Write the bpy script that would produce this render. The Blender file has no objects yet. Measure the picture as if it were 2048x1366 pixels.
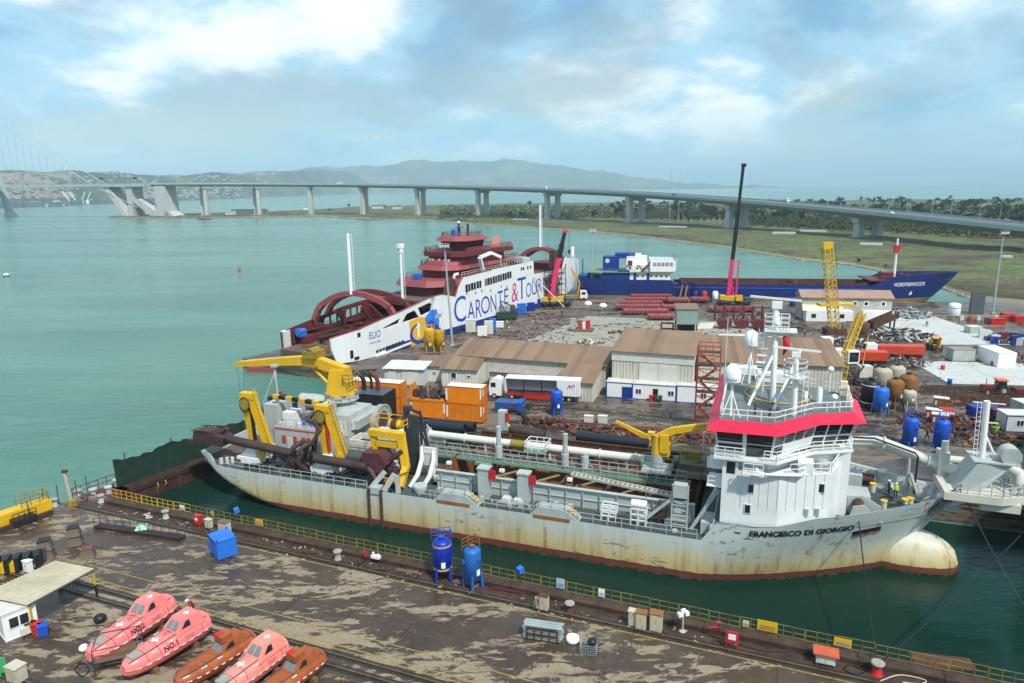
import bpy,math,random
from math import sin,cos,pi,radians,sqrt,atan2,hypot
from mathutils import Vector,Matrix
random.seed(7)
SC=bpy.context.scene
COL=SC.collection
# ------- camera
CAM_H,FOC,HORIZ,ROLL=40.0,1400.0,376.0,radians(0.7)
PITCH=math.atan((683-HORIZ)/FOC)
_F=Vector((0,cos(PITCH),-sin(PITCH)))
_R0,_U0=Vector((1,0,0)),Vector((0,sin(PITCH),cos(PITCH)))
_R=_R0*cos(ROLL)-_U0*sin(ROLL)
_U=_U0*cos(ROLL)+_R0*sin(ROLL)
cam_d=bpy.data.cameras.new('camera')
cam=bpy.data.objects.new('camera',cam_d);COL.objects.link(cam)
cam_d.sensor_width=36;cam_d.lens=36*FOC/2048
cam_d.clip_start=0.5;cam_d.clip_end=80000
cam.matrix_world=Matrix(((_R.x,_U.x,-_F.x,0),(_R.y,_U.y,-_F.y,0),(_R.z,_U.z,-_F.z,CAM_H),(0,0,0,1)))
SC.camera=cam
# ------- light
SUN_EL,SUN_AZ=radians(54),radians(-60)
sun_d=bpy.data.lights.new('sun','SUN');sun_d.energy=4.8;sun_d.angle=radians(3);sun_d.color=(1,0.95,0.87)
sun=bpy.data.objects.new('sun',sun_d);COL.objects.link(sun)
_s=Vector((cos(SUN_EL)*cos(SUN_AZ),cos(SUN_EL)*sin(SUN_AZ),sin(SUN_EL)))
sun.rotation_euler=_s.to_track_quat('Z','Y').to_euler();sun.location=_s*300
W=bpy.data.worlds.new('World');SC.world=W;W.use_nodes=True
nt=W.node_tree;N=nt.nodes;LK=nt.links;N.clear()
def nd(t,**k):
 n=N.new(t)
 for a,b in k.items():setattr(n,a,b)
 return n
def mth(op,a,b=None,c=None):
 n=nd('ShaderNodeMath',operation=op)
 for i,x in enumerate((a,b,c)):
  if x is None:continue
  if isinstance(x,(int,float)):n.inputs[i].default_value=x
  else:LK.new(x,n.inputs[i])
 return n.outputs[0]
SEED1,SEED2=11.3,3.3
sky=nd('ShaderNodeTexSky',sky_type='NISHITA',sun_disc=False,sun_elevation=SUN_EL,sun_rotation=pi/2-SUN_AZ,altitude=0,air_density=1.4,dust_density=0.2,ozone_density=4.0)
tc=nd('ShaderNodeTexCoord');sp=nd('ShaderNodeSeparateXYZ');LK.new(tc.outputs['Generated'],sp.inputs[0])
zz=mth('ADD',mth('MAXIMUM',sp.outputs[2],0.0),0.36)
cb=nd('ShaderNodeCombineXYZ')
LK.new(mth('DIVIDE',sp.outputs[0],zz),cb.inputs[0]);LK.new(mth('DIVIDE',sp.outputs[1],zz),cb.inputs[1])
def wnoise(scale,detail,rough,w,dist=0.0):
 n=nd('ShaderNodeTexNoise',noise_dimensions='4D')
 n.inputs['Scale'].default_value=scale;n.inputs['Detail'].default_value=detail
 n.inputs['Roughness'].default_value=rough;n.inputs['W'].default_value=w;n.inputs['Distortion'].default_value=dist
 LK.new(cb.outputs[0],n.inputs['Vector']);return n.outputs['Fac']
def ramp(fac,stops):
 r=nd('ShaderNodeValToRGB');LK.new(fac,r.inputs[0]);e=r.color_ramp.elements
 while len(e)>1:e.remove(e[0])
 e[0].position,e[0].color=stops[0][0],(*stops[0][1],1)
 for p,c in stops[1:]:
  q=e.new(p);q.color=(*c,1)
 r.color_ramp.interpolation='EASE'
 return r.outputs[0]
mask=ramp(wnoise(1.35,10,0.56,SEED1,0.25),[(0.40,(0.2,)*3),(0.56,(1,)*3)])
shade=ramp(wnoise(2.1,11,0.58,SEED2,0.25),[(0.33,(2.6,5.6,8.6)),(0.47,(5.0,8.2,10.4)),(0.61,(11.4,12.3,12.5))])
lowf=ramp(sp.outputs[2],[(0.0,(0.8,)*3),(0.13,(0.0,)*3)])
mx=nd('ShaderNodeMix',data_type='RGBA');LK.new(mask,mx.inputs['Factor']);LK.new(sky.outputs[0],mx.inputs['A']);LK.new(shade,mx.inputs['B'])
mx2=nd('ShaderNodeMix',data_type='RGBA');LK.new(lowf,mx2.inputs['Factor']);LK.new(mx.outputs['Result'],mx2.inputs['A']);mx2.inputs['B'].default_value=(5.0,8.4,10.3,1)
bg=nd('ShaderNodeBackground');bg.inputs['Strength'].default_value=0.1;LK.new(mx2.outputs['Result'],bg.inputs['Color'])
wo=nd('ShaderNodeOutputWorld');LK.new(bg.outputs[0],wo.inputs['Surface'])
vs=SC.view_settings
vs.view_transform='Standard';vs.look='None';vs.exposure=0.0;vs.gamma=1.0;vs.use_curve_mapping=False
SC.cycles.max_bounces=6;SC.cycles.diffuse_bounces=2;SC.cycles.glossy_bounces=2;SC.cycles.transparent_max_bounces=4
SC.cycles.volume_bounces=0;SC.cycles.caustics_reflective=False;SC.cycles.caustics_refractive=False
# ------- placing helpers
def ray(px,py):return _F*FOC+_R*(px-1024)+_U*(683-py)
def G(px,py,z=2.5):
 d=ray(px,py);return Vector((0,0,CAM_H))+d*((z-CAM_H)/d.z)
class Frame:
 def __init__(s,ox,oy,deg):
  s.o=Vector((ox,oy,0));s.a=radians(deg);s.d=Vector((cos(s.a),sin(s.a),0));s.n=Vector((-s.d.y,s.d.x,0))
 def w(s,x,y,z=0):return s.o+s.d*x+s.n*y+Vector((0,0,z))
 def l(s,p):q=p-s.o;return Vector((q.dot(s.d),q.dot(s.n),p.z))
SF=Frame(-3.81,85.15,-20)
FF=Frame(-24,168.3,58)
NF=Frame(24,250,-9.2)
QF=Frame(-50.2,81.4,-22)
YA=radians(-17)
QZ=2.5
# ------- materials
MATS={}
def pm(name,col,rough=0.6,metal=0.0,var=0.18,rust=0.0,rcol=(0.13,0.055,0.025),sc=0.6,st=0.35,bump=0.0,spec=0.4,wet=0.0):
 if name in MATS:return MATS[name]
 m=bpy.data.materials.new(name);m.use_nodes=True;t=m.node_tree;b=t.nodes['Principled BSDF']
 b.inputs['Roughness'].default_value=rough;b.inputs['Metallic'].default_value=metal;b.inputs['Specular IOR Level'].default_value=spec
 co=t.nodes.new('ShaderNodeTexCoord')
 n1=t.nodes.new('ShaderNodeTexNoise');n1.inputs['Scale'].default_value=sc;n1.inputs['Detail'].default_value=8;n1.inputs['Roughness'].default_value=0.65
 t.links.new(co.outputs['Object'],n1.inputs['Vector'])
 r1=t.nodes.new('ShaderNodeValToRGB');e=r1.color_ramp.elements
 e[0].position=0.3;e[1].position=0.7
 e[0].color=(*[c*(1-var)for c in col],1);e[1].color=(*[min(1,c*(1+var))for c in col],1)
 t.links.new(n1.outputs['Fac'],r1.inputs[0]);out=r1.outputs[0]
 if rust>0:
  mp=t.nodes.new('ShaderNodeMapping');mp.inputs['Scale'].default_value=(1,1,st);t.links.new(co.outputs['Object'],mp.inputs['Vector'])
  n2=t.nodes.new('ShaderNodeTexNoise');n2.inputs['Scale'].default_value=sc*1.7;n2.inputs['Detail'].default_value=10;n2.inputs['Roughness'].default_value=0.7
  t.links.new(mp.outputs[0],n2.inputs['Vector'])
  r2=t.nodes.new('ShaderNodeValToRGB');c=0.70-0.32*rust;r2.color_ramp.elements[0].position=c;r2.color_ramp.elements[1].position=c+0.13
  t.links.new(n2.outputs['Fac'],r2.inputs[0])
  x=t.nodes.new('ShaderNodeMix');x.data_type='RGBA';t.links.new(r2.outputs[0],x.inputs['Factor']);t.links.new(out,x.inputs['A']);x.inputs['B'].default_value=(*rcol,1)
  out=x.outputs['Result']
 t.links.new(out,b.inputs['Base Color'])
 if bump:
  bp=t.nodes.new('ShaderNodeBump');bp.inputs['Strength'].default_value=bump;bp.inputs['Distance'].default_value=0.05
  n3=t.nodes.new('ShaderNodeTexNoise');n3.inputs['Scale'].default_value=sc*12;n3.inputs['Detail'].default_value=6;t.links.new(co.outputs['Object'],n3.inputs['Vector'])
  t.links.new(n3.outputs['Fac'],bp.inputs['Height']);t.links.new(bp.outputs[0],b.inputs['Normal'])
 MATS[name]=m;return m
WHITE=pm('white_paint',(0.78,0.79,0.78),0.45,var=0.06,rust=0.10,rcol=(0.45,0.33,0.2))
OFFW=pm('offwhite_panel',(0.6,0.6,0.55),0.55,var=0.12,rust=0.28,rcol=(0.3,0.25,0.18),st=.15)
CLEANW=pm('clean_white',(0.8,0.81,0.8),0.4,var=0.04)
GREYP=pm('light_grey_paint',(0.4,0.44,0.43),0.5,var=0.15,rust=0.32,rcol=(0.19,0.13,0.08),st=.2)
DGREY=pm('dark_grey_metal',(0.07,0.075,0.08),0.5,var=0.25,rust=0.2)
BLACK=pm('black_steel',(0.012,0.014,0.018),0.45,var=0.4)
RUBBER=pm('tyre_rubber',(0.018,0.018,0.018),0.8,var=0.3)
GLASS=pm('dark_glass',(0.012,0.02,0.024),0.06,var=0.2,spec=0.8)
YELL=pm('yellow_paint',(0.68,0.40,0.012),0.45,var=0.12,rust=0.12,rcol=(0.22,0.12,0.02))
OYELL=pm('old_yellow',(0.27,0.2,0.025),0.6,var=0.3,rust=0.45)
ORNG=pm('orange_container_paint',(0.74,0.22,0.006),0.5,var=0.12,rust=0.1,rcol=(0.3,0.09,0.02))
RED=pm('red_paint',(0.5,0.02,0.02),0.5,var=0.15,rust=0.1)
PINKR=pm('signal_red_paint',(0.72,0.012,0.05),0.45,var=0.06)
CRANER=pm('crane_magenta_red',(0.72,0.03,0.12),0.45,var=0.1)
MAROON=pm('maroon_primer',(0.125,0.02,0.024),0.6,var=0.25,rust=0.25,rcol=(0.08,0.02,0.02))
MAROONL=pm('maroon_primer_light',(0.27,0.06,0.065),0.6,var=0.2,rust=0.15,rcol=(0.12,0.03,0.03))
RUST=pm('rusty_steel',(0.085,0.038,0.021),0.75,var=0.5,rust=0.45,rcol=(0.05,0.026,0.018),bump=0.3)
RUSTO=pm('orange_rust',(0.26,0.105,0.03),0.8,var=0.45,rust=0.4,rcol=(0.07,0.03,0.02))
PIPEB=pm('dark_brown_pipe',(0.05,0.028,0.024),0.55,var=0.4,rust=0.35,rcol=(0.02,0.02,0.025))
BLUE=pm('blue_paint',(0.012,0.09,0.5),0.45,var=0.15,rust=0.12,rcol=(0.03,0.05,0.12))
BLUEL=pm('bright_blue_paint',(0.02,0.16,0.62),0.45,var=0.15,rust=0.12,rcol=(0.03,0.05,0.15))
NAVY=pm('navy_paint',(0.008,0.035,0.23),0.45,var=0.2,rust=0.14,rcol=(0.01,0.02,0.06))
GREEND=pm('dark_green_net',(0.008,0.03,0.02),0.9,var=0.45,sc=0.8,bump=0.3)
GREENW=pm('walkway_green',(0.17,0.27,0.19),0.65,var=0.2,rust=0.3)
DECKG=pm('deck_grey_green',(0.055,0.075,0.075),0.55,var=0.25,rust=0.25,rcol=(0.06,0.06,0.055),sc=0.35)
ROOFT=pm('tan_sheet_roof',(0.225,0.145,0.09),0.7,var=0.12,rust=0.2,rcol=(0.2,0.12,0.08),sc=0.2)
WALLC=pm('cream_sheet_wall',(0.5,0.48,0.4),0.65,var=0.1,rust=0.36,rcol=(0.3,0.26,0.19),sc=0.5,st=.12)
CONC=pm('concrete',(0.31,0.30,0.26),0.85,var=0.2,rust=0.25,rcol=(0.14,0.13,0.11),bump=0.2)
CONCL=pm('pale_concrete',(0.5,0.52,0.5),0.8,var=0.1,rust=0.15,rcol=(0.3,0.32,0.3))
WOOD=pm('weathered_wood',(0.16,0.095,0.05),0.85,var=0.35,rust=0.3)
PINK=pm('faded_pink_orange',(0.8,0.2,0.19),0.55,var=0.14,rust=0.2,rcol=(0.5,0.075,0.05),sc=.45,st=1.6)
LBOR=pm('old_orange_fibreglass',(0.33,0.085,0.025),0.6,var=0.22,rust=0.3,rcol=(0.16,0.04,0.015))
HIVIS=pm('hivis_vest',(0.55,0.8,0.03),0.7,var=0.05)
SKIN=pm('skin',(0.45,0.25,0.17),0.6,var=0.05)
CLOTHD=pm('dark_workwear',(0.02,0.025,0.04),0.8,var=0.2)
CLOTHM=pm('maroon_workwear',(0.22,0.01,0.03),0.8,var=0.15)
ALU=pm('galvanised_metal',(0.45,0.52,0.5),0.4,metal=0.5,var=0.2)
LIME=pm('lime_paint',(0.35,0.55,0.06),0.5)
TANR=pm('pale_sand_sheet',(0.62,0.58,0.45),0.6,var=0.12)
# ------- mesh builder
class MB:
 def __init__(s):s.v=[];s.f=[];s.sm=[]
 def add(s,vs,fs,smooth=False):
  o=len(s.v);s.v+=[tuple(p)for p in vs]
  for f in fs:s.f.append(tuple(i+o for i in f));s.sm.append(smooth)
  return s
 def bx(s,x0,x1,y0,y1,z0,z1):
  return s.add([(x0,y0,z0),(x1,y0,z0),(x1,y1,z0),(x0,y1,z0),(x0,y0,z1),(x1,y0,z1),(x1,y1,z1),(x0,y1,z1)],[(3,2,1,0),(4,5,6,7),(0,1,5,4),(1,2,6,5),(2,3,7,6),(3,0,4,7)])
 def beam(s,p,q,w,h=None,up=(0,0,1)):
  p,q=Vector(p),Vector(q);h=h or w;d=(q-p)
  if d.length<1e-6:return s
  d.normalize();u=Vector(up)
  if abs(d.dot(u))>0.98:u=Vector((1,0,0))
  a=d.cross(u).normalized();b=a.cross(d);a*=w/2;b*=h/2
  return s.add([p-a-b,p+a-b,p+a+b,p-a+b,q-a-b,q+a-b,q+a+b,q-a+b],[(0,1,2,3),(7,6,5,4),(1,0,4,5),(2,1,5,6),(3,2,6,7),(0,3,7,4)])
 def tube(s,p,q,r,n=8,r2=None,cap=True):
  p,q=Vector(p),Vector(q);r2=r if r2 is None else r2;d=(q-p)
  if d.length<1e-6:return s
  d.normalize();u=Vector((0,0,1))if abs(d.z)<0.9 else Vector((1,0,0));a=d.cross(u).normalized();b=d.cross(a)
  vs=[p+(a*cos(2*pi*i/n)+b*sin(2*pi*i/n))*r for i in range(n)]+[q+(a*cos(2*pi*i/n)+b*sin(2*pi*i/n))*r2 for i in range(n)]
  s.add(vs,[(i,(i+1)%n,n+(i+1)%n,n+i)for i in range(n)],True)
  if cap:s.add(vs,[tuple(range(n-1,-1,-1)),tuple(range(n,2*n))])
  return s
 def pipe(s,pts,r,n=8):
  pts=[Vector(p)for p in pts]
  rings=[]
  for i,p in enumerate(pts):
   d=(pts[min(i+1,len(pts)-1)]-pts[max(i-1,0)]).normalized()
   u=Vector((0,0,1))if abs(d.z)<0.95 else Vector((1,0,0));a=d.cross(u).normalized();b=d.cross(a)
   rr=r[i]if isinstance(r,(list,tuple))else r
   rings.append([p+(a*cos(2*pi*k/n)+b*sin(2*pi*k/n))*rr for k in range(n)])
  vs=[q for g in rings for q in g]
  s.add(vs,[(i*n+k,i*n+(k+1)%n,(i+1)*n+(k+1)%n,(i+1)*n+k)for i in range(len(pts)-1)for k in range(n)],True)
  m=len(vs);return s.add(vs,[tuple(range(n-1,-1,-1)),tuple(range(m-n,m))])
 def lathe(s,prof,n=16,c=(0,0,0)):
  vs=[(c[0]+r*cos(2*pi*k/n),c[1]+r*sin(2*pi*k/n),c[2]+z)for r,z in prof for k in range(n)]
  s.add(vs,[(i*n+k,i*n+(k+1)%n,(i+1)*n+(k+1)%n,(i+1)*n+k)for i in range(len(prof)-1)for k in range(n)],True)
  m=len(vs);return s.add(vs,[tuple(range(n-1,-1,-1)),tuple(range(m-n,m))])
 def prism(s,poly,z0,z1):
  n=len(poly);vs=[(x,y,z0)for x,y in poly]+[(x,y,z1)for x,y in poly]
  return s.add(vs,[tuple(range(n-1,-1,-1)),tuple(range(n,2*n))]+[(i,(i+1)%n,n+(i+1)%n,n+i)for i in range(n)])
 def frust(s,poly0,z0,poly1,z1):
  n=len(poly0);vs=[(x,y,z0)for x,y in poly0]+[(x,y,z1)for x,y in poly1]
  return s.add(vs,[tuple(range(n-1,-1,-1)),tuple(range(n,2*n))]+[(i,(i+1)%n,n+(i+1)%n,n+i)for i in range(n)])
 def sprism(s,poly,y0,y1):
  n=len(poly);vs=[(x,y0,z)for x,z in poly]+[(x,y1,z)for x,z in poly]
  return s.add(vs,[tuple(range(n)),tuple(range(2*n-1,n-1,-1))]+[((i+1)%n,i,n+i,n+(i+1)%n)for i in range(n)])
 def grid(s,P,smooth=True):
  a,b=len(P),len(P[0])
  return s.add([q for r in P for q in r],[(i*b+j,i*b+j+1,(i+1)*b+j+1,(i+1)*b+j)for i in range(a-1)for j in range(b-1)],smooth)
 def ball(s,c,r,n=12,m=8,sz=1.0,lo=-90):
  a0=radians(lo);prof=[(r*cos(a0+(pi/2-a0)*i/m)+1e-4,r*sz*sin(a0+(pi/2-a0)*i/m))for i in range(m+1)]
  return s.lathe(prof,n,c)
 def rail(s,pts,h=1.0,r=0.03,step=1.6,bars=2,post=0.035):
  pts=[Vector(p)for p in pts]
  for a,b in zip(pts,pts[1:]):
   L=(b-a).length;k=max(1,int(L/step+0.5))
   for i in range(k+1):
    p=a.lerp(b,i/k);s.beam(p,p+Vector((0,0,h)),post*2)
   for j in range(bars):
    z=Vector((0,0,h*(j+1)/bars));s.beam(a+z,b+z,r*2)
  return s
 def xf(s,M):s.v=[tuple(M@Vector(p))for p in s.v];return s
 def mesh(s,name,mat):
  me=bpy.data.meshes.new(name);me.from_pydata(s.v,[],s.f);me.polygons.foreach_set('use_smooth',s.sm)
  for m in(mat if isinstance(mat,(list,tuple))else[mat]):me.materials.append(m)
  me.update();return me
 def build(s,name,mat,parent=None,loc=None,rz=0):
  o=bpy.data.objects.new(name,s.mesh(name,mat));COL.objects.link(o);o.parent=parent
  if loc is not None:o.location=loc
  o.rotation_euler.z=rz;return o
def tag(o,label,cat,group=None):
 o['label']=label;o['category']=cat
 if group:o['group']=group
 return o
def thing(name,label,cat,loc=(0,0,0),rz=0,group=None):
 o=bpy.data.objects.new(name,None);COL.objects.link(o);o.empty_display_size=0.5;o.location=loc;o.rotation_euler.z=rz
 return tag(o,label,cat,group)
def struct(o,kind='structure'):o['kind']=kind;return o
def copy_tree(o,parent=None,loc=None,rz=None):
 c=o.copy();COL.objects.link(c)
 if parent is not None:c.parent=parent
 if loc is not None:c.location=loc
 if rz is not None:c.rotation_euler.z=rz
 for ch in list(KIDS(o)):copy_tree(ch,c)
 return c
def KIDS(o):return[x for x in o.children]
def inst(name,me,parent,loc,rz=0,sc=None):
 o=bpy.data.objects.new(name,me);COL.objects.link(o);o.parent=parent;o.location=loc;o.rotation_euler.z=rz
 if sc:o.scale=sc
 return o
_txtc={}
def text_mesh(s,size=1.0,bold=0.0,sx=1.0,align='CENTER',shear=0.0):
 cu=bpy.data.curves.new('lettering','FONT');cu.body=s;cu.size=size;cu.align_x=align;cu.align_y='CENTER';cu.offset=bold;cu.shear=shear;cu.resolution_u=3
 o=bpy.data.objects.new('lettering',cu);COL.objects.link(o)
 dg=bpy.context.evaluated_depsgraph_get();me=bpy.data.meshes.new_from_object(o.evaluated_get(dg))
 COL.objects.unlink(o);bpy.data.objects.remove(o);bpy.data.curves.remove(cu)
 vs=[(v.co.x*sx,v.co.y)for v in me.vertices];fs=[tuple(p.vertices)for p in me.polygons];bpy.data.meshes.remove(me)
 return vs,fs
def lettering(s,size,mat,parent,fn,name='lettering',**k):
 vs,fs=text_mesh(s,size,**k);b=MB();b.add([fn(x,y)for x,y in vs],fs)
 o=b.build(name,mat,parent);o['label']='painted lettering reading '+s;return o
INK=pm('black_lettering',(0.012,0.012,0.015),0.5,var=0.1)
# ======= SETTING
def nodemat(name):
 m=bpy.data.materials.new(name);m.use_nodes=True;t=m.node_tree
 def new(k,**kw):
  n=t.nodes.new(k)
  for a,b in kw.items():setattr(n,a,b)
  return n
 def noise(vec,scale,detail=6,rough=0.6,dist=0.0):
  n=new('ShaderNodeTexNoise');n.inputs['Scale'].default_value=scale;n.inputs['Detail'].default_value=detail;n.inputs['Roughness'].default_value=rough;n.inputs['Distortion'].default_value=dist
  t.links.new(vec,n.inputs['Vector']);return n.outputs['Fac']
 def rampc(fac,stops,mode='LINEAR'):
  r=new('ShaderNodeValToRGB');t.links.new(fac,r.inputs[0]);e=r.color_ramp.elements;r.color_ramp.interpolation=mode
  while len(e)>1:e.remove(e[0])
  e[0].position=stops[0][0];e[0].color=(*stops[0][1],1)
  for p,c in stops[1:]:e.new(p).color=(*c,1)
  return r.outputs[0]
 def mix(f,a,b,blend='MIX'):
  x=new('ShaderNodeMix',data_type='RGBA',blend_type=blend)
  for v,s in((f,'Factor'),(a,'A'),(b,'B')):
   if isinstance(v,(int,float)):x.inputs[s].default_value=v
   elif isinstance(v,tuple):x.inputs[s].default_value=(*v,1)
   else:t.links.new(v,x.inputs[s])
  return x.outputs['Result']
 def mapping(vec,sc=(1,1,1),rot=(0,0,0),loc=(0,0,0)):
  p=new('ShaderNodeMapping');p.inputs['Scale'].default_value=sc;p.inputs['Rotation'].default_value=rot;p.inputs['Location'].default_value=loc;t.links.new(vec,p.inputs['Vector']);return p.outputs[0]
 def bump(h,strength,dist=0.1):
  b=new('ShaderNodeBump');b.inputs['Strength'].default_value=strength;b.inputs['Distance'].default_value=dist;t.links.new(h,b.inputs['Height']);t.links.new(b.outputs[0],bs.inputs['Normal'])
 bs=t.nodes['Principled BSDF'];pos=new('ShaderNodeNewGeometry').outputs['Position'];obj=new('ShaderNodeTexCoord').outputs['Object']
 return m,t,bs,pos,obj,noise,rampc,mix,mapping,bump
def link(t,a,b):t.links.new(a,b)
def water_mat(name,c0,c1,wave,rough,spec=.5):
 m,t,bs,pos,obj,noise,rampc,mix,mapping,bump=nodemat(name)
 big=noise(mapping(pos,(0.004,0.016,1),(0,0,0.25)),1.0,8,0.62,0.9)
 link(t,rampc(big,[(0.3,c0),(0.7,c1)]),bs.inputs['Base Color'])
 rf=rampc(noise(mapping(pos,(.006,.02,1),(0,0,-.2),(300,90,0)),1.0,6,.6,.8),[(.38,(rough*.55,)*3),(.6,(rough*1.9,)*3)]);link(t,rf,bs.inputs['Roughness']);bs.inputs['IOR'].default_value=1.33;bs.inputs['Specular IOR Level'].default_value=spec
 h=noise(mapping(pos,(0.35,1.0,1),(0,0,0.35)),0.55,5,0.62,0.4)
 bump(h,wave,0.6);return m
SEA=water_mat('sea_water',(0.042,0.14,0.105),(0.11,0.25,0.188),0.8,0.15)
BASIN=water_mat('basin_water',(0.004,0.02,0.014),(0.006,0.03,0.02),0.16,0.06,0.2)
R=32000
struct(MB().add([(-R,-R,0),(R,-R,0),(R,R,0),(-R,R,0)],[(0,1,2,3)]).build('sea',SEA))
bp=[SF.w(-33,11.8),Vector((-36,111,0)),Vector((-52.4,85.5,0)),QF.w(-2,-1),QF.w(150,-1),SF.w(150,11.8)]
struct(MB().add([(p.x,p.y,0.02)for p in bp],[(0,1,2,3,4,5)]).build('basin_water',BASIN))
# ---- near quay: wet concrete
def ground_mat(name,dry,wet,stain,thr,ang,sx,sy):
 m,t,bs,pos,obj,noise,rampc,mix,mapping,bump=nodemat(name)
 v=mapping(pos,(sx,sy,1),(0,0,ang))
 na=t.nodes.new('ShaderNodeMath');na.operation='MULTIPLY_ADD';link(t,noise(v,4.5,8,0.7,0.8),na.inputs[0]);na.inputs[1].default_value=0.55;nb=t.nodes.new('ShaderNodeMath');nb.operation='MULTIPLY_ADD';link(t,noise(v,1.0,9,0.66,0.6),nb.inputs[0]);nb.inputs[1].default_value=0.6;nb.inputs[2].default_value=-0.075;link(t,nb.outputs[0],na.inputs[2]);n1=na.outputs[0];wetf=rampc(n1,[(thr-0.012,(1,1,1)),(thr+0.012,(0,0,0))])
 fine=noise(pos,2.2,8,0.7)
 dryc=mix(rampc(fine,[(0.3,(0,0,0)),(0.75,(1,1,1))]),tuple(c*0.72 for c in dry),tuple(min(1,c*1.18)for c in dry))
 st=rampc(noise(mapping(pos,(1,1,1),(0,0,0),(37,11,0)),0.16,6,0.6,0.8),[(0.56,(0,0,0)),(0.70,(0.75,0.75,0.75))])
 dryc=mix(st,dryc,stain)
 spots=rampc(noise(pos,0.9,7,0.75),[(0.63,(0,0,0)),(0.69,(0.85,0.85,0.85))])
 dryc=mix(spots,dryc,tuple(c*0.4 for c in dry))
 wetc=mix(rampc(noise(pos,0.5,7,0.65),[(0.3,(0,0,0)),(0.72,(1,1,1))]),wet,tuple(c*2.1 for c in wet))
 trk=rampc(noise(mapping(pos,(.05,1.6,1),(0,0,radians(22))),1.0,5,.6),[(.57,(0,0,0)),(.66,(.35,.35,.35))]);dryc=mix(trk,dryc,tuple(c*.5 for c in dry));spk=rampc(noise(pos,5.5,4,.6),[(.66,(0,0,0)),(.7,(.8,.8,.8))]);dryc=mix(spk,dryc,(.05,.045,.04));bl2=rampc(noise(mapping(pos,(1,1,1),(0,0,0),(91,5,0)),.3,5,.6,.5),[(.69,(0,0,0)),(.72,(.8,.8,.8))]);dryc=mix(bl2,dryc,(.035,.06,.12));wetc=mix(st,wetc,tuple(c*0.35 for c in stain))
 link(t,mix(wetf,dryc,wetc),bs.inputs['Base Color'])
 pud=rampc(noise(pos,0.12,4,0.5),[(0.42,(0.42,)*3),(0.6,(0.2,)*3)])
 link(t,mix(wetf,(0.85,)*3,pud),bs.inputs['Roughness'])
 bump(fine,0.12,0.03);return m
NEARG=ground_mat('wet_stained_concrete',(0.28,0.225,0.15),(0.042,0.028,0.017),(0.17,0.085,0.075),0.526,radians(-34),0.09,0.26)
YARDG=ground_mat('yard_ground',(0.18,0.14,0.1),(0.034,0.027,0.022),(0.075,0.04,0.026),0.51,radians(17),0.045,0.16)
SLABP=ground_mat('pale_yard_slab',(0.33,0.32,0.26),(0.1,0.095,0.08),(0.22,0.2,0.15),0.43,radians(17),0.06,0.16)
nq=[QF.w(-4.2,0.4),QF.w(-9.5,-9),QF.w(-13,-19),QF.w(-22,-75),QF.w(140,-75),QF.w(140,0.4)]
QUAY=struct(MB().prism([(p.x,p.y)for p in nq][::-1],-4,QZ).build('near_quay',NEARG))
sl=MB().bx(-2.965,2.965,-2.965,2.965,0,0.05).mesh('concrete_slab',NEARG)
for i in range(-2,22):
 for j in range(8):
  if j==0 and i<-1 or(i<-1 and j<2):continue
  inst('concrete_slab',sl,QUAY,QF.w(i*6+3,-6.2-j*6.0,QZ-0.012+random.uniform(-0.008,0.008)),QF.a)
GZ=QZ+0.04
def strip(name,mat,y0,y1,z,x0=-4,x1=130,parent=None,fr=QF,zb=None):
 a,b,c_,d=fr.w(x0,y0),fr.w(x1,y0),fr.w(x1,y1),fr.w(x0,y1)
 return MB().prism([(p.x,p.y)for p in(a,b,c_,d)],zb if zb is not None else z-0.03,z).build(name,mat,parent)
GUT=pm('dark_gutter',(0.03,0.024,0.018),0.35,var=0.5,sc=1.5)
RAILM=pm('worn_rail_steel',(0.16,0.10,0.05),0.4,metal=0.3,var=0.4,rust=0.4,sc=1.0)
LINEY=pm('worn_yellow_line',(0.33,0.24,0.04),0.8,var=0.4,rust=0.75,rcol=(0.16,0.13,0.09),sc=2.0)
for yy,ss in((-2.9,1),(-15.0,1),(-16.3,1),(-26.5,1)):
 struct(strip('rail_gutter',GUT,yy-0.42,yy+0.42,GZ+0.012))
 struct(strip('crane_rail',RAILM,yy-0.07,yy+0.07,GZ+0.1))
for yy in(-3.55,-13.9,-14.35,-12.2):
 struct(strip('yellow_line',LINEY,yy-0.06,yy+0.06,GZ+0.014,x0=0))
KERB=pm('rusted_quay_kerb',(0.06,0.034,0.022),0.55,var=0.55,rust=0.5,rcol=(0.022,0.016,0.013),sc=0.9,bump=.4)
for i in range(22):
 struct(MB().prism([(p.x,p.y)for p in(QF.w(i*6+.02,-1.15),QF.w(i*6+5.98,-1.15),QF.w(i*6+5.98,0.2),QF.w(i*6+.02,0.2))],QZ,QZ+0.42+random.uniform(-.04,.04)).build('quay_kerb',KERB))
struct(strip('edge_walkway',KERB,-2.4,-1.17,QZ+0.035,x0=-3))
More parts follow.
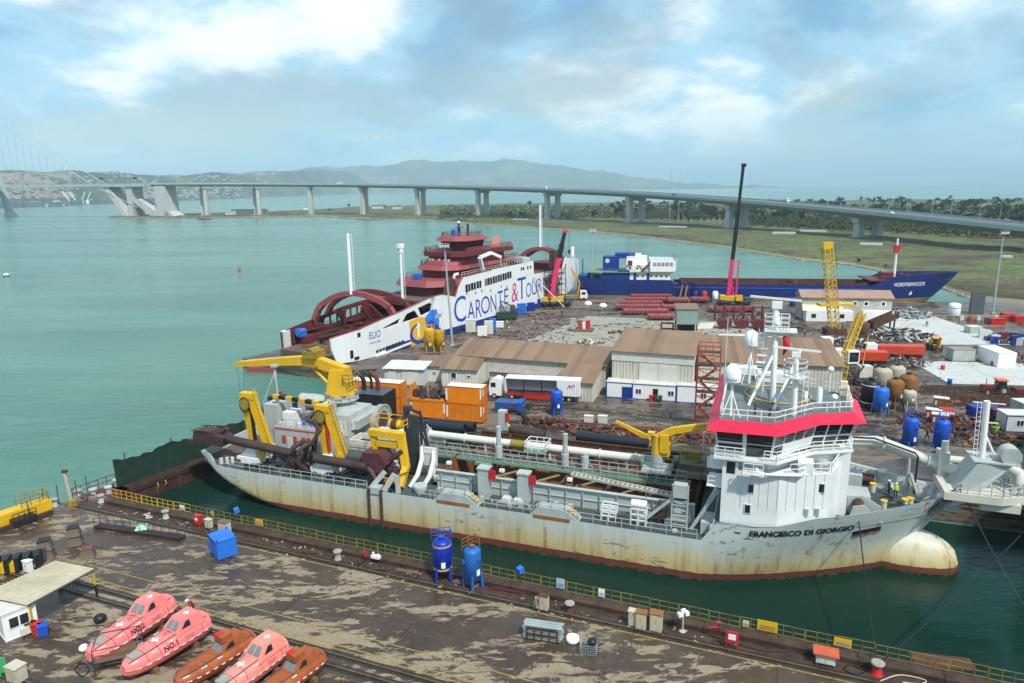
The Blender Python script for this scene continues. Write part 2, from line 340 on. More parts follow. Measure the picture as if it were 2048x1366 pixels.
# ---- far yard
yd=[SF.w(-33,12.2),FF.w(-22,-8),FF.w(-27,-2),FF.w(-30,26),FF.w(60,27),FF.w(112,22),FF.w(112,12),NF.w(2,-8),NF.w(128,-8.5),Vector((190,208,0)),Vector((330,200,0)),SF.w(230,12.2)]
YARD=struct(MB().prism([(p.x,p.y)for p in yd],-4,QZ).build('yard_ground',YARDG))
struct(MB().prism([(p.x,p.y)for p in(SF.w(-33,12.15),SF.w(140,12.15),SF.w(140,13.0),SF.w(-33,13.0))],QZ,QZ+0.25).build('far_quay_kerb',KERB))
sy=MB().bx(-2.97,2.97,-2.47,2.47,0,0.06).mesh('pale_slab',SLABP)
ys=Frame(-2,160,-17)
for i in range(8):
 for j in range(10):
  q=ys.w(3+i*6+j*1.1,2.5+j*5)
  if FF.l(q).y>-9:continue
  inst('pale_slab',sy,YARD,Vector((q.x,q.y,QZ-0.02+random.uniform(-.01,.014))),YA+random.uniform(-.006,.006))
PADM=ground_mat('white_concrete_pad',(0.52,0.54,0.52),(0.27,0.28,0.27),(0.4,0.4,0.37),0.42,0.3,0.1,0.2)
pp=MB().bx(-2.47,2.47,-2.97,2.97,0,0.1).mesh('pad_slab',PADM)
def pad(name,px,n,m,rot):
 o=struct(MB().bx(0,n*5,0,m*6,0,0.05).build(name,SLABP,loc=G(*px),rz=rot))
 for i in range(n):
  for j in range(m):inst('pad_slab',pp,o,(i*5+2.5,j*6+3,0.01))
pad('concrete_pad',(1862,690),4,7,radians(-3))
pad('concrete_pad',(1898,768),6,3,radians(-8))
for k,(yo,zo)in enumerate(((17.5,0.012),(19.0,0.012),(34,0.012))):
 struct(strip('yard_rail_gutter',GUT,yo-.4,yo+.4,QZ+zo,x0=-25,x1=130,fr=SF));struct(strip('yard_crane_rail',RAILM,yo-.07,yo+.07,QZ+.1,x0=-25,x1=130,fr=SF))
 # ---- land spit under the viaduct
near_px=[(215,437),(300,437),(420,437),(520,436),(640,433),(740,440),(860,440),(940,447),(1100,458),(1250,470),(1450,495),(1600,520),(1700,530),(1800,550),(1950,600)]
far_px=[(222,435),(300,430),(430,427),(540,425),(650,419),(740,413),(860,411),(960,409),(1120,406),(1280,405),(1480,404),(1640,402),(1760,400),(1900,399),(2100,397)]
def poly_at(pts,s):
 s=min(max(s,0),0.99999)*(len(pts)-1);i=int(s);return pts[i].lerp(pts[i+1],s-i)
nearP=[G(x,y,0)for x,y in near_px]+[Vector((185,205,0)),Vector((420,120,0))]
farP=[G(x,y,0)for x,y in far_px]+[Vector((1900,1500,0)),Vector((1900,700,0))]
rs=random.Random(3)
gp=[];NS,NT=150,34
def hn(x,y):return 0.5*sin(x*0.05+1)*sin(y*0.04)+0.35*sin(x*0.13+y*0.11)+0.2*sin(x*0.31-y*0.23)
for i in range(NS):
 a,b=poly_at(nearP,i/(NS-1)),poly_at(farP,i/(NS-1));row=[]
 wid=max((b-a).length,1)
 for j in range(NT):
  t=(j/(NT-1))**1.8;p=a.lerp(b,t);e=min(t*wid,(1-t)*wid)
  jit=min(e,4)*0.5
  row.append((p.x+rs.uniform(-jit,jit),p.y+rs.uniform(-jit,jit),-0.6+min(1,e/9)*2.9+min(1,e/40)*hn(p.x,p.y)))
 gp.append(row)
m,t,bs,pos,obj,noise,rampc,mix,mapping,bump=nodemat('spit_ground')
base=rampc(noise(pos,0.035,8,0.65,0.4),[(0.34,(0.03,0.025,0.022)),(0.41,(0.12,0.085,0.05)),(0.47,(0.07,0.115,0.025)),(0.53,(0.13,0.17,0.035)),(0.6,(0.15,0.11,0.06)),(0.68,(0.035,0.06,0.016))])
zone=rampc(noise(mapping(pos,(1,1,1),(0,0,0),(13,57,0)),0.013,6,.62,.5),[(.42,(0,0,0)),(.5,(1,1,1))]);brown=rampc(noise(pos,.06,7,.65),[(.35,(0.028,0.022,0.018)),(.5,(0.085,0.06,0.038)),(.65,(0.16,0.12,0.07))]);base=mix(zone,brown,base);base=mix(rampc(noise(pos,0.3,6,0.7),[(0.42,(0,0,0)),(0.62,(0.7,0.7,0.7))]),base,(0.03,0.045,0.014))
sepz=t.nodes.new('ShaderNodeSeparateXYZ');link(t,pos,sepz.inputs[0])
shore=rampc(sepz.outputs[2],[(0.0,(1,1,1)),(0.95,(0.9,0.9,0.9)),(1.0,(0,0,0))]);
link(t,mix(shore,base,(0.22,0.19,0.14)),bs.inputs['Base Color']);bs.inputs['Roughness'].default_value=0.95
SPIT=struct(MB().grid(gp,True).build('land_spit',m))
ROCK=pm('shore_rock',(0.33,0.29,0.22),0.9,var=0.3)
rb=MB()
for k in range(2600):
 s=rs.random()**0.75*14/16 if k<1500 else rs.uniform(0,5.2/16);q=poly_at(nearP,s);q2=poly_at(farP,s);d=(q2-q).normalized()*rs.uniform(-1.5,7 if s<.33 else 3.0)
 r=rs.uniform(0.5,1.5)if s<0.33 else rs.uniform(0.25,0.75)
 x,y,z=q.x+d.x,q.y+d.y,rs.uniform(0.0,1.6 if s<.33 else .5)
 vs=[(x+r*rs.uniform(.6,1.1)*a,y+r*rs.uniform(.6,1.1)*b,z+r*rs.uniform(.5,.9)*c_)for a,b,c_ in((1,0,0),(-1,0,0),(0,1,0),(0,-1,0),(0,0,1),(0,0,-1))]
 rb.add(vs,[(0,2,4),(2,1,4),(1,3,4),(3,0,4),(2,0,5),(1,2,5),(3,1,5),(0,3,5)])
struct(tag(rb.build('shore_rocks',ROCK),'loose grey boulders lining the shore of the spit','rocks'),'stuff')
def leafmat(n,c):return pm(n,c,0.8,var=0.45,sc=1.2)
LEAF=[leafmat('dark_foliage',(0.022,0.042,0.016)),leafmat('mid_foliage',(0.04,0.072,0.02)),leafmat('yellow_foliage',(0.15,0.17,0.025)),leafmat('olive_foliage',(0.055,0.075,0.028))]
BARK=pm('tree_bark',(0.06,0.045,0.03),0.9)
def crown(seed,w,h,n,base=0.25):
 r=random.Random(seed);b=MB();cl=[(r.gauss(0,w*.42),r.gauss(0,w*.42),h*r.uniform(base+.12,.92),w*r.uniform(.24,.5))for _ in range(9)]
 for k in range(n):
  c_=cl[k%9];u=Vector((r.gauss(0,1),r.gauss(0,1),r.gauss(0,1))).normalized()*c_[3]*r.uniform(.45,1.05)
  p=Vector((c_[0]+u.x,c_[1]+u.y,max(h*base*.7,c_[2]+u.z*.8)));s=w*r.uniform(.07,.16)
  a=Vector((r.gauss(0,1),r.gauss(0,1),r.gauss(0,.6))).normalized()*s;c2=a.cross(Vector((r.gauss(0,1),r.gauss(0,1),r.gauss(0,1)))).normalized()*s
  b.add([p-a-c2*.4,p+a-c2*.5,p+c2],[(0,1,2)])
  b.add([p-c2,p+a*.8,p-a*.9+c2*.3],[(0,1,2)])
 return b
def trunk(h,w):
 b=MB().pipe([(0,0,0),(.05,0,h*.3),(-.03,.06,h*.75)],[.06*w,.045*w,.015*w],6)
 for k in range(4):
  a=k*1.7;b.pipe([(0,0,h*(.28+.08*k)),(cos(a)*w*.3,sin(a)*w*.3,h*(.5+.1*k))],[.03*w,.01*w],5)
 return b
TREES=[]
for k,(w,h,mt,lab)in enumerate(((3.2,6.5,0,'dark pine'),(2.9,7.5,1,'mid green broadleaf'),(3.8,6.0,0,'wide dark'),(2.2,8.5,3,'narrow olive'))):
 TREES.append((crown(k+1,w,h,520).mesh('crown',LEAF[mt]),trunk(h,w).mesh('trunk',BARK),h,lab))
def spit_z(px,py):return G(px,py,2.6)
def tree(k,p,s,label,group):
 o=thing('tree',label,'tree',p,rs.uniform(0,6.28),group);o.scale=(s,s,s*rs.uniform(.85,1.1))
 inst('crown',TREES[k][0],o,(0,0,0));inst('trunk',TREES[k][1],o,(0,0,0))
for(x,y,k,s,lab)in[(1060,412,2,1.6,'lone round dark tree standing against the water beyond the viaduct'),(1122,436,0,1.0,'dark tree just right of the pier with the white mast in front'),(1020,434,0,1.2,'pair of dark shrubs low behind the ferry radar mast'),(1042,435,2,1.2,'dark bushy tree between the two centre piers'),(1187,434,2,1.4,'round dark tree left of the pier by the light pole'),(1235,433,0,1.9,'tall dark tree close to the far viaduct pier'),(1203,418,1,1.5,'small tree at the wood edge above the pier gap'),(698,419,3,1.6,'tall narrow tree near the small white house'),(725,420,2,1.2,'dark tree between the house and the pier'),(770,417,0,1.0,'tree over the roof of the red roofed house'),(800,417,1,1.1,'tree at the end of the red roofed house'),(660,422,2,.9,'low dark tree by the white moored boat')]:
 tree(k,G(x,y,2.4),s,lab,None)
nT=0
while nT<270:
 x=rs.uniform(1215,2075);f=(x-1215)/860;y=rs.uniform(413-4*f,432+22*f)if rs.random()<.62 else rs.uniform(408-5*f,416)
 p=G(x,y,2.4);k=rs.choice((0,0,1,2,3,1));nT+=1
 zn_='left of the pier by the light pole' if x<1260 else 'between the two middle piers' if x<1450 else 'left of the near pier' if x<1690 else 'right of the near pier' if x<1880 else 'at the right picture edge';tree(k,p,rs.uniform(.85,1.6)*(1+.25*(p.y>600)),'%s tree in the wood %s'%(('dark pine','mid green','wide dark','narrow olive')[k],zn_),'trees of the wood behind the viaduct')
for k in range(16):
 x=1350+k*12+rs.uniform(-3,3);tree(3,G(x,447+(k%3),2.4),rs.uniform(.9,1.2),'slim tree in the dark row between the viaduct piers','slim trees between the viaduct piers')
bush=MB()
for k in range(6500):
 if k%3==0:x,y=rs.uniform(1500,2060),0;y=rs.uniform(432,452)+(x-1500)/560*26
 elif k%3==1:x=rs.uniform(880,1420);y=rs.uniform(413,437)
 else:x=rs.uniform(1250,2060);y=rs.uniform(412,440)
 p=G(x,y,2.5);s=rs.uniform(.7,2.6)
 for q in range(5):
  a=rs.uniform(0,6.28);u=Vector((cos(a)*s,sin(a)*s,rs.uniform(-.1,.3)*s));c_=p+Vector((rs.uniform(-s,s),rs.uniform(-s,s),s*rs.uniform(.2,.9)))
  bush.add([c_-u,c_+u,c_+Vector((rs.uniform(-.4,.4),rs.uniform(-.4,.4),s*.9))],[(0,1,2)])
struct(tag(bush.build('scrub',LEAF[3]),'olive green scrub covering the spit under the viaduct','scrub'),'stuff')
br=MB()
for k in range(1500):
 if k%2:x=rs.uniform(1640,2060);y=rs.uniform(446,462)+(x-1640)/400*16
 else:x,y=rs.choice(((990,444),(1300,420),(1880,455),(1990,465),(1760,450),(1150,430)));x+=rs.gauss(0,26);y+=rs.gauss(0,2.5)
 p=G(x,y,2.5);s=rs.uniform(.5,1.5)
 for q in range(3):
  a=rs.uniform(0,6.28);u=Vector((cos(a)*s,sin(a)*s,0));c_=p+Vector((rs.uniform(-s,s),rs.uniform(-s,s),s*.4));br.add([c_-u,c_+u,c_+Vector((0,0,s))],[(0,1,2)])
struct(tag(br.build('broom_bushes',LEAF[2]),'yellow green broom bushes scattered on the spit','bushes'),'stuff')
ROOFR=pm('red_brown_roof',(0.26,0.12,0.09),0.8)
def cottage(px,L,D,H,lab,roof,rz=0.0,wins=4):
 o=thing('cottage',lab,'house',G(*px,2.4),rz);MB().bx(-L/2,L/2,-D/2,D/2,-0.5,H).build('wall',OFFW,o)
 MB().sprism([(-L/2-.4,H),(L/2+.4,H),(L/2-1,H+D*.22),(-L/2+1,H+D*.22)],-D/2-.4,D/2+.4).build('roof',roof,o)
 for i in range(wins):MB().bx(-.5,.5,-.06,.06,0,1.1).build('window',GLASS,o,(-L/2+L*(i+.5)/wins,-D/2,H*.35))
cottage((500,428),58,12,5.5,'long white flat waterfront building beyond the breakwater',GREYP,.05,9)
cottage((463,429),16,9,4,'small cream hut left of the long waterfront building',GREYP,.05,2)
cottage((757,417),24,10,5,'white house with brownish red roof among the trees',ROOFR,-.1,4)
cottage((795,418),18,9,4.5,'smaller white house beside the brownish roofed one',ROOFR,-.1,3)
for px,L,D,H,lab in[((1568,468),17,5,1.6,'long low concrete block lying left of the viaduct pier'),((1742,490),13,4,1.3,'low concrete block right of the near viaduct pier'),((2013,517),5,2.5,1.6,'small pale concrete block by the tall light mast'),((1040,440),20,5,1.3,'concrete block near the centre pier foot'),((1620,462),26,4,.8,'low sandy concrete strip behind the long block'),((1345,455),25,6,1.0,'low broken concrete slab on the grey ground')]:
 b=MB().frust([(-L/2,-D/2),(L/2,-D/2),(L/2,D/2),(-L/2,D/2)],-.6,[(-L/2+.2,-D/2+.15),(L/2-.3,-D/2+.1),(L/2-.1,D/2-.2),(-L/2+.3,D/2-.1)],H)
 tag(b.build('concrete_block',CONCL,None,G(*px,2.3),radians(-20)),lab,'concrete block')
tag(MB().sprism([(-7,.5),(6,.5),(8,2),(-7.5,1.8)],-1.6,1.6).bx(-4,2,-1.2,1.2,1.8,3.6).build('motor_boat',WHITE,None,G(613,420,0)),'small white motor boat moored past the breakwater','boat')
tag(MB().sprism([(-9,0),(9,0),(10.5,1.6),(-10.5,1.6)],-2,2).bx(-6,-1,-1,1,1.6,2.4).build('work_barge',DGREY,None,G(408,439,0)),'low dark barge lying off the breakwater','barge')
# ======= VIADUCT AND SUSPENSION BRIDGE
PX=[-494,-417,-330,-238,-143,-49,40,121,189,242,276,296];PYY=[1138,1162,1153,1115,1051,967,866,752,629,502,375,245]
PZ=[52.9,51.9,50.3,48.2,45.3,41.9,38.0,33.4,27.4,20.9,15.0,10]
PX[0],PYY[0]=-500,1152
CP=[Vector((-585,1165,53.6))]+[Vector(p)for p in zip(PX,PYY,PZ)]
def spline(P,t):
 i=min(int(t),len(P)-2);f=t-i;p1,p2=P[i],P[i+1];p0=P[i-1]if i else p1*2-p2;p3=P[i+2]if i+2<len(P)else p2*2-p1
 return 0.5*(2*p1+(p2-p0)*f+(2*p0-5*p1+4*p2-p3)*f*f+(3*p1-p0-3*p2+p3)*f**3)
DECKW=pm('viaduct_girder',(0.42,0.46,0.47),0.6,var=0.1);ASPH=pm('asphalt',(0.10,0.105,0.12),0.8,var=0.15);PIER=pm('pier_concrete',(0.47,0.49,0.47),0.8,var=0.1,rust=.15,rcol=(.33,.34,.32),sc=.15);BSTEEL=pm('bridge_steel',(0.36,0.44,0.46),0.5,var=.05)
WD=30.0
VIA=thing('viaduct','long curving grey concrete motorway viaduct on paired piers','bridge')
def sect(t):
 p=spline(CP,t);d=(spline(CP,min(t+.02,len(CP)-1.001))-spline(CP,max(t-.02,0)));d.z=0;d.normalize();n=Vector((d.y,-d.x,0))
 return p,d,n
def sweep(name,mat,prof,t0,t1,k,parent=VIA):
 rows=[]
 for i in range(k+1):
  p,d,n=sect(t0+(t1-t0)*i/k);rows.append([tuple(p+n*o+Vector((0,0,z)))for o,z in prof+prof[:1]])
 return MB().grid(rows,False).build(name,mat,parent)
for s in range(12):
 sweep('girder',DECKW,[(0,-.2),(0,-1.2),(-2.5,-1.6),(-8,-4.6),(-22,-4.6),(-27.5,-1.6),(-WD,-1.2),(-WD,-.2)],s,min(s+.999,11.99),6)
 sweep('road_deck',ASPH,[(-.05,-.2),(-WD+.05,-.2),(-WD+.05,.02),(-.05,.02)],s,min(s+.999,11.99),6)
 sweep('parapet',BSTEEL,[(0.06,-.3),(-.28,-.3),(-.28,1.05),(0.06,1.05)],s,min(s+.999,11.99),6)
 sweep('parapet',BSTEEL,[(-WD+.28,-.15),(-WD,-.15),(-WD,1.05),(-WD+.28,1.05)],s,min(s+.999,11.99),6)
 sweep('median_barrier',BSTEEL,[(-14.6,.03),(-15.4,.03),(-15.1,.9),(-14.9,.9)],s,min(s+.999,11.99),6)
for i in range(1,12):
 p,d,n=sect(i);a=atan2(d.y,d.x);zt=p.z-4.6
 k_=6.8*max(0,1-(i-1)/6);cap=MB().frust([(-3.2+k_,-12),(3.2+k_,-12),(3.2-k_,12),(-3.2-k_,12)],zt-3.6,[(-3.2+k_,-13),(3.2+k_,-13),(3.2-k_,13),(-3.2-k_,13)],zt);o=cap.build('pier_cap',PIER,VIA,Vector((p.x,p.y,0))-n*15,a)
 for sgn in(-1,1):
  lg=MB().frust([(-2.9,-2.6),(2.9,-2.6),(2.9,2.6),(-2.9,2.6)],0,[(-2.6,-2.3),(2.6,-2.3),(2.6,2.3),(-2.6,2.3)],zt-3.5)
  q=Vector((p.x,p.y,0))-n*(15+sgn*8.6)-d*(sgn*6.8*max(0,1-(i-1)/6));lg.build('pier_leg',PIER,VIA,q,a)
 MB().bx(-5.5,5.5,-13,13,0,3.3).build('pier_footing',CONC,VIA,Vector((p.x,p.y,0))-n*15,a)
LAMPM=pm('lamp_post_grey',(0.4,0.44,0.45),0.5,metal=.3)
lampme=None
def lamp_post(t,side,lab):
 global lampme
 p,d,n=sect(t);o=thing('lamp_post',lab,'lamp post',p-n*(0.5 if side else WD-.5),atan2(d.y,d.x),'lamp posts along the viaduct')
 if lampme is None:
  lampme=(MB().tube((0,0,0),(0,0,9.5),.17,6,.1).pipe([(0,0,9.4),(0,.5,10.6),(0,2.2,11)],[.1,.09,.07],6).mesh('pole',LAMPM),MB().bx(-.22,.22,1.9,3.1,10.9,11.12).mesh('lamp_head',WHITE))
 s=1 if side else-1
 for me,nm in zip(lampme,('pole','lamp_head')):
  c_=inst(nm,me,o,(0,0,0),0 if side else pi)
for k in range(44):
 tt=.25+k*.26
 if tt<11.6:zl='left third' if tt<5 else 'middle' if tt<8.3 else 'right end';lamp_post(tt,0,'grey lamp post on the far parapet, %s of the viaduct'%zl);lamp_post(tt+.1,1,'grey lamp post on the near parapet, %s of the viaduct'%zl)
for t,dn,hgt,lab in[(7.35,21,34,'tall thin antenna pole rising behind the viaduct, left of the pair'),(8.1,21,36,'tall thin pole behind the viaduct, left one of a close pair'),(8.17,24,35,'tall thin pole behind the viaduct, right one of a close pair'),(8.82,24,38,'tall thin pole behind the viaduct left of the upright crane')]:
 p,d,n=sect(t);q=p-n*(WD+dn);q.z=2
 tag(MB().tube((0,0,0),(0,0,p.z+hgt*.62),.3,6,.14).bx(-.6,.6,-.1,.1,p.z+hgt*.62-.5,p.z+hgt*.62).build('antenna_pole',LAMPM,None,q),lab,'pole')
def road_truck(t,off,lab,L=14,cabc=CLEANW,bodyc=GREYP):
 p,d,n=sect(t);o=thing('truck',lab,'truck',p-n*off,atan2(d.y,d.x));MB().bx(-L/2,L/2-3,-1.25,1.25,1.1,2.6).build('trailer',bodyc,o);MB().sprism([(L/2-2.4,.6),(L/2,.6),(L/2,2.2),(L/2-.5,3.4),(L/2-2.4,3.5)],-1.2,1.2).build('cab',cabc,o)
 MB().bx(-.04,.04,-1.05,1.05,0,.9).build('windscreen',GLASS,o,(L/2-.1,0,2.0))
 for x in(-L/2+1,-L/2+2.3,L/2-4.2,L/2-1.2):
  for y in(-1.1,1.1):MB().tube((x,y-.15,.5),(x,y+.15,.5),.5,10).build('wheel',RUBBER,o)
def road_car(t,off,col,lab):
 p,d,n=sect(t);o=thing('car',lab,'car',p-n*off,atan2(d.y,d.x));MB().sprism([(-2.2,.35),(2.2,.35),(2.2,.8),(1.2,.95),(.5,1.45),(-1.3,1.45),(-2.1,.95)],-.85,.85).build('body',col,o)
 MB().sprism([(-1.4,.98),(.95,.98),(.42,1.38),(-1.2,1.38)],-.87,.87).build('window',GLASS,o)
 for x in(-1.4,1.4):
  for y in(-.8,.8):MB().tube((x,y-.1,.33),(x,y+.1,.33),.33,10).build('wheel',RUBBER,o)
road_truck(8.32+1.0,22,'white cabbed lorry driving on the viaduct near the upright crane')
road_car(10.18,9,CLEANW,'white car on the right end of the viaduct');road_car(8.45,9,NAVY,'dark blue car on the middle of the viaduct');road_truck(6.95,8,'white box lorry on the viaduct above the tall white mast',8,CLEANW,CLEANW)
road_car(5.45,9,RED,'small red car on the left half of the viaduct');road_car(7.15,20,CLEANW,'small white car just right of the box lorry');road_truck(3.6,9,'white lorry on the far left of the viaduct',10,CLEANW,CLEANW)
BR=thing('suspension_bridge','hazy suspension bridge with tall tower leg and hanging cables','bridge')
A0=Vector((-585,1165,53.6));T0=Vector((-958,1256,54));bd=(T0-A0);bl=bd.length;bd.normalize();bn=Vector((-bd.y,bd.x,0));bn=bn if bn.y<0 else-bn
E0=A0+bd*1500
MB().prism([((A0+bn*0).x,A0.y),(A0.x-bn.x*32,A0.y-bn.y*32),(E0.x-bn.x*32,E0.y-bn.y*32),(E0.x,E0.y)],50.6,53.6).build('deck',BSTEEL,BR)
MB().prism([((A0-bd*2).x,(A0-bd*2).y),(A0.x-bn.x*6,A0.y-bn.y*6),(E0.x-bn.x*6,E0.y-bn.y*6),(E0.x,E0.y)],53.6,54.7).build('parapet',BSTEEL,BR)
TT=246
def lattice_dir(p):return p
for s in(0,1):
 f0=T0+bn*(10-52*s)-bd*48;f1=T0+bn*(2-36*s);f0.z=0;f1.z=TT
 b=MB();a=atan2(bd.y,bd.x)
 def rct(c_,w):return[(c_.x+w*(cos(a)*i-sin(a)*j),c_.y+w*(sin(a)*i+cos(a)*j))for i,j in((-1,-1),(1,-1),(1,1),(-1,1))]
 b.frust(rct(f0,4.6),0,rct(f1,3.6),TT).build('tower_leg',BSTEEL,BR)
 MB().frust(rct(f0,8.5),-1,rct(f0.lerp(f1,.04),5.4),9).build('tower_footing',PIER,BR)
for z in(46,150,238):
 c0,c1=T0+bn*8*(1-z/TT),T0-bn*(40-8*z/TT);MB().beam((c0.x,c0.y,z),(c1.x,c1.y,z),5,7).build('tower_crossbeam',BSTEEL,BR)
AN=A0-bd*(-42);
for s in(0,1):
 off=bn*(-1.5-29*s)
 def cable(u):
  f=u/(bl-28);z=16+(TT-16)*f-4*22*f*(1-f);q=A0+bd*(u+28)+off;return Vector((q.x,q.y,z))
 MB().pipe([cable(u)for u in range(0,int(bl-28),12)],.55,6).build('main_cable',PIER,BR)
 for u in range(95,int(bl-33),15):
  q=cable(u)
  if q.z>56:MB().tube((q.x,q.y,53.6),q,.16,4,cap=False).build('hanger',BSTEEL,BR)
def slab_pier(b0,b1,w,th0,th1):
 a=atan2(bd.y,bd.x);r=lambda c_,t_:[(c_.x+t_*cos(a)*i-w*sin(a)*j,c_.y+t_*sin(a)*i+w*cos(a)*j)for i,j in((-1,-1),(1,-1),(1,1),(-1,1))]
 return MB().frust(r(b0,th0),b0.z,r(b1,th1),b1.z)
mid=-bn*15
def apt(u,z):q=A0+bd*(u+58)+mid;return Vector((q.x,q.y,z))
slab_pier(apt(-2,1),apt(29,49.5),13,5,4.5).build('strut',PIER,BR)
slab_pier(apt(-14,1),apt(-15,49.5),13,4.5,5.5).build('strut',PIER,BR)
slab_pier(apt(-62,1),apt(-22,30),12,10,9).build('cable_anchor_block',PIER,BR)
slab_pier(apt(-76,1),apt(-74,50),14,11,9.5).build('side_pier',PIER,BR)
slab_pier(apt(-88,1),apt(-84,9),14,9,5).build('side_pier_foot',PIER,BR)
slab_pier(apt(-12,49.4),apt(-12,50.8),15,50,46).build('cap_beam',BSTEEL,BR)
for u,lab in((12,'dark electronic sign gantry over the bridge, left one'),(-52,'dark electronic sign gantry over the bridge, right one')):
 o=thing('sign_gantry',lab,'sign gantry',A0+bd*(u+55),atan2(bd.y,bd.x));
 MB().beam((0,2,0),(0,2,9.5),.5).build('post',LAMPM,o);MB().beam((0,33,0),(0,33,9.5),.5).build('post',LAMPM,o);MB().beam((0,2,9),(0,33,9),.6).build('crossbar',LAMPM,o);MB().bx(-.3,.3,22,31,7.6,10.2).build('sign_panel',BLACK,o)
 # ======= FAR COAST, HILLS, TOWN
def hillmat(name,stops,sc):
 m,t,bs,pos,obj,noise,rampc,mix,mapping,bump=nodemat(name);link(t,rampc(noise(pos,sc,8,.62,.3),stops),bs.inputs['Base Color']);bs.inputs['Roughness'].default_value=.95;return m
HILL=hillmat('far_hill_ground',[(0.35,(0.03,0.05,0.03)),(0.5,(0.06,0.08,0.045)),(0.62,(0.16,0.15,0.1)),(0.7,(0.07,0.09,0.05))],0.0022)
def range_(name,pts,ridge,depth,mat,seed,rough=.12):
 r=random.Random(seed);rows=[];n=len(pts)
 for i in range(n):
  p=Vector(pts[i]);out=Vector((p.x,p.y,0)).normalized();row=[]
  for j in range(13):
   t=j/12;h=ridge[i]*(sin(min(t*1.25,1)*pi/2)**1.5)*(1+rough*sin(i*.9+j*1.3+seed)*(t>.15));q=p+out*depth*t
   row.append((q.x,q.y,-2 if j==0 else max(1.5,h)))
  rows.append(row)
 return struct(MB().grid(rows,True).build(name,mat))
def interp(xs,ys,x):
 if x<=xs[0]:return ys[0]
 for a,b,c_,d in zip(xs,xs[1:],ys,ys[1:]):
  if x<=b:return c_+(d-c_)*(x-a)/(b-a)
 return ys[-1]
cx,cy=[-400,0,100,260,400,550,700,760],[424,416,413,405,400,393,387.5,386]
pts,rid=[],[]
for k in range(60):
 x=-400+k*1160/59;p=G(x,interp(cx,cy,x),0);pts.append(p)
 dist=hypot(p.x,p.y)+900*.8
 top=interp([-400,0,160,200,330,420,560,640,700,760],[350,353,352,351,357,352,348,342,346,372],x)+1.3*sin(k*1.3)
 rid.append(max(4,(387-.0122*x-top)/FOC*dist+40))
CO=range_('far_coast',pts,rid,900,HILL,2,.08)
pts,rid=[],[]
rx,ry=[300,400,560,650,760,830,880,940,1010,1070,1120,1190,1260,1340,1440,1560],[357,350,344,336,334,323,324,325,321,326,333,341,351,361,367,369]
for k in range(90):
 x=300+k*1260/89;d=ray(x,380);d.z=0;d.normalize();p=d*9500;pts.append(Vector((p.x,p.y,0)))
 rid.append(max(3,(386-.0122*x-interp(rx,ry,x)+1.2*sin(k*.9)+.8*sin(k*2.3))/FOC*11600/max(d.y,.5)*d.y+36))
range_('far_hills',pts,rid,2600,HILL,5,.06)
tw=MB();rs2=random.Random(11)
def coast_at(x):return interp([0,59],[0,59],(x+400)/1160*59)
def onhill(x,t):
 i=(x+400)/1160*59;i0=int(i);p=Vector(G(x,interp(cx,cy,x),0));out=Vector((p.x,p.y,0)).normalized();h=rid_c[i0]*(sin(min(t*1.25,1)*pi/2)**1.5);q=p+out*900*t;return Vector((q.x,q.y,max(1.5,h)))
rid_c=[]
for k in range(60):
 x=-400+k*1160/59;p=G(x,interp(cx,cy,x),0);dist=hypot(p.x,p.y)+720
 top=interp([-400,0,160,200,330,420,560,640,700,760],[350,353,352,351,357,352,348,342,346,372],x)+1.3*sin(k*1.3);rid_c.append(max(4,(387-.0122*x-top)/FOC*dist+40))
for k in range(900):
 if k<480:x=rs2.uniform(-20,150);t=rs2.uniform(.18,.62)
 elif k<680:x=rs2.uniform(280,480);t=rs2.uniform(.03,.4)
 else:x=rs2.uniform(0,560);t=rs2.uniform(.3,.95)
 p=onhill(x,t);sc_=hypot(p.x,p.y)/2600;w,d_,h=rs2.uniform(3,7)*sc_,rs2.uniform(3,7)*sc_,rs2.uniform(2,6)*sc_
 tw.bx(p.x-w,p.x+w,p.y-d_,p.y+d_,p.z-3,p.z+h)
struct(tag(tw.build('hillside_town',pm('town_walls',(0.4,0.36,0.33),.8,var=.3,sc=.02)),'pale houses of a distant hillside town under the suspension bridge','town'),'stuff')
pt=MB();rs2=random.Random(5)
for k in range(60):
 x=rs2.uniform(-30,420);p=onhill(x,rs2.uniform(.0,.06));w,h=rs2.uniform(10,38),rs2.uniform(5,16);pt.bx(p.x-w,p.x+w,p.y-8,p.y+8,-1,h+2)
struct(tag(pt.build('port_sheds',pm('port_blue_grey',(0.12,0.16,0.2),.8,var=.4,sc=.02)),'low blue grey port sheds along the far shore','port sheds'),'stuff')
for x,lab in((140,'leaning'),(153,'second'),(165,'third'),(176,'fourth')):
 p=onhill(x,.005);o=thing('harbour_crane','tiny pale harbour crane on the far shore, '+{'leaning':'leftmost','second':'second from the left','third':'third from the left','fourth':'rightmost'}[lab]+' of four','crane',p,0,'harbour cranes on the far shore')
 MB().bx(-4,4,-3,3,0,14).build('tower',CLEANW,o);MB().beam((0,0,14),((-18 if x<160 else 16),0,44),2.4).build('jib',CLEANW,o)
for x,L,lab in((90,60,'pale ship lying at the far port'),(128,44,'smaller pale ship at the far port left of the cranes'),(192,40,'white block shaped ship hull on the far shore')):
 p=onhill(x,0);o=thing('distant_ship',lab,'ship',Vector((p.x,p.y-20,0)),0);MB().sprism([(-L/2,0),(L/2-5,0),(L/2,7),(-L/2,7)],-6,6).build('hull',GREYP,o);MB().bx(-L/2+4,-L/2+L*.5,-5,5,7,17).build('house',CLEANW,o)
hz=bpy.data.materials.new('haze_air');hz.use_nodes=True;t=hz.node_tree;t.nodes.remove(t.nodes['Principled BSDF'])
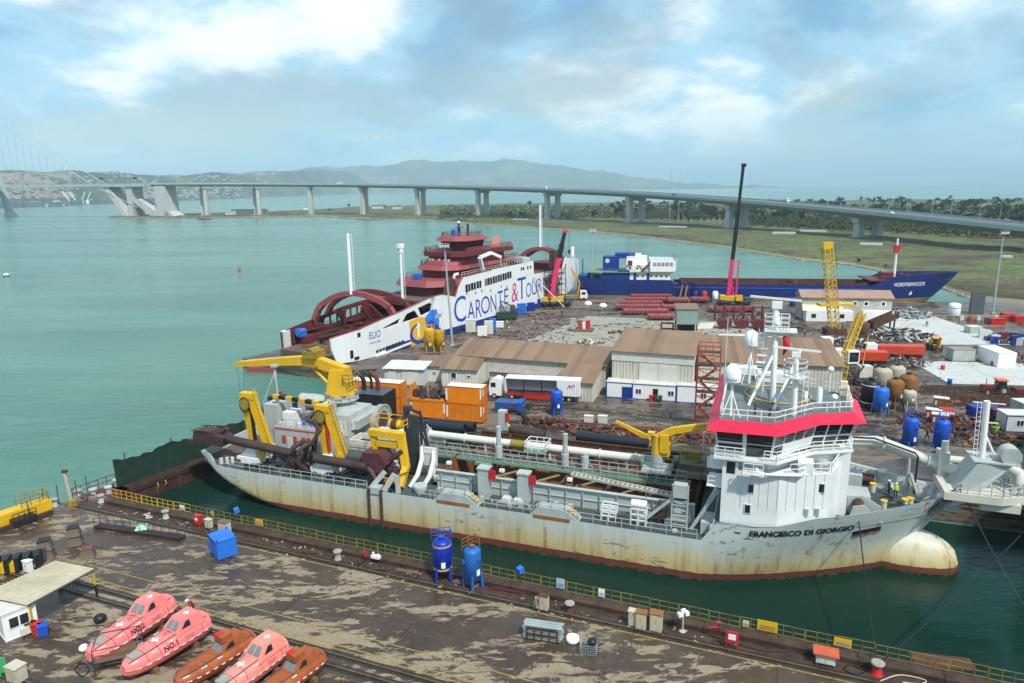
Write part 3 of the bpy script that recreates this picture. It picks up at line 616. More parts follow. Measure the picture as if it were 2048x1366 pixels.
pv=t.nodes.new('ShaderNodeVolumePrincipled');pv.inputs['Color'].default_value=(0.6,0.88,1.0,1);pv.inputs['Density'].default_value=0.00011;pv.inputs['Anisotropy'].default_value=-0.15
t.links.new(pv.outputs[0],t.nodes['Material Output'].inputs['Volume'])
hb=MB().bx(-R-500,R+500,-R-500,R+500,-6,470).build('haze',hz)
struct(hb,'stuff');hb['label']='pale blue haze filling the air over the bay';hb['category']='haze'
o=thing('mooring_buoy','white and dark mooring buoy floating far left on the water','buoy',G(13,552,0));MB().lathe([(.9,-.3),(1.5,0),(1.5,.5),(.3,.6)],14).build('float',DGREY,o);MB().lathe([(1.45,.5),(1.2,1.2),(.3,1.4)],14).build('top',OFFW,o)
o=thing('channel_buoy','small red conical buoy alone on the teal water','buoy',G(479,542,0));MB().lathe([(.8,-.2),(.9,.3),(.8,.6)],12).build('float',RED,o);MB().lathe([(.6,.6),(.15,2.0),(.05,2.4)],10).build('cone',RED,o)
# ======= SUCTION DREDGER
DR=thing('dredger','rust streaked pale grey suction dredger with red rimmed bridge lying in the basin','ship',SF.o,SF.a)
def lerp(a,b,t):return a+(b-a)*t
def clamp(x,a=0.,b=1.):return max(a,min(b,x))
def d_top(x):
 return interp([-37,-35.2,-34.2,28.2,29.6,35.5,38.8,44,53],[6.1,6.0,4.7,4.7,6.75,7.1,8.0,8.2,8.7],x)
def d_bot(x):return interp([-37.2,-35.5,-33.5,-30.5,-26,-19,60],[3.6,2.1,0.8,-0.3,-1.7,-3,-3],x)
def stem(z):return interp([-3,0,3.5,4.6,8.7],[47.5,48.6,49.6,50.2,53.2],z)
def hb(x,z):
 w=10.8*(1-.10*clamp((-27-x)/10)**2)
 x0=lerp(27,34,clamp(z/8))
 if x>x0:
  u=clamp((x-x0)/(stem(z)-x0));p=lerp(1.35,1.5,clamp(z/8));w*=max(0.0,1-u**p)**lerp(.9,1,clamp(z/8))
 r=2.6 if x<-10 else 1.2;k=clamp((z-d_bot(x))/r);return w*(1-(1-k)**2*.55)
m,t,bs,pos,obj,noise,rampc,mix,mapping,bump=nodemat('dredger_hull_paint')
sz=t.nodes.new('ShaderNodeSeparateXYZ');link(t,obj,sz.inputs[0])
def mm(op,a,b):
 n=t.nodes.new('ShaderNodeMath');n.operation=op
 for i,v in enumerate((a,b)):
  if isinstance(v,(int,float)):n.inputs[i].default_value=v
  else:link(t,v,n.inputs[i])
 return n.outputs[0]
zn=mm('ADD',mm('DIVIDE',sz.outputs[2],8.0),mm('MULTIPLY',mm('SUBTRACT',noise(obj,.35,7,.65),.5),.34))
grad=rampc(zn,[(0.0,(0.42,0.29,0.10)),(0.14,(0.54,0.42,0.18)),(0.3,(0.55,0.5,0.31)),(0.44,(0.51,0.54,0.46)),(0.6,(0.5,0.56,0.53)),(1.0,(0.53,0.59,0.58))])
streak=noise(mapping(obj,(.9,.9,.05)),1.3,7,.65)
low=rampc(mm('DIVIDE',sz.outputs[2],8.0),[(.12,(1,1,1)),(.62,(.12,.12,.12)),(.95,(.0,.0,.0))])
sf=mm('MULTIPLY',rampc(streak,[(.49,(0,0,0)),(.66,(.75,.75,.75))]),low)
c1=mix(sf,grad,(0.30,0.15,0.05))
sprout=rampc(noise(mapping(obj,(1,1,.03)),.55,4,.6),[(.63,(0,0,0)),(.67,(1,1,1))])
c1=mix(mm('MULTIPLY',sprout,rampc(noise(obj,.5,5,.6),[(.35,(0,0,0)),(.6,(.9,.9,.9))])),c1,(0.32,0.12,0.02))
scuff=mm('MULTIPLY',rampc(noise(mapping(obj,(.35,.35,1.1)),1.1,9,.72,1.5),[(.575,(0,0,0)),(.625,(.8,.8,.8))]),rampc(noise(obj,.16,3,.5),[(.45,(0,0,0)),(.6,(1,1,1))]))
c1=mix(scuff,c1,(0.05,0.055,0.055))
zb=mm('ADD',sz.outputs[2],mm('MULTIPLY',mm('SUBTRACT',noise(mapping(obj,(1,1,.4)),1.2,6,.7),.5),.35))
c1=mix(rampc(zb,[(.93,(1,1,1)),(.96,(0,0,0))]),c1,mix(noise(obj,1.4,8,.7),(0.10,0.028,0.022),(0.2,0.06,0.045)))
c1=mix(rampc(zb,[(.18,(1,1,1)),(.3,(0,0,0))]),c1,mix(rampc(noise(obj,1.1,6,.7),[(.45,(0,0,0)),(.6,(1,1,1))]),(0.012,0.014,0.01),(0.09,0.11,0.02)))
link(t,c1,bs.inputs['Base Color']);bs.inputs['Roughness'].default_value=.5
bump(noise(mapping(obj,(.5,.5,.2)),1.0,3,.5),.12,.15)
DHULL=m
st=[-37+i*1.0 for i in range(14)]+[-22+i*3.5 for i in range(15)]+[27.4,28.2,29.6,31.5,34]
rows_s,rows_p=[],[]
NV=16
for x in st:
 zt,z0=d_top(x),d_bot(x);zs=[lerp(z0,zt,j/NV)for j in range(NV+1)]
 rows_s.append([(x,-hb(x,z),z)for z in zs]);rows_p.append([(x,hb(x,z),z)for z in zs])
for i in range(1,31):
 u=(i/30)**.8;a,b_=[],[]
 for j in range(NV+1):
  v=j/NV;xe0=34+u*(stem(lerp(-3,8.6,v))-34);z=lerp(-3,d_top(xe0),v);x=34+u*(stem(z)-34)-(.0 if i<30 else 0);a.append((x,-hb(x,z)if i<30 else-.05,z));b_.append((x,hb(x,z)if i<30 else .05,z))
 rows_s.append(a);rows_p.append(b_)
h=MB().grid(rows_s,True);h.grid([r[::-1]for r in rows_p],True)
tr=rows_s[0]+rows_p[0][::-1];h.add(tr,[tuple(range(len(tr)))])
h.grid([[(p[0],-p[1],p[2])for p in r][:1]+r[:1]for r in rows_s],False)
HU=h.build('hull',DHULL,DR)
bl_=[]
for i in range(19):
 u=i/18;x=43+10.8*u;k=max(0.0,1-clamp((u-.52)/.48)**2.3)**.5 if u>.52 else 1.0;k*=clamp(.5+u*1.3)
 bl_.append([(x,2.35*k*cos(a),.5+3.65*k*sin(a)*(1 if sin(a)>0 else .9))for a in[2*pi*q/20 for q in range(21)]])
MB().grid(bl_,True).build('bulbous_bow',DHULL,HU)
CAPM=pm('bulwark_inner',(0.5,0.54,0.53),.55,var=.1,rust=.2,rcol=(.3,.22,.13))
def bul(x0,x1,k,zf):
 inn=[]
 for s in(-1,1):
  g_=[]
  for i in range(k+1):
   x=lerp(x0,x1,i/k);zt=d_top(x);y=max(0.02,hb(x,zt)-.16);g_.append([(x,s*max(.02,hb(x,zf)-.2),zf),(x,s*y,zt),(x,s*(hb(x,zt)+.04),zt+.05)])
  inn.append(g_ if s<0 else[r[::-1]for r in g_])
 b=MB();[b.grid(g_,False)for g_ in inn];return b
bul(29,52.9,40,6.55).build('bulwark',CAPM,DR);bul(-36.9,-34.4,4,4.6).build('stern_bulwark',CAPM,DR)
b=MB()
for i in range(16):
 x=43+i*.62
 y=hb(x,8)-.16
 if y>1:b.beam((x,y,6.6),(x,y-.05,d_top(x)),.06,.5)
b.build('bulwark_stays',CAPM,DR)
MB().beam((-36.85,-9.3,5.35),(-36.85,9.3,5.35),.12,1.5).build('stern_rail_plate',CAPM,DR)
MB().prism([(-36.8,-9.5),(-30,-10.65),(-4.2,-10.7),(-4.2,10.7),(-30,10.65),(-36.8,9.5)],4.4,4.6).build('aft_deck',DECKG,DR)
for s in(-1,1):MB().bx(-4.2,27.5,min(s*6.9,s*10.7),max(s*6.9,s*10.7),4.4,4.6).build('side_deck',DECKG,DR)
fd=[(29.4,-10.5)]+[(x,-(hb(x,6.6)-.1))for x in(34,37,40,43,45,47,49,50.5,51.4)]+[(x,hb(x,6.6)-.1)for x in(51.4,50.5,49,47,45,43,40,37,34)]+[(29.4,10.5)]
MB().prism(fd,6.35,6.6).build('foredeck',DECKG,DR)
MB().bx(27.5,29.45,-10.7,10.7,4.4,4.6).build('mid_deck',DECKG,DR)
MB().bx(29.3,29.42,-10.6,10.6,4.6,6.6).build('deck_break',GREYP,DR)
HOP=pm('hopper_rust',(0.2,0.078,0.024),.8,var=.45,rust=.45,rcol=(.05,.024,.016),sc=.3,st=.5)
hp=MB()
hp.grid([[(-3.5,-6.9,6.4),(27,-6.9,6.4)],[(-3.5,-6.9,3.8),(27,-6.9,3.8)],[(-3.5,-2.2,-2.2),(27,-2.2,-2.2)]],False)
hp.grid([[(-3.5,2.2,-2.2),(27,2.2,-2.2)],[(-3.5,6.9,3.8),(27,6.9,3.8)],[(-3.5,6.9,6.4),(27,6.9,6.4)]],False)
hp.add([(-3.5,-6.9,6.4),(-3.5,6.9,6.4),(-3.5,6.9,-2.2),(-3.5,-6.9,-2.2)],[(0,1,2,3)]);hp.add([(27,-6.9,6.4),(27,6.9,6.4),(27,6.9,-2.2),(27,-6.9,-2.2)],[(3,2,1,0)]);hp.add([(-3.5,-6.9,-2.1),(27,-6.9,-2.1),(27,6.9,-2.1),(-3.5,6.9,-2.1)],[(0,1,2,3)])
HO=hp.build('hopper',HOP,DR)
for x in(1.5,6.5,11.5,17,22):
 MB().bx(x-.25,x+.25,-6.8,6.8,-2,.8).beam((x,-6.8,5.9),(x,0,5.3),.3,.4).beam((x,0,5.3),(x,6.8,5.9),.3,.4).build('cross_beam',RUST,HO)
 MB().beam((x,-6.6,5.6),(x+4.2,0,5.2),.12,.2).build('brace',pm('yellowed_steel',(.3,.24,.12),.7,rust=.3),HO)
co=MB().bx(-3.2,27.2,-7.2,-7.0,4.6,6.75)
for i in range(16):co.bx(-2.6+i*1.95,-2.52+i*1.95,-7.42,-7.2,4.6,6.6)
co.bx(-3.2,27.2,-7.45,-6.95,6.75,6.85).bx(-3.2,27.2,-7.32,-7.2,5.6,5.68)
co.pipe([(-3.2,-7.1,5.6),(-4.1,-6.6,5.9),(-4.6,-5.4,6.3)],.5,8)
co.build('near_coaming',GREYP,DR)
co=MB().bx(-3.2,27.2,7.0,7.2,4.6,6.9).bx(-3.2,27.2,6.9,7.5,6.9,7.0)
for i in range(30):co.bx(-3+i,-2.9+i,6.85,7.0,5.6,6.9)
co.build('far_coaming',RUST,DR)
wk=MB().bx(-8.5,26,-.9,.9,5.75,6.05)
WK=wk.build('walkway',GREENW,DR)
MB().rail([(-8.3,-.85,6.05),(14.5,-.85,6.05)],1.05,.03,1.15).rail([(15.5,-.85,6.05),(25.5,-.85,6.05)],1.05,.03,1.15).rail([(-8.3,.85,6.05),(25.5,.85,6.05)],1.05,.03,1.15).build('railing',GREYP,WK)
MB().tube((-7,-.5,6.35),(26,-.5,6.35),.09,6).tube((-7,.3,6.3),(24,.3,6.3),.07,6).build('service_pipe',DGREY,WK)
MB().bx(-.8,1.4,-1.3,1.2,5.4,5.75).bx(5.2,8.0,.9,3.4,7.1,7.25).bx(13,15.6,-1.2,1.4,5.4,5.75).build('platform',GREENW,WK)
MB().rail([(5.2,.95,7.25),(8,.95,7.25),(8,3.35,7.25)],1.1,.04,1).rail([(5.2,.95,7.25),(5.2,3.35,7.25),(8,3.35,7.25)],1.1,.04,1).build('platform_rail',WHITE,WK)
for x in(2.0,10.8,13.3):MB().tube((x,0.2,5.4),(x,.2,10.4 if x!=13.3 else 8.2),.32,12).tube((x,.2,6.1),(x,.2,7.8),.48,12).build('actuator_post',GREYP,DR)
wp=MB().tube((-9.3,3.2,7.1),(21.5,3.2,7.1),.52,14)
for x in(-9.2,-4,0.5,5,10,14.5,19,21.4):wp.tube((x-.08,3.2,7.1),(x+.08,3.2,7.1),.66,14)
for x in(-7,-1,8,13,18):wp.bx(x-.12,x+.12,2.9,3.5,5.6,6.7)
wp.build('dredge_pipe',OFFW,DR)
MB().tube((2.6,3.2,7.1),(4.8,3.2,7.1),.56,14).build('pipe_sleeve',OYELL,DR)
FLP=pm('floating_pipe_black',(0.012,0.016,0.024),.45,var=.3)
for x0,x1,y,z in((-13.4,-6.3,8.2,6.45),(-12.4,-5.2,9.4,6.4),(10.3,19.8,7.9,7.4)):
 b=MB().tube((x0,y,z),(x1,y,z),.66,16,cap=False).tube((x0+.01,y,z),(x1-.01,y,z),.54,16,cap=False)
 for x in(x0+.3,x1-.3):b.tube((x-.1,y,z),(x+.1,y,z),.72,16,cap=False)
 o=b.build('floating_pipe_section',FLP,None);o.parent=None;o.location=SF.o;o.rotation_euler.z=SF.a
 tag(o,{-13.4:'black floating pipe section resting on the dredger left of its walkway',-12.4:'black floating pipe section lying behind the left one',10.3:'long black floating pipe section resting beside the small yellow deck crane'}[x0],'pipe')
for x in(-12,-7.5,11.5,15,18.7):MB().bx(x-.1,x+.1,7.3,8.9,4.6,5.85 if x<0 else 6.75).build('pipe_cradle',GREYP,DR)
MB().tube((.8,7.8,7.4),(5.8,7.6,7.0),.7,12).pipe([(1,7.4,6.8),(1.5,5.5,6.4),(3.2,4.2,6.4)],.3,8).build('rusty_pipe_piece',PIPEB,DR)
for x,rh in((3.3,0),(8.2,0)):
 o=MB().bx(x-.65,x+.65,-8.4,-7.3,4.6,8.1).bx(x-.75,x+.75,-8.5,-7.2,8.1,8.3).build('control_cabinet',GREYP,DR);MB().bx(x+.7,x+1.55,-8.35,-8.25,7.0,8.15).bx(x+.7,x+.8,-8.3,-7.6,7.0,8.15).build('open_red_door',RED,o)
o=MB().bx(-1.6,-.5,9.3,10.3,5.6,9.3).build('control_cabinet',GREYP,DR);MB().bx(-.45,.1,9.2,9.3,7.8,9.1).build('open_red_door',RED,o)
for x,y,z in((-1.6,-7.1,7.7),(5.2,-7.1,7.6),(13.4,-7.1,7.6),(7.4,-6.9,7.3)):
 o=MB().rail([(x-.3,y,6.85),(x+.3,y,6.85)],z-6.9,.03,.6).build('lamp_stand',OYELL,DR);MB().bx(x-.28,x+.28,y-.2,y+.2,z,z+.32).build('flood_lamp',CLEANW,o)
for x in(18.4,21.6):
 o=MB().rail([(x-.8,-9.6,4.6),(x+.8,-9.6,4.6)],1.9,.06,.8,3,.06).rail([(x-.8,-8.8,4.6),(x+.8,-8.8,4.6)],1.9,.06,.8,3,.06).build('liferaft_rack',WHITE,DR)
 if x>20:MB().tube((x-.8,-9.2,2.35+4.6),(x+.8,-9.2,2.35+4.6),.45,12).tube((x-.05,-9.2,6.95),(x+.05,-9.2,6.95),.48,12).build('liferaft_canister',CLEANW,o)
MB().bx(19.4,20.7,-9.8,-8.9,4.6,5.7).bx(19.5,20.6,-9.9,-9.8,4.8,5.4).build('deck_box',DGREY,DR)
lr=MB();lr.pipe([(24+.42*cos(a),-7.55,6.1+.42*sin(a))for a in[2*pi*i/16 for i in range(17)]],.1,6);lr.build('life_ring',pm('life_ring_red',(.6,.06,.05),.5),DR)
MB().rail([(-4,-10.55,4.6),(-1,-10.55,4.6)],1.05).rail([(1.2,-10.55,4.6),(10.5,-10.55,4.6)],1.05).rail([(13.8,-10.55,4.6),(27.8,-10.55,4.6)],1.05).rail([(-33.5,-10.3,4.6),(-30,-10.55,4.6),(-11,-10.55,4.6)],1.05).rail([(-33,10.3,4.6),(28,10.5,4.6)],1.05).build('deck_railing',GREYP,DR)
for x in(-1.0,10.8):
 o=MB().sprism([(x-1,4.6),(x+4.6,4.6),(x+3,5.7),(x,5.7)],-10.75,-9.4).build('raised_step',GREYP,DR)
 MB().rail([(x-.9,-10.7,4.7),(x,-10.7,5.7),(x+3,-10.7,5.7),(x+4.4,-10.7,4.7)],1.0).build('step_railing',GREYP,o)
 MB().bx(x-.6,x+3.6,-10.83,-10.77,4.35,4.75).build('stained_plate',RUSTO,o)
 for q in range(3):MB().bx(x+3.3+q*.42,x+3.6+q*.42,-10.3,-9.5,5.5-q*.3,5.62-q*.3).build('yellow_step',YELL,o)
for x in(5.6,7.0):MB().sprism([(x,4.6),(x+1.2,4.6),(x+1.0,5.2),(x+.2,5.2)],-8.9,-8.0).build('deck_vent',OFFW,DR)
b=MB().beam((12.8,-4.6,7.2),(24.5,-6.3,7.0),.12,.28).beam((12.9,-3.8,7.2),(24.6,-5.5,7.0),.12,.28)
for i in range(22):f=i/21;b.beam((lerp(12.9,24.5,f),lerp(-4.6,-6.3,f),lerp(7.2,7.0,f)),(lerp(12.9,24.6,f),lerp(-3.8,-5.5,f),lerp(7.2,7.0,f)),.3,.06)
o=tag(b.build('gangway_ladder',pm('aluminium_worn',(.42,.4,.33),.5,var=.2),None,SF.o,SF.a),'pale aluminium gangway ladder laid across the front of the open hopper','ladder')
b=MB().rail([(22.3,-9.2,4.6),(22.3,-9.2,4.61)],4.2)
for x in(25.0,26.6):b.beam((x,-9.0,4.6),(x,-9.0,9.6),.16)
for k in range(8):b.beam((25,-9,5.1+k*.55),(26.6,-9,5.1+k*.55),.1)
b.beam((21.8,-9,4.8),(25.2,-9,8.2),.25,.3).bx(25.1,26.5,-9.4,-8.4,8.3,9.7).build('loading_davit',GREYP,DR)
MB().tube((23.6,-8.4,4.6),(23.6,-8.4,7.4),.09,6).bx(22.8,24.4,-8.5,-8.2,5.4,6.2).beam((23,-8.4,5.6),(24.5,-8.4,7.8),.08).build('rusty_bracket',RUST,DR)
MB().bx(28.0,29.3,-9.2,-6.5,4.6,5.9).build('grey_hatch',GREYP,DR)
o=MB().tube((22,1.0,4.0),(22,1.0,9.0),.75,16).bx(20.3,23.8,-.6,2.6,7.0,7.15).build('crane_pedestal',GREYP,DR)
MB().rail([(20.3,-.6,7.15),(23.8,-.6,7.15),(23.8,2.6,7.15),(20.3,2.6,7.15),(20.3,-.6,7.15)],1.1,.04,1.2).build('pedestal_rail',GREENW,o)
o=MB().tube((22,1,9.0),(22,1,11.2),.78,12,.55).bx(21.9,23.4,.4,1.7,8.8,10.4).build('deck_crane',YELL,DR)
MB().sprism([(21.6,10.6),(22.3,10.6),(23.8,11.6),(29.5,13.3),(29.5,13.8),(23.4,12.3),(21.6,11.2)],.65,1.35).build('crane_boom',YELL,o)
MB().tube((22.8,.5,9.6),(25.0,.7,11.8),.14,8).build('luffing_cylinder',OYELL,o)
MB().bx(22.3,23.3,.2,.6,9.3,11.5).bx(20.8,21.6,.4,1.2,11.2,11.6).build('winch_guard',YELL,o)
o=MB().bx(24.0,28.5,2.5,6.2,5.6,6.2).tube((23.5,4.5,6.9),(29.6,4.5,7.6),.6,12).bx(24.3,27.6,3.2,5.8,7.0,7.15).build('valve_platform',pm('stained_grey',(.3,.28,.2),.7,rust=.5),DR)
MB().rail([(24.3,3.2,7.15),(27.6,3.2,7.15),(27.6,5.8,7.15),(24.3,5.8,7.15)],1.1).rail([(24.3,5.8,7.15),(24.3,3.2,7.15)],1.1).build('valve_rail',OYELL,o)
MB().bx(24.8,26.6,4.0,5.2,7.15,8.4).build('valve_gear',OYELL,o)
o=MB().rail([(28,5,6.2),(29,5,6.2)],2.0).build('canister_stand',WHITE,DR);MB().tube((27.8,5,8.5),(29.2,5,8.5),.42,12).build('liferaft_canister',CLEANW,o)
# ---- aft: crane, deck houses, A frames, suction pipe
o=MB().bx(-29.8,-19.2,-3.6,4.5,4.6,8.4).bx(-31.6,-29.4,-3.2,.2,4.6,11.2).build('aft_deckhouse',GREYP,DR)
RSTR=pm('red_stripe',(.45,.05,.05),.5)
MB().bx(-29.6,-19.4,-3.66,-3.6,8.0,8.15).build('red_pipe',RSTR,o)
for x in(-28.4,-26.6,-25.2,-24.4):MB().bx(x,x+.5,-3.75,-3.6,6.2,7.2).build('fire_box',RSTR,o)
for x,z in((-27.6,5.0),(-22.4,4.9)):MB().bx(x,x+.9,-3.68,-3.6,z,z+1.9).build('door',OFFW,o)
MB().rail([(-29.5,-3.5,8.4),(-19.5,-3.5,8.4)],1.05).build('house_railing',GREYP,o)
MB().bx(-28.6,-26.9,-3.0,-1.0,8.4,10.3).build('locker',WHITE,o)
for q in range(5):MB().tube((-25.6+q*.62,-2.4,8.4),(-25.6+q*.62,-2.4,9.3),.28,10).build('oil_drum',(BLUE,OYELL,BLUE,BLUE,OYELL)[q],o)
MB().bx(-22.0,-20.6,-3.2,-1.8,8.4,12.2).build('vent_post',GREYP,o)
MB().beam((-30.2,-2.6,12.3),(-21.6,-2.6,11.9),.5).build('striped_beam',YELL,DR)
for q in range(4):MB().beam((-29.2+q*2.15,-2.6,12.255-q*.1),(-28.1+q*2.15,-2.6,12.205-q*.1),.54).build('black_stripe',BLACK,DR)
MB().tube((-30.6,-1.4,11.2),(-30.6,-1.4,16.2),.2,8).tube((-32,-2.6,11.2),(-30.6,-1.4,15.4),.08,6).tube((-29.4,-2.6,11.2),(-30.6,-1.4,15.4),.08,6).bx(-31,-30.2,-1.8,-1,16.1,16.4).build('boom_rest',GREYP,DR)
o=MB().bx(-24.6,-17.6,-1.6,5.2,8.4,9.6).frust([(-24,-2.6),(-18.2,-2.6),(-18.2,4.2),(-24,4.2)],4.6,[(-23.6,-2.2),(-18.6,-2.2),(-18.6,3.8),(-23.6,3.8)],10.4).lathe([(2.2,10.3),(1.75,11.4),(1.75,12.3)],20,(-21.4,.8,0)).build('crane_foundation',GREYP,DR)
for q in range(4):MB().bx(-21.6+q*.8,-21.1+q*.8,-2.48,-2.4,7.6,9.8).build('stiffener_frame',OFFW,o)
MB().lathe([(2.3,11.75),(2.3,11.85)],20,(-21.4,.8,0)).rail([(-21.4+2.25*cos(a),.8+2.25*sin(a),11.85)for a in[2*pi*i/12 for i in range(13)]],.9,.03,1.2).build('slew_platform',GREYP,o)
CR=MB().lathe([(1.75,12.3),(1.7,12.6)],16,(-21.4,.8,0)).frust([(-23,-.7),(-19.9,-.7),(-19.9,2.3),(-23,2.3)],12.6,[(-22.5,-.2),(-20.4,-.2),(-20.4,1.8),(-22.5,1.8)],16.0).build('main_crane',YELL,DR)
MB().sprism([(-20.2,15.2),(-20.2,16.3),(-25.6,17.6),(-31,16.95),(-38.6,15.8),(-39.2,15.55),(-39.0,15.1),(-31,15.85),(-26.4,16.3),(-22.6,15.5)],.2,1.5).build('boom',YELL,CR)
MB().bx(-26.6,-24.6,-.3,2.0,17.4,18.3).tube((-25.6,-.2,18.2),(-25.6,1.9,18.2),.55,12).bx(-26.2,-24.6,-.6,.2,16.2,16.4).rail([(-26.6,-.3,17.6),(-24.6,-.3,17.6)],1.1).build('boom_winch',OYELL,CR)
MB().tube((-22.7,.6,13.2),(-26.0,.6,16.2),.22,8).tube((-22.7,1.4,13.2),(-26.0,1.4,16.2),.22,8).build('boom_cylinder',YELL,CR)
MB().tube((-38.9,.6,15.1),(-38.6,.6,9.2),.035,4).tube((-37.9,.9,15.3),(-38.4,.8,9.2),.035,4).bx(-38.8,-38.2,.5,.9,8.2,9.2).tube((-38.5,.7,8.2),(-38.5,.7,4.8),.03,4).build('hoist_wire',DGREY,CR)
MB().rail([(-20.2,-.6,14.0),(-19.2,-.6,14.0),(-19.2,1.8,14.0)],1.6,.05,.8,3).build('cab_guard',OYELL,CR)
o=MB().tube((-28.6,1.5,10.6),(-23.6,1.5,10.6),1.15,16).bx(-28.6,-27.4,.4,2.6,8.4,10.6).build('exhaust_casing',GREYP,DR)
o=MB().tube((-15.6,.6,9.4),(-15.0,.6,9.4),2.1,22).bx(-17,-13.8,-.6,1.6,4.6,7.3).build('hose_reel',pm('weathered_grey',(.33,.34,.3),.7,var=.2,rust=.4,rcol=(.15,.12,.08)),DR);MB().tube((-14.98,.6,9.4),(-14.9,.6,9.4),1.2,18).build('reel_hub',RUST,o);MB().bx(-14.6,-13.2,-1.4,-.6,7.3,8.9).tube((-13.9,-1.42,8.1),(-13.9,-1.5,8.1),.5,14).build('fan_housing',OFFW,o)
for i in range(18):a=pi*i/17;MB().beam((-14.95,.6+2.02*cos(a),9.4+2.02*sin(a)),(-14.8,.6+2.15*cos(a),9.4+2.15*sin(a)),.12).build('reel_clamp',GREYP,o)
o=MB().bx(-17.4,-12.4,-4.2,-1.4,6.6,7.2).bx(-17.4,-17.2,-4.2,-1.4,7.2,8.0).bx(-12.6,-12.4,-4.2,-1.4,7.2,8.0).bx(-17.2,-12.6,-1.6,-1.4,7.2,8.0).bx(-17.2,-12.6,-4.2,-4.0,7.2,8.0).build('open_tank_tray',OFFW,DR)
MB().rail([(-17.4,-4.4,6.2),(-12.2,-4.4,6.2),(-12.2,-1.2,6.2)],1.2).bx(-17.6,-12.2,-4.5,-1.2,4.6,6.2).build('tray_frame',pm('stained_cream',(.34,.31,.22),.7,rust=.5),o)
MB().bx(-17,-12.8,-3.9,-1.7,7.2,7.3).build('tray_liner',BLACK,o)
MB().lathe([(1.3,0),(1.35,.8),(1.0,1.5),(.2,1.8)],16,(-13.2,1.5,7.2)).bx(-15,-11.5,.2,3.0,4.6,7.2).build('white_fan_casing',OFFW,DR)
for i in range(2):
 x,y,zt=(-30.2,-7.2,13.8)if i==0 else(-18.6,-7.2,13.2)
 o=MB().bx(x-1.9,x+1.5,-8.6,-5.6,4.6,5.5).frust([(x-1.4,-8.2),(x+1.0,-8.2),(x+1.0,-6),(x-1.4,-6)],5.5,[(x-.7,-7.6),(x+.3,-7.6),(x+.3,-6.6),(x-.7,-6.6)],6.9).build('a_frame_base',WHITE,DR)
 A=MB().beam((x-.9,y,zt),(x-.3,y+.3,6.6),.75,.8).beam((x+.2,y,zt),(x+2.1,y+.2,6.9),.85,1.0).beam((x+2.0,y+.1,7.3),(x+1.0,y-.3,5.4),.9,.9).bx(x-1.3,x+.8,y-.5,y+.5,zt-.5,zt+.3).beam((x-.2,y+1.0,zt-.6),(x+.9,y+1.0,6.8),.5,.5).build('a_frame',YELL,DR)
 MB().tube((x-.55,y-.62,zt-1.2),(x-.55,y-.4,zt-1.2),.75,16).build('sheave',OYELL,A)
 MB().pipe([(x-.55+.8*cos(a),y-.55,zt-1.3+1.0*sin(a))for a in[pi*2*k/16 for k in range(17)]],.07,6).build('sheave_rim',BLACK,A)
 lad=MB();p0,p1=Vector((x+.9,y-.5,zt+1.0)),Vector((x+2.9,y-.3,7.0));lad.beam(p0,p1,.07).beam(p0+Vector((.4,0,0)),p1+Vector((.4,0,0)),.07)
 for k in range(16):q=p0.lerp(p1,k/15);lad.beam(q,q+Vector((.4,0,0)),.05)
 lad.build('frame_ladder',OYELL if i else YELL,A)
 MB().tube((x+.1,y-.1,zt-.7),(x+.3,y-.1,7.5),.22,8).build('hoist_cylinder',BLACK if i==0 else RED,A)
SP=MB().tube((-34.5,-8.6,7.9),(-22.5,-8.6,6.9),.58,14).tube((-19.6,-8.6,6.75),(-12.0,-8.6,6.55),.6,14).pipe([(-12,-8.6,6.5),(-11.2,-8.9,6.1),(-10.9,-9.0,5.4),(-9.8,-8.8,4.95)],.38,10).build('suction_pipe',PIPEB,DR)
MB().sprism([(-38.3,7.2),(-33.6,6.9),(-33.2,8.2),(-36.5,8.9),(-38.1,8.6)],-9.6,-7.6).bx(-38.9,-37.9,-9.8,-7.4,6.9,7.5).tube((-34.6,-8.6,8.4),(-33.2,-8.6,9.3),.3,8).build('drag_head',pm('drag_head_purple_rust',(.065,.03,.03),.6,var=.4,rust=.4),SP)
b=MB()
for i in range(7):b.beam((-38.2+i*.6,-9.7,8.75),(-38.2+i*.6,-7.5,8.75),.1)
b.beam((-38.3,-9.7,8.8),(-34.6,-9.7,9.1),.12).beam((-38.3,-7.5,8.8),(-34.6,-7.5,9.1),.12).build('drag_head_grating',RUST,SP)
for xo,yo in((-22.0,0),(-20.8,.1)):
 MB().pipe([(xo+.5*sin(a*1.5),-8.6+1.35*cos(a),6.9+1.7*sin(a))for a in[pi*(-.35+1.7*k/18)for k in range(19)]],.34,8).build('gimbal_ring',PIPEB,SP)
MB().pipe([(-20.4,-8.2,7.0),(-20.2,-7.8,8.6),(-19.4,-7.6,10.4),(-20.0,-7.6,11.3),(-21.2,-7.7,11.4)],[.5,.45,.42,.38,.3],8).build('hook_arm',RUST,SP)
b=MB()
for k in range(9):b.tube((-15.2+k*.3,-7.6,7.3),(-15.02+k*.3,-7.6,7.3),.72,14)
b.tube((-15.2,-7.6,7.3),(-12.5,-7.6,7.3),.58,14).build('ribbed_hose',pm('ribbed_hose_grey',(.07,.085,.09),.6),SP)
MB().sprism([(-12.6,6.2),(-10.2,6.0),(-9.2,7.2),(-10.2,8.6),(-12.6,8.4)],-8.8,-6.4).tube((-9.6,-7.6,7.2),(-7.6,-7.4,8.8),.35,10).tube((-10,-7.2,6),(-8,-8.2,6),.5,10).build('trunnion_slide',pm('purple_primer',(.09,.03,.032),.55,var=.4,rust=.3),SP)
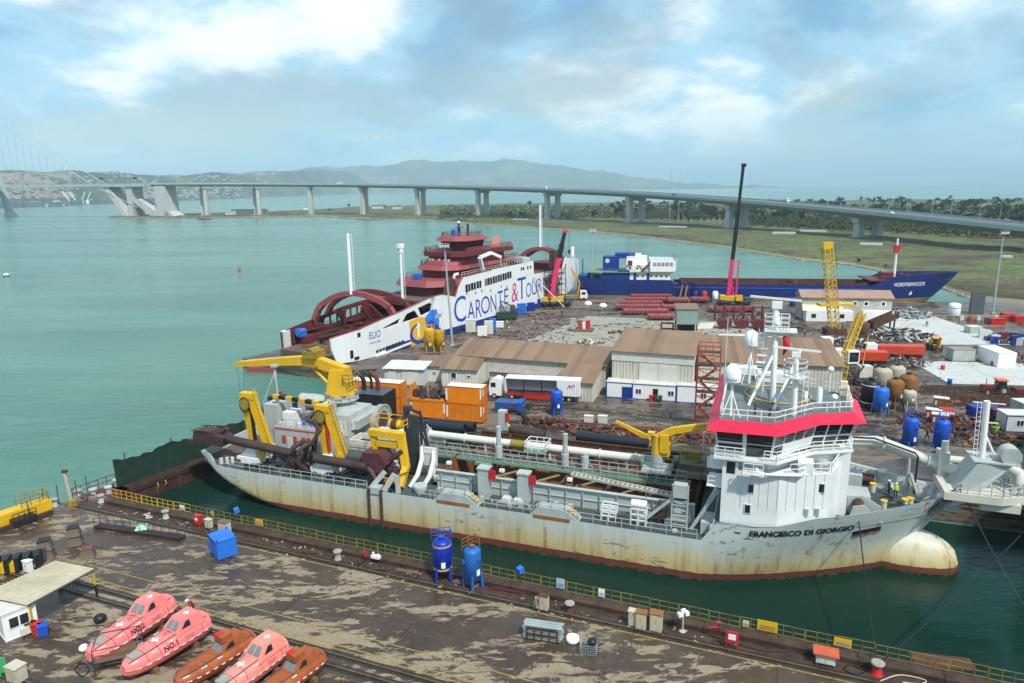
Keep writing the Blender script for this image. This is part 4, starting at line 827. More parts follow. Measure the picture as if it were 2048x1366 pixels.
for k in range(10):MB().pipe([(-16+k*.9,-8.4+random.uniform(-.6,.8),5.2+random.uniform(0,1)),(-15.4+k*.9,-8.9,6.4+random.uniform(-.5,.9)),(-14.6+k*.9,-8.3,5.6+random.uniform(0,2))],.07,5).build('hydraulic_hose',BLACK,SP)
g_=MB().beam((-12.4,-7.0,10.6),(-7.6,-7.0,10.5),.9,.8).beam((-12.0,-7.0,10.4),(-11.2,-7.0,6.2),.6,.7).beam((-8.0,-7.0,10.5),(-7.3,-7.4,6.5),.8,.8).beam((-7.3,-7.4,6.8),(-7.2,-9.2,4.8),.8,.7).beam((-11.6,-7.0,9.2),(-8.0,-7,9.3),.6,.7).beam((-11,-8,4.9),(-7.4,-8.4,5.0),.5,.5)
o=g_.build('gantry',YELL,DR);MB().tube((-10.2,-5.6,11.4),(-8.6,-5.6,11.4),.55,14).tube((-10.0,-5.6,11.4),(-9.0,-5.6,11.4),.65,14).build('gantry_winch',YELL,o);MB().tube((-9.9,-5.6,11.4),(-9.1,-5.6,11.4),.68,14).build('wire_drum',RUST,o)
MB().rail([(-12.6,-6.3,10.9),(-12.6,-4.2,10.9),(-8,-4.2,10.9),(-8,-6.3,10.9)],1.2,.045,1.4).build('gantry_rail',YELL,o)
MB().bx(-8.4,-6.6,-5.2,-4.9,5.0,12.6).bx(-8.5,-8.3,-5.3,-4.2,5.0,13.3).bx(-6.8,-6.6,-4.4,-4.1,8.5,13.0).beam((-6.7,-4.3,12.8),(-5.4,-4.3,7.0),.25).beam((-8.4,-4.3,13.2),(-6.7,-4.3,12.7),.3).beam((-6.7,-4.6,11.2),(-5.6,-4.4,7.4),.2).bx(-8.5,-7.7,-5.3,-4.4,13.1,13.7).build('gallows_plate',pm('dark_blue_steel',(.035,.042,.05),.5,var=.4,rust=.4),DR)
for x in(-6.2,-4.6):MB().pipe([(x,-8.6,4.7),(x+.6,-7.6,6.0),(x+.6,-6.4,7.6),(x+.2,-5.6,8.8)],[.3,.34,.34,.26],6).build('pipe_guide_horn',OFFW,DR)
MB().bx(-5.6,-3.9,-5.9,-5.5,6.6,8.9).bx(-5.5,-4.0,-6.0,-5.9,8.2,8.5).build('guide_plate',OFFW,DR)
MB().lathe([(.6,0),(.9,.9),(.85,1.0)],14,(-4.4,-9.4,4.6)).build('round_basket',GREYP,DR)
for x in(-10.6,-8.9):MB().bx(x-.12,x+.12,-11.05,-10.75,-1,4.9).build('guide_rail',RUST,DR)
MB().bx(-10.3,-9.1,-10.95,-9.8,4.3,5.1).beam((-10.6,-10.5,4.7),(-9.2,-9.2,6.6),.4,.5).beam((-8.6,-10.6,4.7),(-7.8,-9.4,6.6),.4,.5).beam((-6.8,-10.4,4.6),(-7.0,-10.2,6.8),.35,.5).build('trunnion_frame',GREYP,DR)
MB().bx(-36.5,-31.5,-8.6,-2.5,4.6,5.1).build('stern_hatch',pm('brown_hatch',(.1,.075,.05),.7,rust=.4),DR)
for x,y in((-33.8,-9.6),(-33.2,-9.2),(-32.6,-8.9)):MB().tube((x,y,4.6),(x,y,5.4),.22,10).build('bitt',OFFW,DR)
MB().bx(-27.4,-21.4,-9.8,-6.6,4.6,4.75).bx(-26.9,-24.8,-9.5,-7,4.75,4.85).bx(-24.2,-22,-9.5,-7,4.75,4.85).build('deck_hatch',DGREY,DR)
b=MB()
for k in range(46):
 x,y=random.uniform(-31,-11),random.uniform(4.8,9.5);w=random.uniform(.2,.8);z=random.uniform(.4,1.8);b.bx(x-w,x+w,y-w*.6,y+w*.6,4.6,4.6+z)
 if k%2:b.tube((x,y,4.6+z),(x+random.uniform(-1,1),y,5+z),.12,6)
struct(b.build('deck_machinery',GREYP,DR),'stuff')
b=MB()
for k in range(24):
 x,y=random.uniform(-28,-20),random.uniform(-2,3);w=random.uniform(.2,.6);b.bx(x-w,x+w,y-w,y+w,8.4,8.4+random.uniform(.4,1.5));b.tube((x,y,8.6),(x+random.uniform(-1.2,1.2),y+random.uniform(-.6,.6),9.6),.1,6)
struct(b.build('house_top_machinery',pm('mixed_machinery_grey',(.22,.23,.22),.6,var=.5,rust=.3),DR),'stuff')
MB().tube((-27.4,1.2,9.0),(-26.8,1.2,9.0),1.0,16).tube((-26.8,1.2,9),(-25.2,1.2,9),.5,10).build('hose_drum',MAROON,DR)
MB().tube((-24.8,-.6,9.2),(-22.9,-.6,9.2),.7,14).tube((-24.9,-.6,9.2),(-24.7,-.6,9.2),1.0,14).tube((-22.9,-.6,9.2),(-22.7,-.6,9.2),1.0,14).build('mooring_winch',RUST,DR)
o=tag(MB().grid([[(10.5+6*u,9.2+1.6*v,6.2+(1.0-.9*v*v)*(.65+.25*sin(u*9)+.15*sin(u*23+v*4)))for v in(-1,-.6,-.2,.2,.6,1)]for u in[i/16 for i in range(17)]],False).build('covered_boat',pm('blue_tarp',(.01,.10,.55),.5,var=.2),None,SF.o,SF.a),'small boat under a bright blue tarpaulin on the dredger far side','boat')
MB().rail([(10.3,7.8,4.6),(16.8,7.8,4.6),(16.8,10.4,4.6)],1.7,.04,1.2,3).bx(10.5,16.5,8.2,10.2,5.7,6.1).build('boat_cradle',GREYP,DR)
o=MB().tube((19.2,10,4.6),(19.2,10,7.4),.25,10).sprism([(18.9,7.3),(19.8,7.3),(19.5,7.8),(15.2,9.4),(15.0,9.15)],9.8,10.2).bx(18.8,19.8,9.7,10.3,6.6,7.3).build('davit_crane',YELL,DR)
MB().bx(20.2,21.8,9.6,10.4,4.8,8.0).bx(21.8,22.2,9.5,9.6,7.0,8.0).build('control_cabinet',GREYP,DR)
MB().tube((26.6,9.6,4.6),(26.6,9.6,9.2),.1,6).tube((26.6,9.6,9.2),(26.9,9.4,9.3),.1,6).build('vent_mast',WHITE,DR)
# ---- forward: accommodation block and bridge
WHD=pm('bridge_white',(0.72,0.75,0.75),0.4,var=0.05,rust=0.12,rcol=(0.52,0.38,0.2),sc=.5,st=.1)
P1=[(30,-9.9),(35.3,-9.9),(40.0,-8.0),(41.2,-4.5),(41.2,4.5),(40.0,8.0),(35.3,9.9),(30,9.9)]
HS=MB().prism(P1,6.2,12.35).bx(29.9,31.4,-9.98,-8.6,6.2,13.5).prism([(30.3,-9),(34.2,-9),(38.6,-5.2),(41,-4),(41,4),(38.6,5.2),(34.2,9),(30.3,9)],12.35,13.75).build('accommodation',WHD,DR)
b=MB()
for k in range(10):
 x=31.8+k*.85;y=-9.93 if x<35.3 else-9.93+(x-35.3)*.404;b.bx(x-.015,x+.015,y-.012,y+.02,8.6,12.3)
b.build('plate_seam',pm('seam_grey',(.64,.66,.66),.6),HS)
PORT=pm('porthole_frame',(.6,.62,.62),.5)
def on_wall(x,e=0.0):return(-9.9 if x<35.3 else-9.9+(x-35.3)*.4043)-e
for x,z in((32.7,10.6),(39.2,10.9),(32.5,8.4)):
 o=MB().bx(x-.32,x+.32,on_wall(x,.08),on_wall(x,-.1),z-.5,z+.5).build('porthole',PORT,HS);MB().bx(x-.24,x+.24,on_wall(x,.1),on_wall(x,.07),z-.41,z+.41).build('pane',GLASS,o)
for x in(37.9,38.9):o=MB().bx(x-.3,x+.3,on_wall(x,.1),on_wall(x,-.12),8.0,8.8).build('porthole',PORT,HS);MB().bx(x-.22,x+.22,on_wall(x,.12),on_wall(x,.09),8.08,8.72).build('pane',pm('grey_shutter',(.3,.33,.3),.5),o)
MB().bx(30.3,31.1,-10.03,-9.97,12.0,13.2).build('louvre',BLACK,HS)
MB().pipe([(33.0,-9.6,13.0),(33.2,-10.3,12.6),(34,-10.35,12.4),(37.2,-9.6,12.45),(37.6,-9.2,12.8)],.17,8).build('outside_pipe',WHD,HS)
MB().rail([(36.2,-9.4,12.35),(40,-7.8,12.35),(41,-4.6,12.35)],1.05,.035,1.1).build('deck_railing',WHITE,HS)
MB().bx(36.9,38.3,-8.8,-7.4,12.35,13.5).build('deck_locker',WHITE,HS);MB().lathe([(.6,0),(.75,.5),(.5,1.0),(.1,1.1)],10,(39.2,-7,12.35)).build('covered_gear',pm('grey_tarp',(.4,.42,.42),.6,var=.3),HS)
b=MB()
for k in range(12):b.bx(41.25,41.4,-4.2,-3.6,6.8+k*.5,6.86+k*.5)
b.beam((41.33,-4.2,6.6),(41.33,-4.2,13.2),.06).beam((41.33,-3.6,6.6),(41.33,-3.6,13.2),.06).build('wall_ladder',WHITE,HS)
MB().bx(40.6,42.0,-4.6,-2.6,6.6,13.4).build('front_trunk',WHD,HS)
WB=[(29.3,-9.3),(34.4,-9.3),(38.0,-5.1),(41.6,-3.2),(41.6,3.2),(38.0,5.1),(34.4,9.3),(29.3,9.3)]
WT=[(28.9,-9.9),(34.7,-9.9),(38.5,-5.4),(42.3,-3.5),(42.3,3.5),(38.5,5.4),(34.7,9.9),(28.9,9.9)]
ZB,ZT=13.75,16.55
MB().prism([(29.0,-10.4),(34.9,-10.4),(38.4,-6.3),(42.2,-4.4),(42.2,4.4),(38.4,6.3),(34.9,10.4),(29,10.4)],13.5,13.75).build('bridge_gallery',WHD,HS)
MB().rail([(29.1,-10.3,13.75),(31.9,-10.3,13.75)],1.05,.035,1.0,3).rail([(33.7,-10.3,13.75),(34.85,-10.3,13.75),(38.35,-6.2,13.75),(42.1,-4.3,13.75),(42.1,4.3,13.75)],1.05,.035,1.0,3).rail([(31.9,-11.1,12.6),(33.7,-11.1,12.6)],1.05,.04,.9).build('gallery_railing',WHITE,HS)
MB().bx(31.8,33.8,-11.2,-10.3,12.5,12.65).build('landing',WHITE,HS)
WH=MB().frust(WB,ZB,WT,ZT).build('wheelhouse',WHD,DR)
def wall_pt(i,u,v,e):
 a0,a1=Vector((*WB[i],ZB)),Vector((*WB[i+1],ZB));c0,c1=Vector((*WT[i],ZT)),Vector((*WT[i+1],ZT));p=a0.lerp(a1,u).lerp(c0.lerp(c1,u),v);n=(a1-a0).cross(c0-a0).normalized();return p+n*e
for i,k in((0,2),(1,4),(2,3),(3,4),(4,3),(5,4),(6,2)):
 for q in range(k):
  for v0,v1 in((.50,.94),(.10,.42)):
   if i==1 and q in(1,2,3)and v0<.4:continue
   if i==0 and q==1 and v0<.4:v0,v1=.02,.46
   u0,u1=(q+.07)/k,(q+.93)/k;e=.03
   MB().add([wall_pt(i,u0,v0,e),wall_pt(i,u1,v0,e),wall_pt(i,u1,v1,e),wall_pt(i,u0,v1,e),wall_pt(i,u0,v0,-.05),wall_pt(i,u1,v0,-.05),wall_pt(i,u1,v1,-.05),wall_pt(i,u0,v1,-.05)],[(0,1,2,3),(4,5,1,0),(5,6,2,1),(6,7,3,2),(7,4,0,3)]).build('window_pane',GLASS,WH)
RO=[(28.2,-11.1),(34.9,-10.8),(38.9,-5.9),(43.2,-4.2),(43.2,4.2),(38.9,5.9),(34.9,10.8),(28.2,11.1)]
RI=[(29.3,-9.7),(34.4,-9.4),(38.3,-4.9),(42.0,-3.2),(42.0,3.2),(38.3,4.9),(34.4,9.4),(29.3,9.7)]
MB().frust(RO,16.56,RI,17.35).build('roof_rim',PINKR,WH)
MB().prism(RI,17.35,17.42).build('roof_deck',pm('roof_deck_grey',(.13,.155,.155),.6,var=.2,rust=.15,rcol=(.2,.19,.16)),WH)
RIr=[(x-.1 if x>35 else x+.1,y*.985,17.42)for x,y in RI]
MB().rail(RIr+RIr[:1],1.05,.035,1.3).build('roof_railing',WHITE,WH)
MB().pipe([(34.8+3.4*cos(a),.5+3.4*sin(a),17.55)for a in[2*pi*k/28 for k in range(29)]],.08,5).build('yellow_hose_ring',YELL,WH)
MS=MB().tube((34.3,-2.0,17.4),(34.1,-1.6,25.6),.3,12).tube((34.1,-1.6,25.6),(34.0,-1.5,27.4),.42,12,.3).tube((31.9,-4.2,17.4),(34.1,-1.7,22.6),.17,8).tube((34.4,-5.0,17.4),(36.8,.2,22.8),.16,8).tube((33.2,1.6,17.4),(33.2,-.6,24.6),.15,8).build('signal_mast',WHITE,DR)
b=MB()
for k in range(7):b.bx(32.4,33.9,-1.5,-1.2,19.8+k*.78,19.98+k*.78)
b.beam((32.5,-1.35,17.6),(32.5,-1.35,25.2),.08).beam((33.2,-1.35,17.6),(33.2,-1.35,25.2),.08).rail([(31.8,-.6,23.2),(31.8,-1.8,23.2),(33,-1.8,23.2)],1.6,.03,.6,3).build('mast_ladder',WHITE,MS)
MB().bx(33.0,36.2,-2.4,-.4,25.0,25.15).rail([(33,-2.4,25.15),(35.4,-2.4,25.15),(35.4,-.4,25.15),(33,-.4,25.15),(33,-2.4,25.15)],1.5,.04,.8,3).build('mast_platform',WHITE,MS)
MB().bx(33.6,34.6,-1.9,-1.1,27.4,28.1).beam((31.4,-1.0,28.5),(36.4,-2.0,28.35),.22,.2).build('radar_scanner',CLEANW,MS)
MB().pipe([(34.9,-1.9,24.6),(35.2,-2.0,24.3),(35.3,-2.0,23.4),(35.0,-2.0,22.6)],[.05,.35,.4,.1],6).build('furled_flag',pm('flag_red',(.5,.01,.03),.7),MS)
lettering('★',.01,CLEANW,MS,lambda x,y:(35,-2,23),bold=0)if False else None
M2=MB().tube((36.3,-6.2,17.4),(36.1,-6.1,23.4),.27,12).tube((34.4,-4.4,17.4),(36.0,-6.0,21.6),.13,8).beam((34.9,-4.9,19.0),(36.2,-6.1,18.3),.12).build('radar_mast',WHITE,DR)
MB().lathe([(1.15,21.4),(1.15,21.5)],16,(36.1,-6.1,0)).rail([(36.1+1.1*cos(a),-6.1+1.1*sin(a),21.5)for a in[2*pi*k/12 for k in range(13)]],1.5,.03,.8,3).build('crow_nest',WHITE,M2)
MB().bx(35.7,36.5,-6.4,-5.8,23.4,23.9).beam((33.9,-5.8,24.2),(38.3,-6.4,24.1),.2,.18).build('radar_scanner',CLEANW,M2)
for k in range(1):
 b=MB().beam((37,-5.4,17.5),(37,-5.4,22),.05).beam((37.5,-5.2,17.5),(37.5,-5.2,22),.05)
 for q in range(9):b.beam((37,-5.4,17.8+q*.48),(37.5,-5.2,17.8+q*.48),.04)
 b.build('mast_ladder',WHITE,M2)
for(x,y,zb_,zd)in((30.3,-8.2,17.4,21.0),(31.7,4.6,17.4,22.0)):
 o=MB().tube((x,y,zb_),(x,y,zd),.16,8).tube((x-.8,y-.6,zb_),(x,y,zd-1),.07,6).tube((x+.9,y-.4,zb_),(x,y,zd-1),.07,6).lathe([(.5,0),(.7,.15)],14,(x,y,zd-.2)).build('antenna_post',WHITE,DR);MB().lathe([(.8,0),(.86,.5),(.8,1.0),(.6,1.45),(.3,1.7),(.02,1.76)],18,(x,y,zd)).build('radome',CLEANW,o)
 if y<0:lettering('intellian',.34,BLUE,o,lambda u,v,x=x,y=y,zd=zd:(x+.89*sin(u/.87),y-.89*cos(u/.87),zd+.32+v))
for x,y,h_,r in((38.9,-1.0,1.7,.3),(40.2,-2.6,1.2,.1),(41.4,-2.2,2.2,.06),(40.2,3.6,2.6,.06),(33.2,-8.8,1.0,.06),(37.6,-.2,.9,.2)):
 o=MB().lathe([(r,0),(r,h_*.8),(r*.5,h_)],10,(x,y,17.42)).build('roof_vent',WHITE,DR)
 if h_==1.2 or h_==2.6:MB().ball((x,y,17.42+h_),.33,12,8).build('gps_dome',CLEANW,o)
MB().tube((32.6,-7.2,17.4),(32.6,-7.2,18.6),.12,6).build('search_light',RUST,DR);MB().tube((34.0,-7.6,17.4),(34,-7.6,18.4),.14,6).build('search_light',RUST,DR)
MB().bx(41.2,41.9,2.4,3.1,17.4,19.0).bx(41.0,42.1,2.3,3.2,18.2,18.5).build('beacon_box',TANR,DR)
MB().tube((29.6,-8.9,17.4),(29.6,-8.9,27.5),.03,5).build('whip_aerial',WHITE,DR)
MB().bx(29.4,32.5,8.0,9.3,17.5,18.4).bx(32.6,37,5.4,7.4,17.5,18.6).build('funnel_top',WHITE,DR)
b=MB().beam((28.4,-6.4,6.5),(30.0,-6.4,10.2),.1,.3).beam((28.4,-5.6,6.5),(30,-5.6,10.2),.1,.3)
for k in range(10):b.bx(28.35+k*.17,28.65+k*.17,-6.4,-5.6,6.6+k*.37,6.66+k*.37)
b.rail([(28.5,-9.4,10.2),(29.9,-9.4,10.2)],1.0).rail([(28.4,-9.4,12.2),(29.9,-9.4,12.2)],1.0).bx(28.4,30,-9.5,-6,10.1,10.2).bx(28.4,30,-9.5,-6,12.1,12.2).build('aft_stairs',WHITE,HS)
b=MB().beam((27.0,-8.6,4.7),(29.6,-8.6,9.6),.3,.35)
b.build('inclined_strut',GREYP,DR)
def hull_pt(x,z,e=.035):return(x,-hb(x,z)-e,z)
lettering('FRANCESCO DI GIORGIO',.92,INK,HU,lambda x,y:hull_pt(37.75+x,6.15+y+.03*(x+4),.06),bold=.035,sx=.93)
MB().grid([[hull_pt(42.6+2.8*u,5.05+.75*v+.25*u,.03)for v in(0,.5,1)]for u in[k/10 for k in range(11)]],False).build('anchor_pocket',BLACK,HU)
MB().grid([[hull_pt(42.6+2.8*u,5.05+.32*v+.25*u,.07+.1*sin(u*9)**2)for v in(0,.5,1)]for u in[k/10 for k in range(11)]],False).build('anchor',RUSTO,HU)
for x0,x1,z in((47.4,48.8,7.0),(49.6,50.2,7.3)):MB().grid([[hull_pt(lerp(x0,x1,u),z+.22*v+.12*u,.05)for v in(0,1)]for u in(0,.25,.5,.75,1)],False).build('fairlead_plate',OFFW,HU)
for x in(31.4,33.1,35.4):MB().grid([[hull_pt(x+.6*u,6.02+.16*v,.03)for v in(0,1)]for u in(0,1)],False).build('scupper',DGREY,HU)
o=MB().sprism([(42.2,6.6),(45.4,6.6),(45.4,7.4),(44.4,7.4),(43.6,8.3),(42.6,8.0)],-5.2,-5.0).sprism([(42.2,6.6),(45.4,6.6),(45.4,7.6),(43.6,8.6),(42.2,8.4)],-3.6,-3.4).bx(42.0,44.4,-3.2,-.6,6.6,8.4).build('windlass',GREYP,DR);MB().tube((43.2,-5.0,7.8),(43.2,-3.6,7.8),.55,14).build('wire_drum',RUST,o)
o=MB().bx(42.4,44.4,3.6,5.6,6.6,8.0).tube((44.4,4.6,7.4),(45.8,4.6,7.4),.5,12).build('windlass',GREYP,DR);MB().tube((44.4,4.6,7.4),(45.7,4.6,7.4),.52,12).build('wire_drum',RUST,o)
YT=pm('bitt_yellow',(.7,.45,.02),.5)
for x,y in((45.9,-1.6),(45.4,2.8),(47.4,-2.5),(48.0,-2.2),(48.2,.4),(48.8,.9),(43.2,-5.7),(43.9,-5.4),(44,5.2)):
 o=MB().tube((x,y,6.6),(x,y,7.5 if x<46.5 and x>45 else 7.05),.3,10).build('bitt',OFFW,DR);MB().tube((x,y,7.5 if x<46.5 and x>45 else 7.05),(x,y,7.6 if x<46.5 and x>45 else 7.2),.36,10).build('bitt_cap',YT,o)
for p,q in(((45.9,-1.6),(48.2,.6)),((48.4,.6),(45.4,-4.4)),((48.6,-.6),(45.2,-.4))):MB().pipe([(p[0],p[1],7.0),((p[0]+q[0])/2,(p[1]+q[1])/2,6.75),(q[0],q[1],7.0)],.06,5).build('mooring_rope',BLACK,DR)
MB().pipe([(46.6+.5*cos(a)*(1+.1*(k%3)),1.2+.5*sin(a),6.64+.002*k)for k,a in enumerate([.5*k for k in range(40)])],.05,4).build('rope_coil',BLACK,DR)
MB().ball((50.2,2.2,7.2),.9,10,7,1.0,-40).bx(49.6,50.8,1.6,2.9,6.6,7.2).build('covered_winch',pm('grey_tarp',(.4,.42,.42),.6),DR)
b=MB().pipe([(50.3+.75*cos(a),-.6,7.4+.75*sin(a))for a in[2*pi*k/20 for k in range(21)]],.06,5)
for k in range(4):b.beam((50.3+.75*cos(k*pi/4),-.6,7.4+.75*sin(k*pi/4)),(50.3-.75*cos(k*pi/4),-.6,7.4-.75*sin(k*pi/4)),.05)
b.build('hand_wheel',GREYP,DR)
for x,y,z in((46.4,4.6,8.4),(51.0,-1.6,8.8)):MB().tube((x,y,z-1.2),(x,y,z),.06,5).tube((x-.35,y,z),(x+.35,y,z),.28,10).build('deck_flood_light',WHITE,DR)
for x in(44.6,47.6):y=hb(x,7.4)-.5;MB().lathe([(.45,0),(.45,.12)],14,(x,y,7.2)).bx(x-.5,x+.5,y,y+.3,6.6,7.7).build('fairlead',OFFW,DR)
DP=pm('discharge_pipe_grey',(.55,.56,.5),.5,var=.08,rust=.2,rcol=(.3,.2,.12))
BP=MB().pipe([(36,3.0,12.4),(42.8,3.0,12.1),(45.3,3.0,12.4),(46.2,3.0,12.2),(50.2,3.0,10.9),(51.6,2.6,10.5),(53.2,1.2,10.6)],.62,14).build('bow_discharge_pipe',DP,DR)
for x,z in((46.0,12.25),(50.4,10.85),(51.8,10.5)):MB().tube((x-.1,3,z),(x+.1,3,z-.03),.8,14).build('pipe_flange',DP,BP)
MB().pipe([(41,2.2,12.8),(45.0,2.2,13.0),(49.0,2.2,11.8),(49.3,2.2,11.4),(49.3,2.2,6.6)],.11,6).build('cable_conduit',BLACK,BP)
MB().tube((48.6,2.6,6.6),(48.6,2.6,11.2),.2,8).tube((49.8,1.6,6.6),(48.8,2.4,9.4),.17,8).build('pipe_support',GREYP,BP)
MB().bx(51.2,52.2,1.9,3.6,9.6,12.2).bx(51.4,52.0,2.2,2.6,12.2,13.4).tube((50.4,3.8,10.9),(54,3.8,10.9),.45,12).build('gate_valve',DP,BP)
BL=MB().add([(50.6,-2.0,7.4),(53.2,-2.0,8.6),(53.2,1.6,8.6),(50.6,1.6,7.4),(53.7,-1.7,12.6),(57.0,-1.2,12.9),(57.0,1.2,12.9),(53.7,1.6,12.6)],[(3,2,1,0),(4,5,6,7),(0,1,5,4),(1,2,6,5),(2,3,7,6),(3,0,4,7)]).build('bow_leg',GREYP,DR)
lettering('®',.9,pm('emblem_red',(.6,.1,.05),.5),BL,lambda x,y:(51.9+x*.9+.3,-2.03+.08+y*.02-.1,9.4+y))if False else MB().tube((51.95,-1.98,9.5),(51.95,-2.06,9.5),.32,12).build('round_emblem',pm('emblem_red',(.6,.1,.05),.5),BL)
o=MB().bx(53.4,57.4,-1.6,1.6,12.75,12.9).tube((56.6,-1.4,13.6),(56.6,.2,13.6),.9,16).build('sheave_platform',GREYP,BL)
MB().tube((54.4,-.2,12.9),(54.2,-.2,18.8),.3,12).tube((55.6,-.2,12.9),(54.4,-.2,15.4),.12,6).beam((53.0,-.2,18.6),(55.8,-.2,18.6),.1).beam((53.4,-.2,16.6),(55.4,-.2,16.6),.1).build('bow_mast',WHITE,DR)
b=MB().beam((53.6,-.3,13),(53.4,-.3,18.6),.05).beam((53.9,-.3,13),(53.75,-.3,18.6),.05)
for k in range(11):b.beam((53.58,-.3,13.3+k*.48),(53.85,-.3,13.3+k*.48),.05)
b.build('bow_mast_ladder',WHITE,DR)
o=MB().prism([(51.0,-2.6),(56.0,-2.6),(58.4,-1.4),(58.4,1.4),(56,2.6),(51,2.6)],8.9,9.7).prism([(54.4,-2),(57.8,-2),(57.8,2),(54.4,2)],8.0,8.9).build('bow_platform',pm('bow_platform_cream',(.55,.54,.45),.6,var=.1,rust=.2,rcol=(.35,.28,.18)),DR)
MB().rail([(52,-2.5,9.7),(56,-2.5,9.7),(58.3,-1.3,9.7),(58.3,1.3,9.7),(56,2.5,9.7)],1.0,.03,.9).build('platform_railing',GREYP,o)
MB().pipe([(56.0,.6,11.8),(57.0,.6,11.9),(57.8,.4,11.4),(58.1,.2,10.6),(58.1,0,9.9)],.62,14).build('pipe_elbow',DP,BP);MB().lathe([(1.0,0),(.7,.35)],16,(58.1,0,9.7)).build('elbow_flange',DP,BP)
MB().rail([(56.9+1.4*cos(a)+.9,1.5*sin(a),9.7)for a in[2*pi*k/14 for k in range(15)]],.9,.03,.9,3).build('round_guard',GREYP,BP)
b=MB().beam((50.0,-2.4,6.8),(52.4,-2.4,9.6),.1,.25).beam((50.0,-1.6,6.8),(52.4,-1.6,9.6),.1,.25)
for k in range(9):b.bx(50+k*.27,50.25+k*.27,-2.4,-1.6,6.9+k*.31,6.95+k*.31)
b.rail([(50,-2.4,6.9),(52.4,-2.4,9.7)],.9).build('bow_stairs',DGREY,DR)
b=MB();rs5=random.Random(9)
for k in range(120):
 x,y=rs5.uniform(-30,-8),rs5.uniform(-10,-4.2);r_=rs5.uniform(.04,.14);z=4.65+rs5.uniform(0,.25)
 if k%4==0:b.bx(x-.3,x+.3,y-.2,y+.2,4.6,4.7+rs5.uniform(.1,.7))
 else:b.pipe([(x,y,z),(x+rs5.uniform(.2,.8),y+rs5.uniform(-.5,.5),z+rs5.uniform(0,.5)),(x+rs5.uniform(.8,1.8),y+rs5.uniform(-.8,.8),z)],r_,5)
struct(b.build('deck_clutter',BLACK,DR),'stuff')
b=MB()
for k in range(150):
 x,y=rs5.uniform(-31,-10),rs5.uniform(-5,6);z=rs5.choice((4.6,8.4))if-29.6<x<-19.4 and-3.4<y<4.2 else 4.6
 if-30<x<-17.5 and-3.6<y<4.5:z=8.4
 h_=rs5.uniform(.3,1.3);w=rs5.uniform(.08,.4)
 if k%3:b.tube((x,y,z),(x+rs5.uniform(-.5,.5),y,z+h_),w*.35,6)
 else:b.bx(x-w,x+w,y-w,y+w,z,z+h_)
struct(b.build('deck_fittings',OFFW,DR),'stuff')
b=MB()
for k in range(70):
 x,y=rs5.uniform(-4,27),rs5.choice((rs5.uniform(-10,-7.6),rs5.uniform(7.6,10.4)));h_=rs5.uniform(.2,.8);w=rs5.uniform(.08,.3)
 b.bx(x-w,x+w,y-w,y+w,4.6,4.6+h_)
struct(b.build('side_deck_fittings',GREYP,DR),'stuff')
for mt,sd in((DGREY,1),(RUST,2),(PIPEB,3)):
 b=MB();r9=random.Random(sd)
 for k in range(46):
  x=r9.uniform(-8,26);y=r9.choice((r9.uniform(1.4,6.6),r9.uniform(7.4,10.3)));z=r9.uniform(4.8,6.3);L=r9.uniform(.8,4.5)
  if k%3==0:b.bx(x,x+r9.uniform(.2,.8),y-.2,y+.2,z-.4,z+r9.uniform(.1,.7))
  else:b.tube((x,y,z),(x+L,y+r9.uniform(-.3,.3),z+r9.uniform(-.1,.2)),r9.uniform(.06,.2),6)
 struct(b.build('pipework',mt,DR),'stuff')
 # ======= FERRY ON THE YARD
def on_y(fr,px,py,y):
 d=ray(px,py);o=Vector((0,0,CAM_H));t=(y+(fr.o-Vector((0,0,0))).dot(fr.n))/Vector((d.x,d.y,0)).dot(fr.n);return fr.l(o+d*t)
def plate(outer,holes,fm,th):
 loops=[outer]+holes;th=Vector(th);b=MB();E_=[(l[i],l[(i+1)%len(l)])for l in loops for i in range(len(l))]
 xs=sorted({round(p[0],4)for l in loops for p in l}|{outer[0][0]+k*2.0 for k in range(70)if min(p[0]for p in outer)<outer[0][0]+k*2.0<max(p[0]for p in outer)})
 for xa,xb in zip(xs,xs[1:]):
  if xb-xa<1e-3:continue
  xm=(xa+xb)/2;ev=lambda e,x:e[0][1]+(e[1][1]-e[0][1])*(x-e[0][0])/(e[1][0]-e[0][0])
  cr=sorted([e for e in E_ if min(e[0][0],e[1][0])<xm<max(e[0][0],e[1][0])],key=lambda e:ev(e,xm))
  for lo,hi in zip(cr[::2],cr[1::2]):
   q=[Vector(fm(xa,ev(lo,xa))),Vector(fm(xb,ev(lo,xb))),Vector(fm(xb,ev(hi,xb))),Vector(fm(xa,ev(hi,xa)))];b.add(q+[p+th for p in q],[(0,1,2,3),(7,6,5,4)])
 for e in E_:p,q=Vector(fm(*e[0])),Vector(fm(*e[1]));b.add([p,q,q+th,p+th],[(0,1,2,3)])
 return b
def fit_text(s,x0,x1,z0,z1,mat,parent,fm,bold=0.0,name='letter'):
 vs,fs=text_mesh(s,1.0,bold);ax,bx_=min(v[0]for v in vs),max(v[0]for v in vs);az,bz=min(v[1]for v in vs),max(v[1]for v in vs)
 o=MB().add([fm(x0+(x-ax)/(bx_-ax)*(x1-x0),z0+(z-az)/(bz-az)*(z1-z0))for x,z in vs],fs).build(name,mat,parent);o['label']='painted lettering reading '+s;return o
FE=thing('ferry','long white and maroon car ferry under construction standing on the yard','ship',FF.o,FF.a)
def fy(x):return(max(0,-14-x)/11)**2*1.3+(max(0,x-70)/34)**2*7.0
FZ=lambda px,py:(lambda p:(p.x,p.z))(on_y(FF,px,py,0))
m,t,bs,pos,obj,noise,rampc,mix,mapping,bump=nodemat('ferry_white_hull')
sz=t.nodes.new('ShaderNodeSeparateXYZ');link(t,obj,sz.inputs[0])
zn=t.nodes.new('ShaderNodeMath');zn.operation='DIVIDE';link(t,sz.outputs[2],zn.inputs[0]);zn.inputs[1].default_value=20
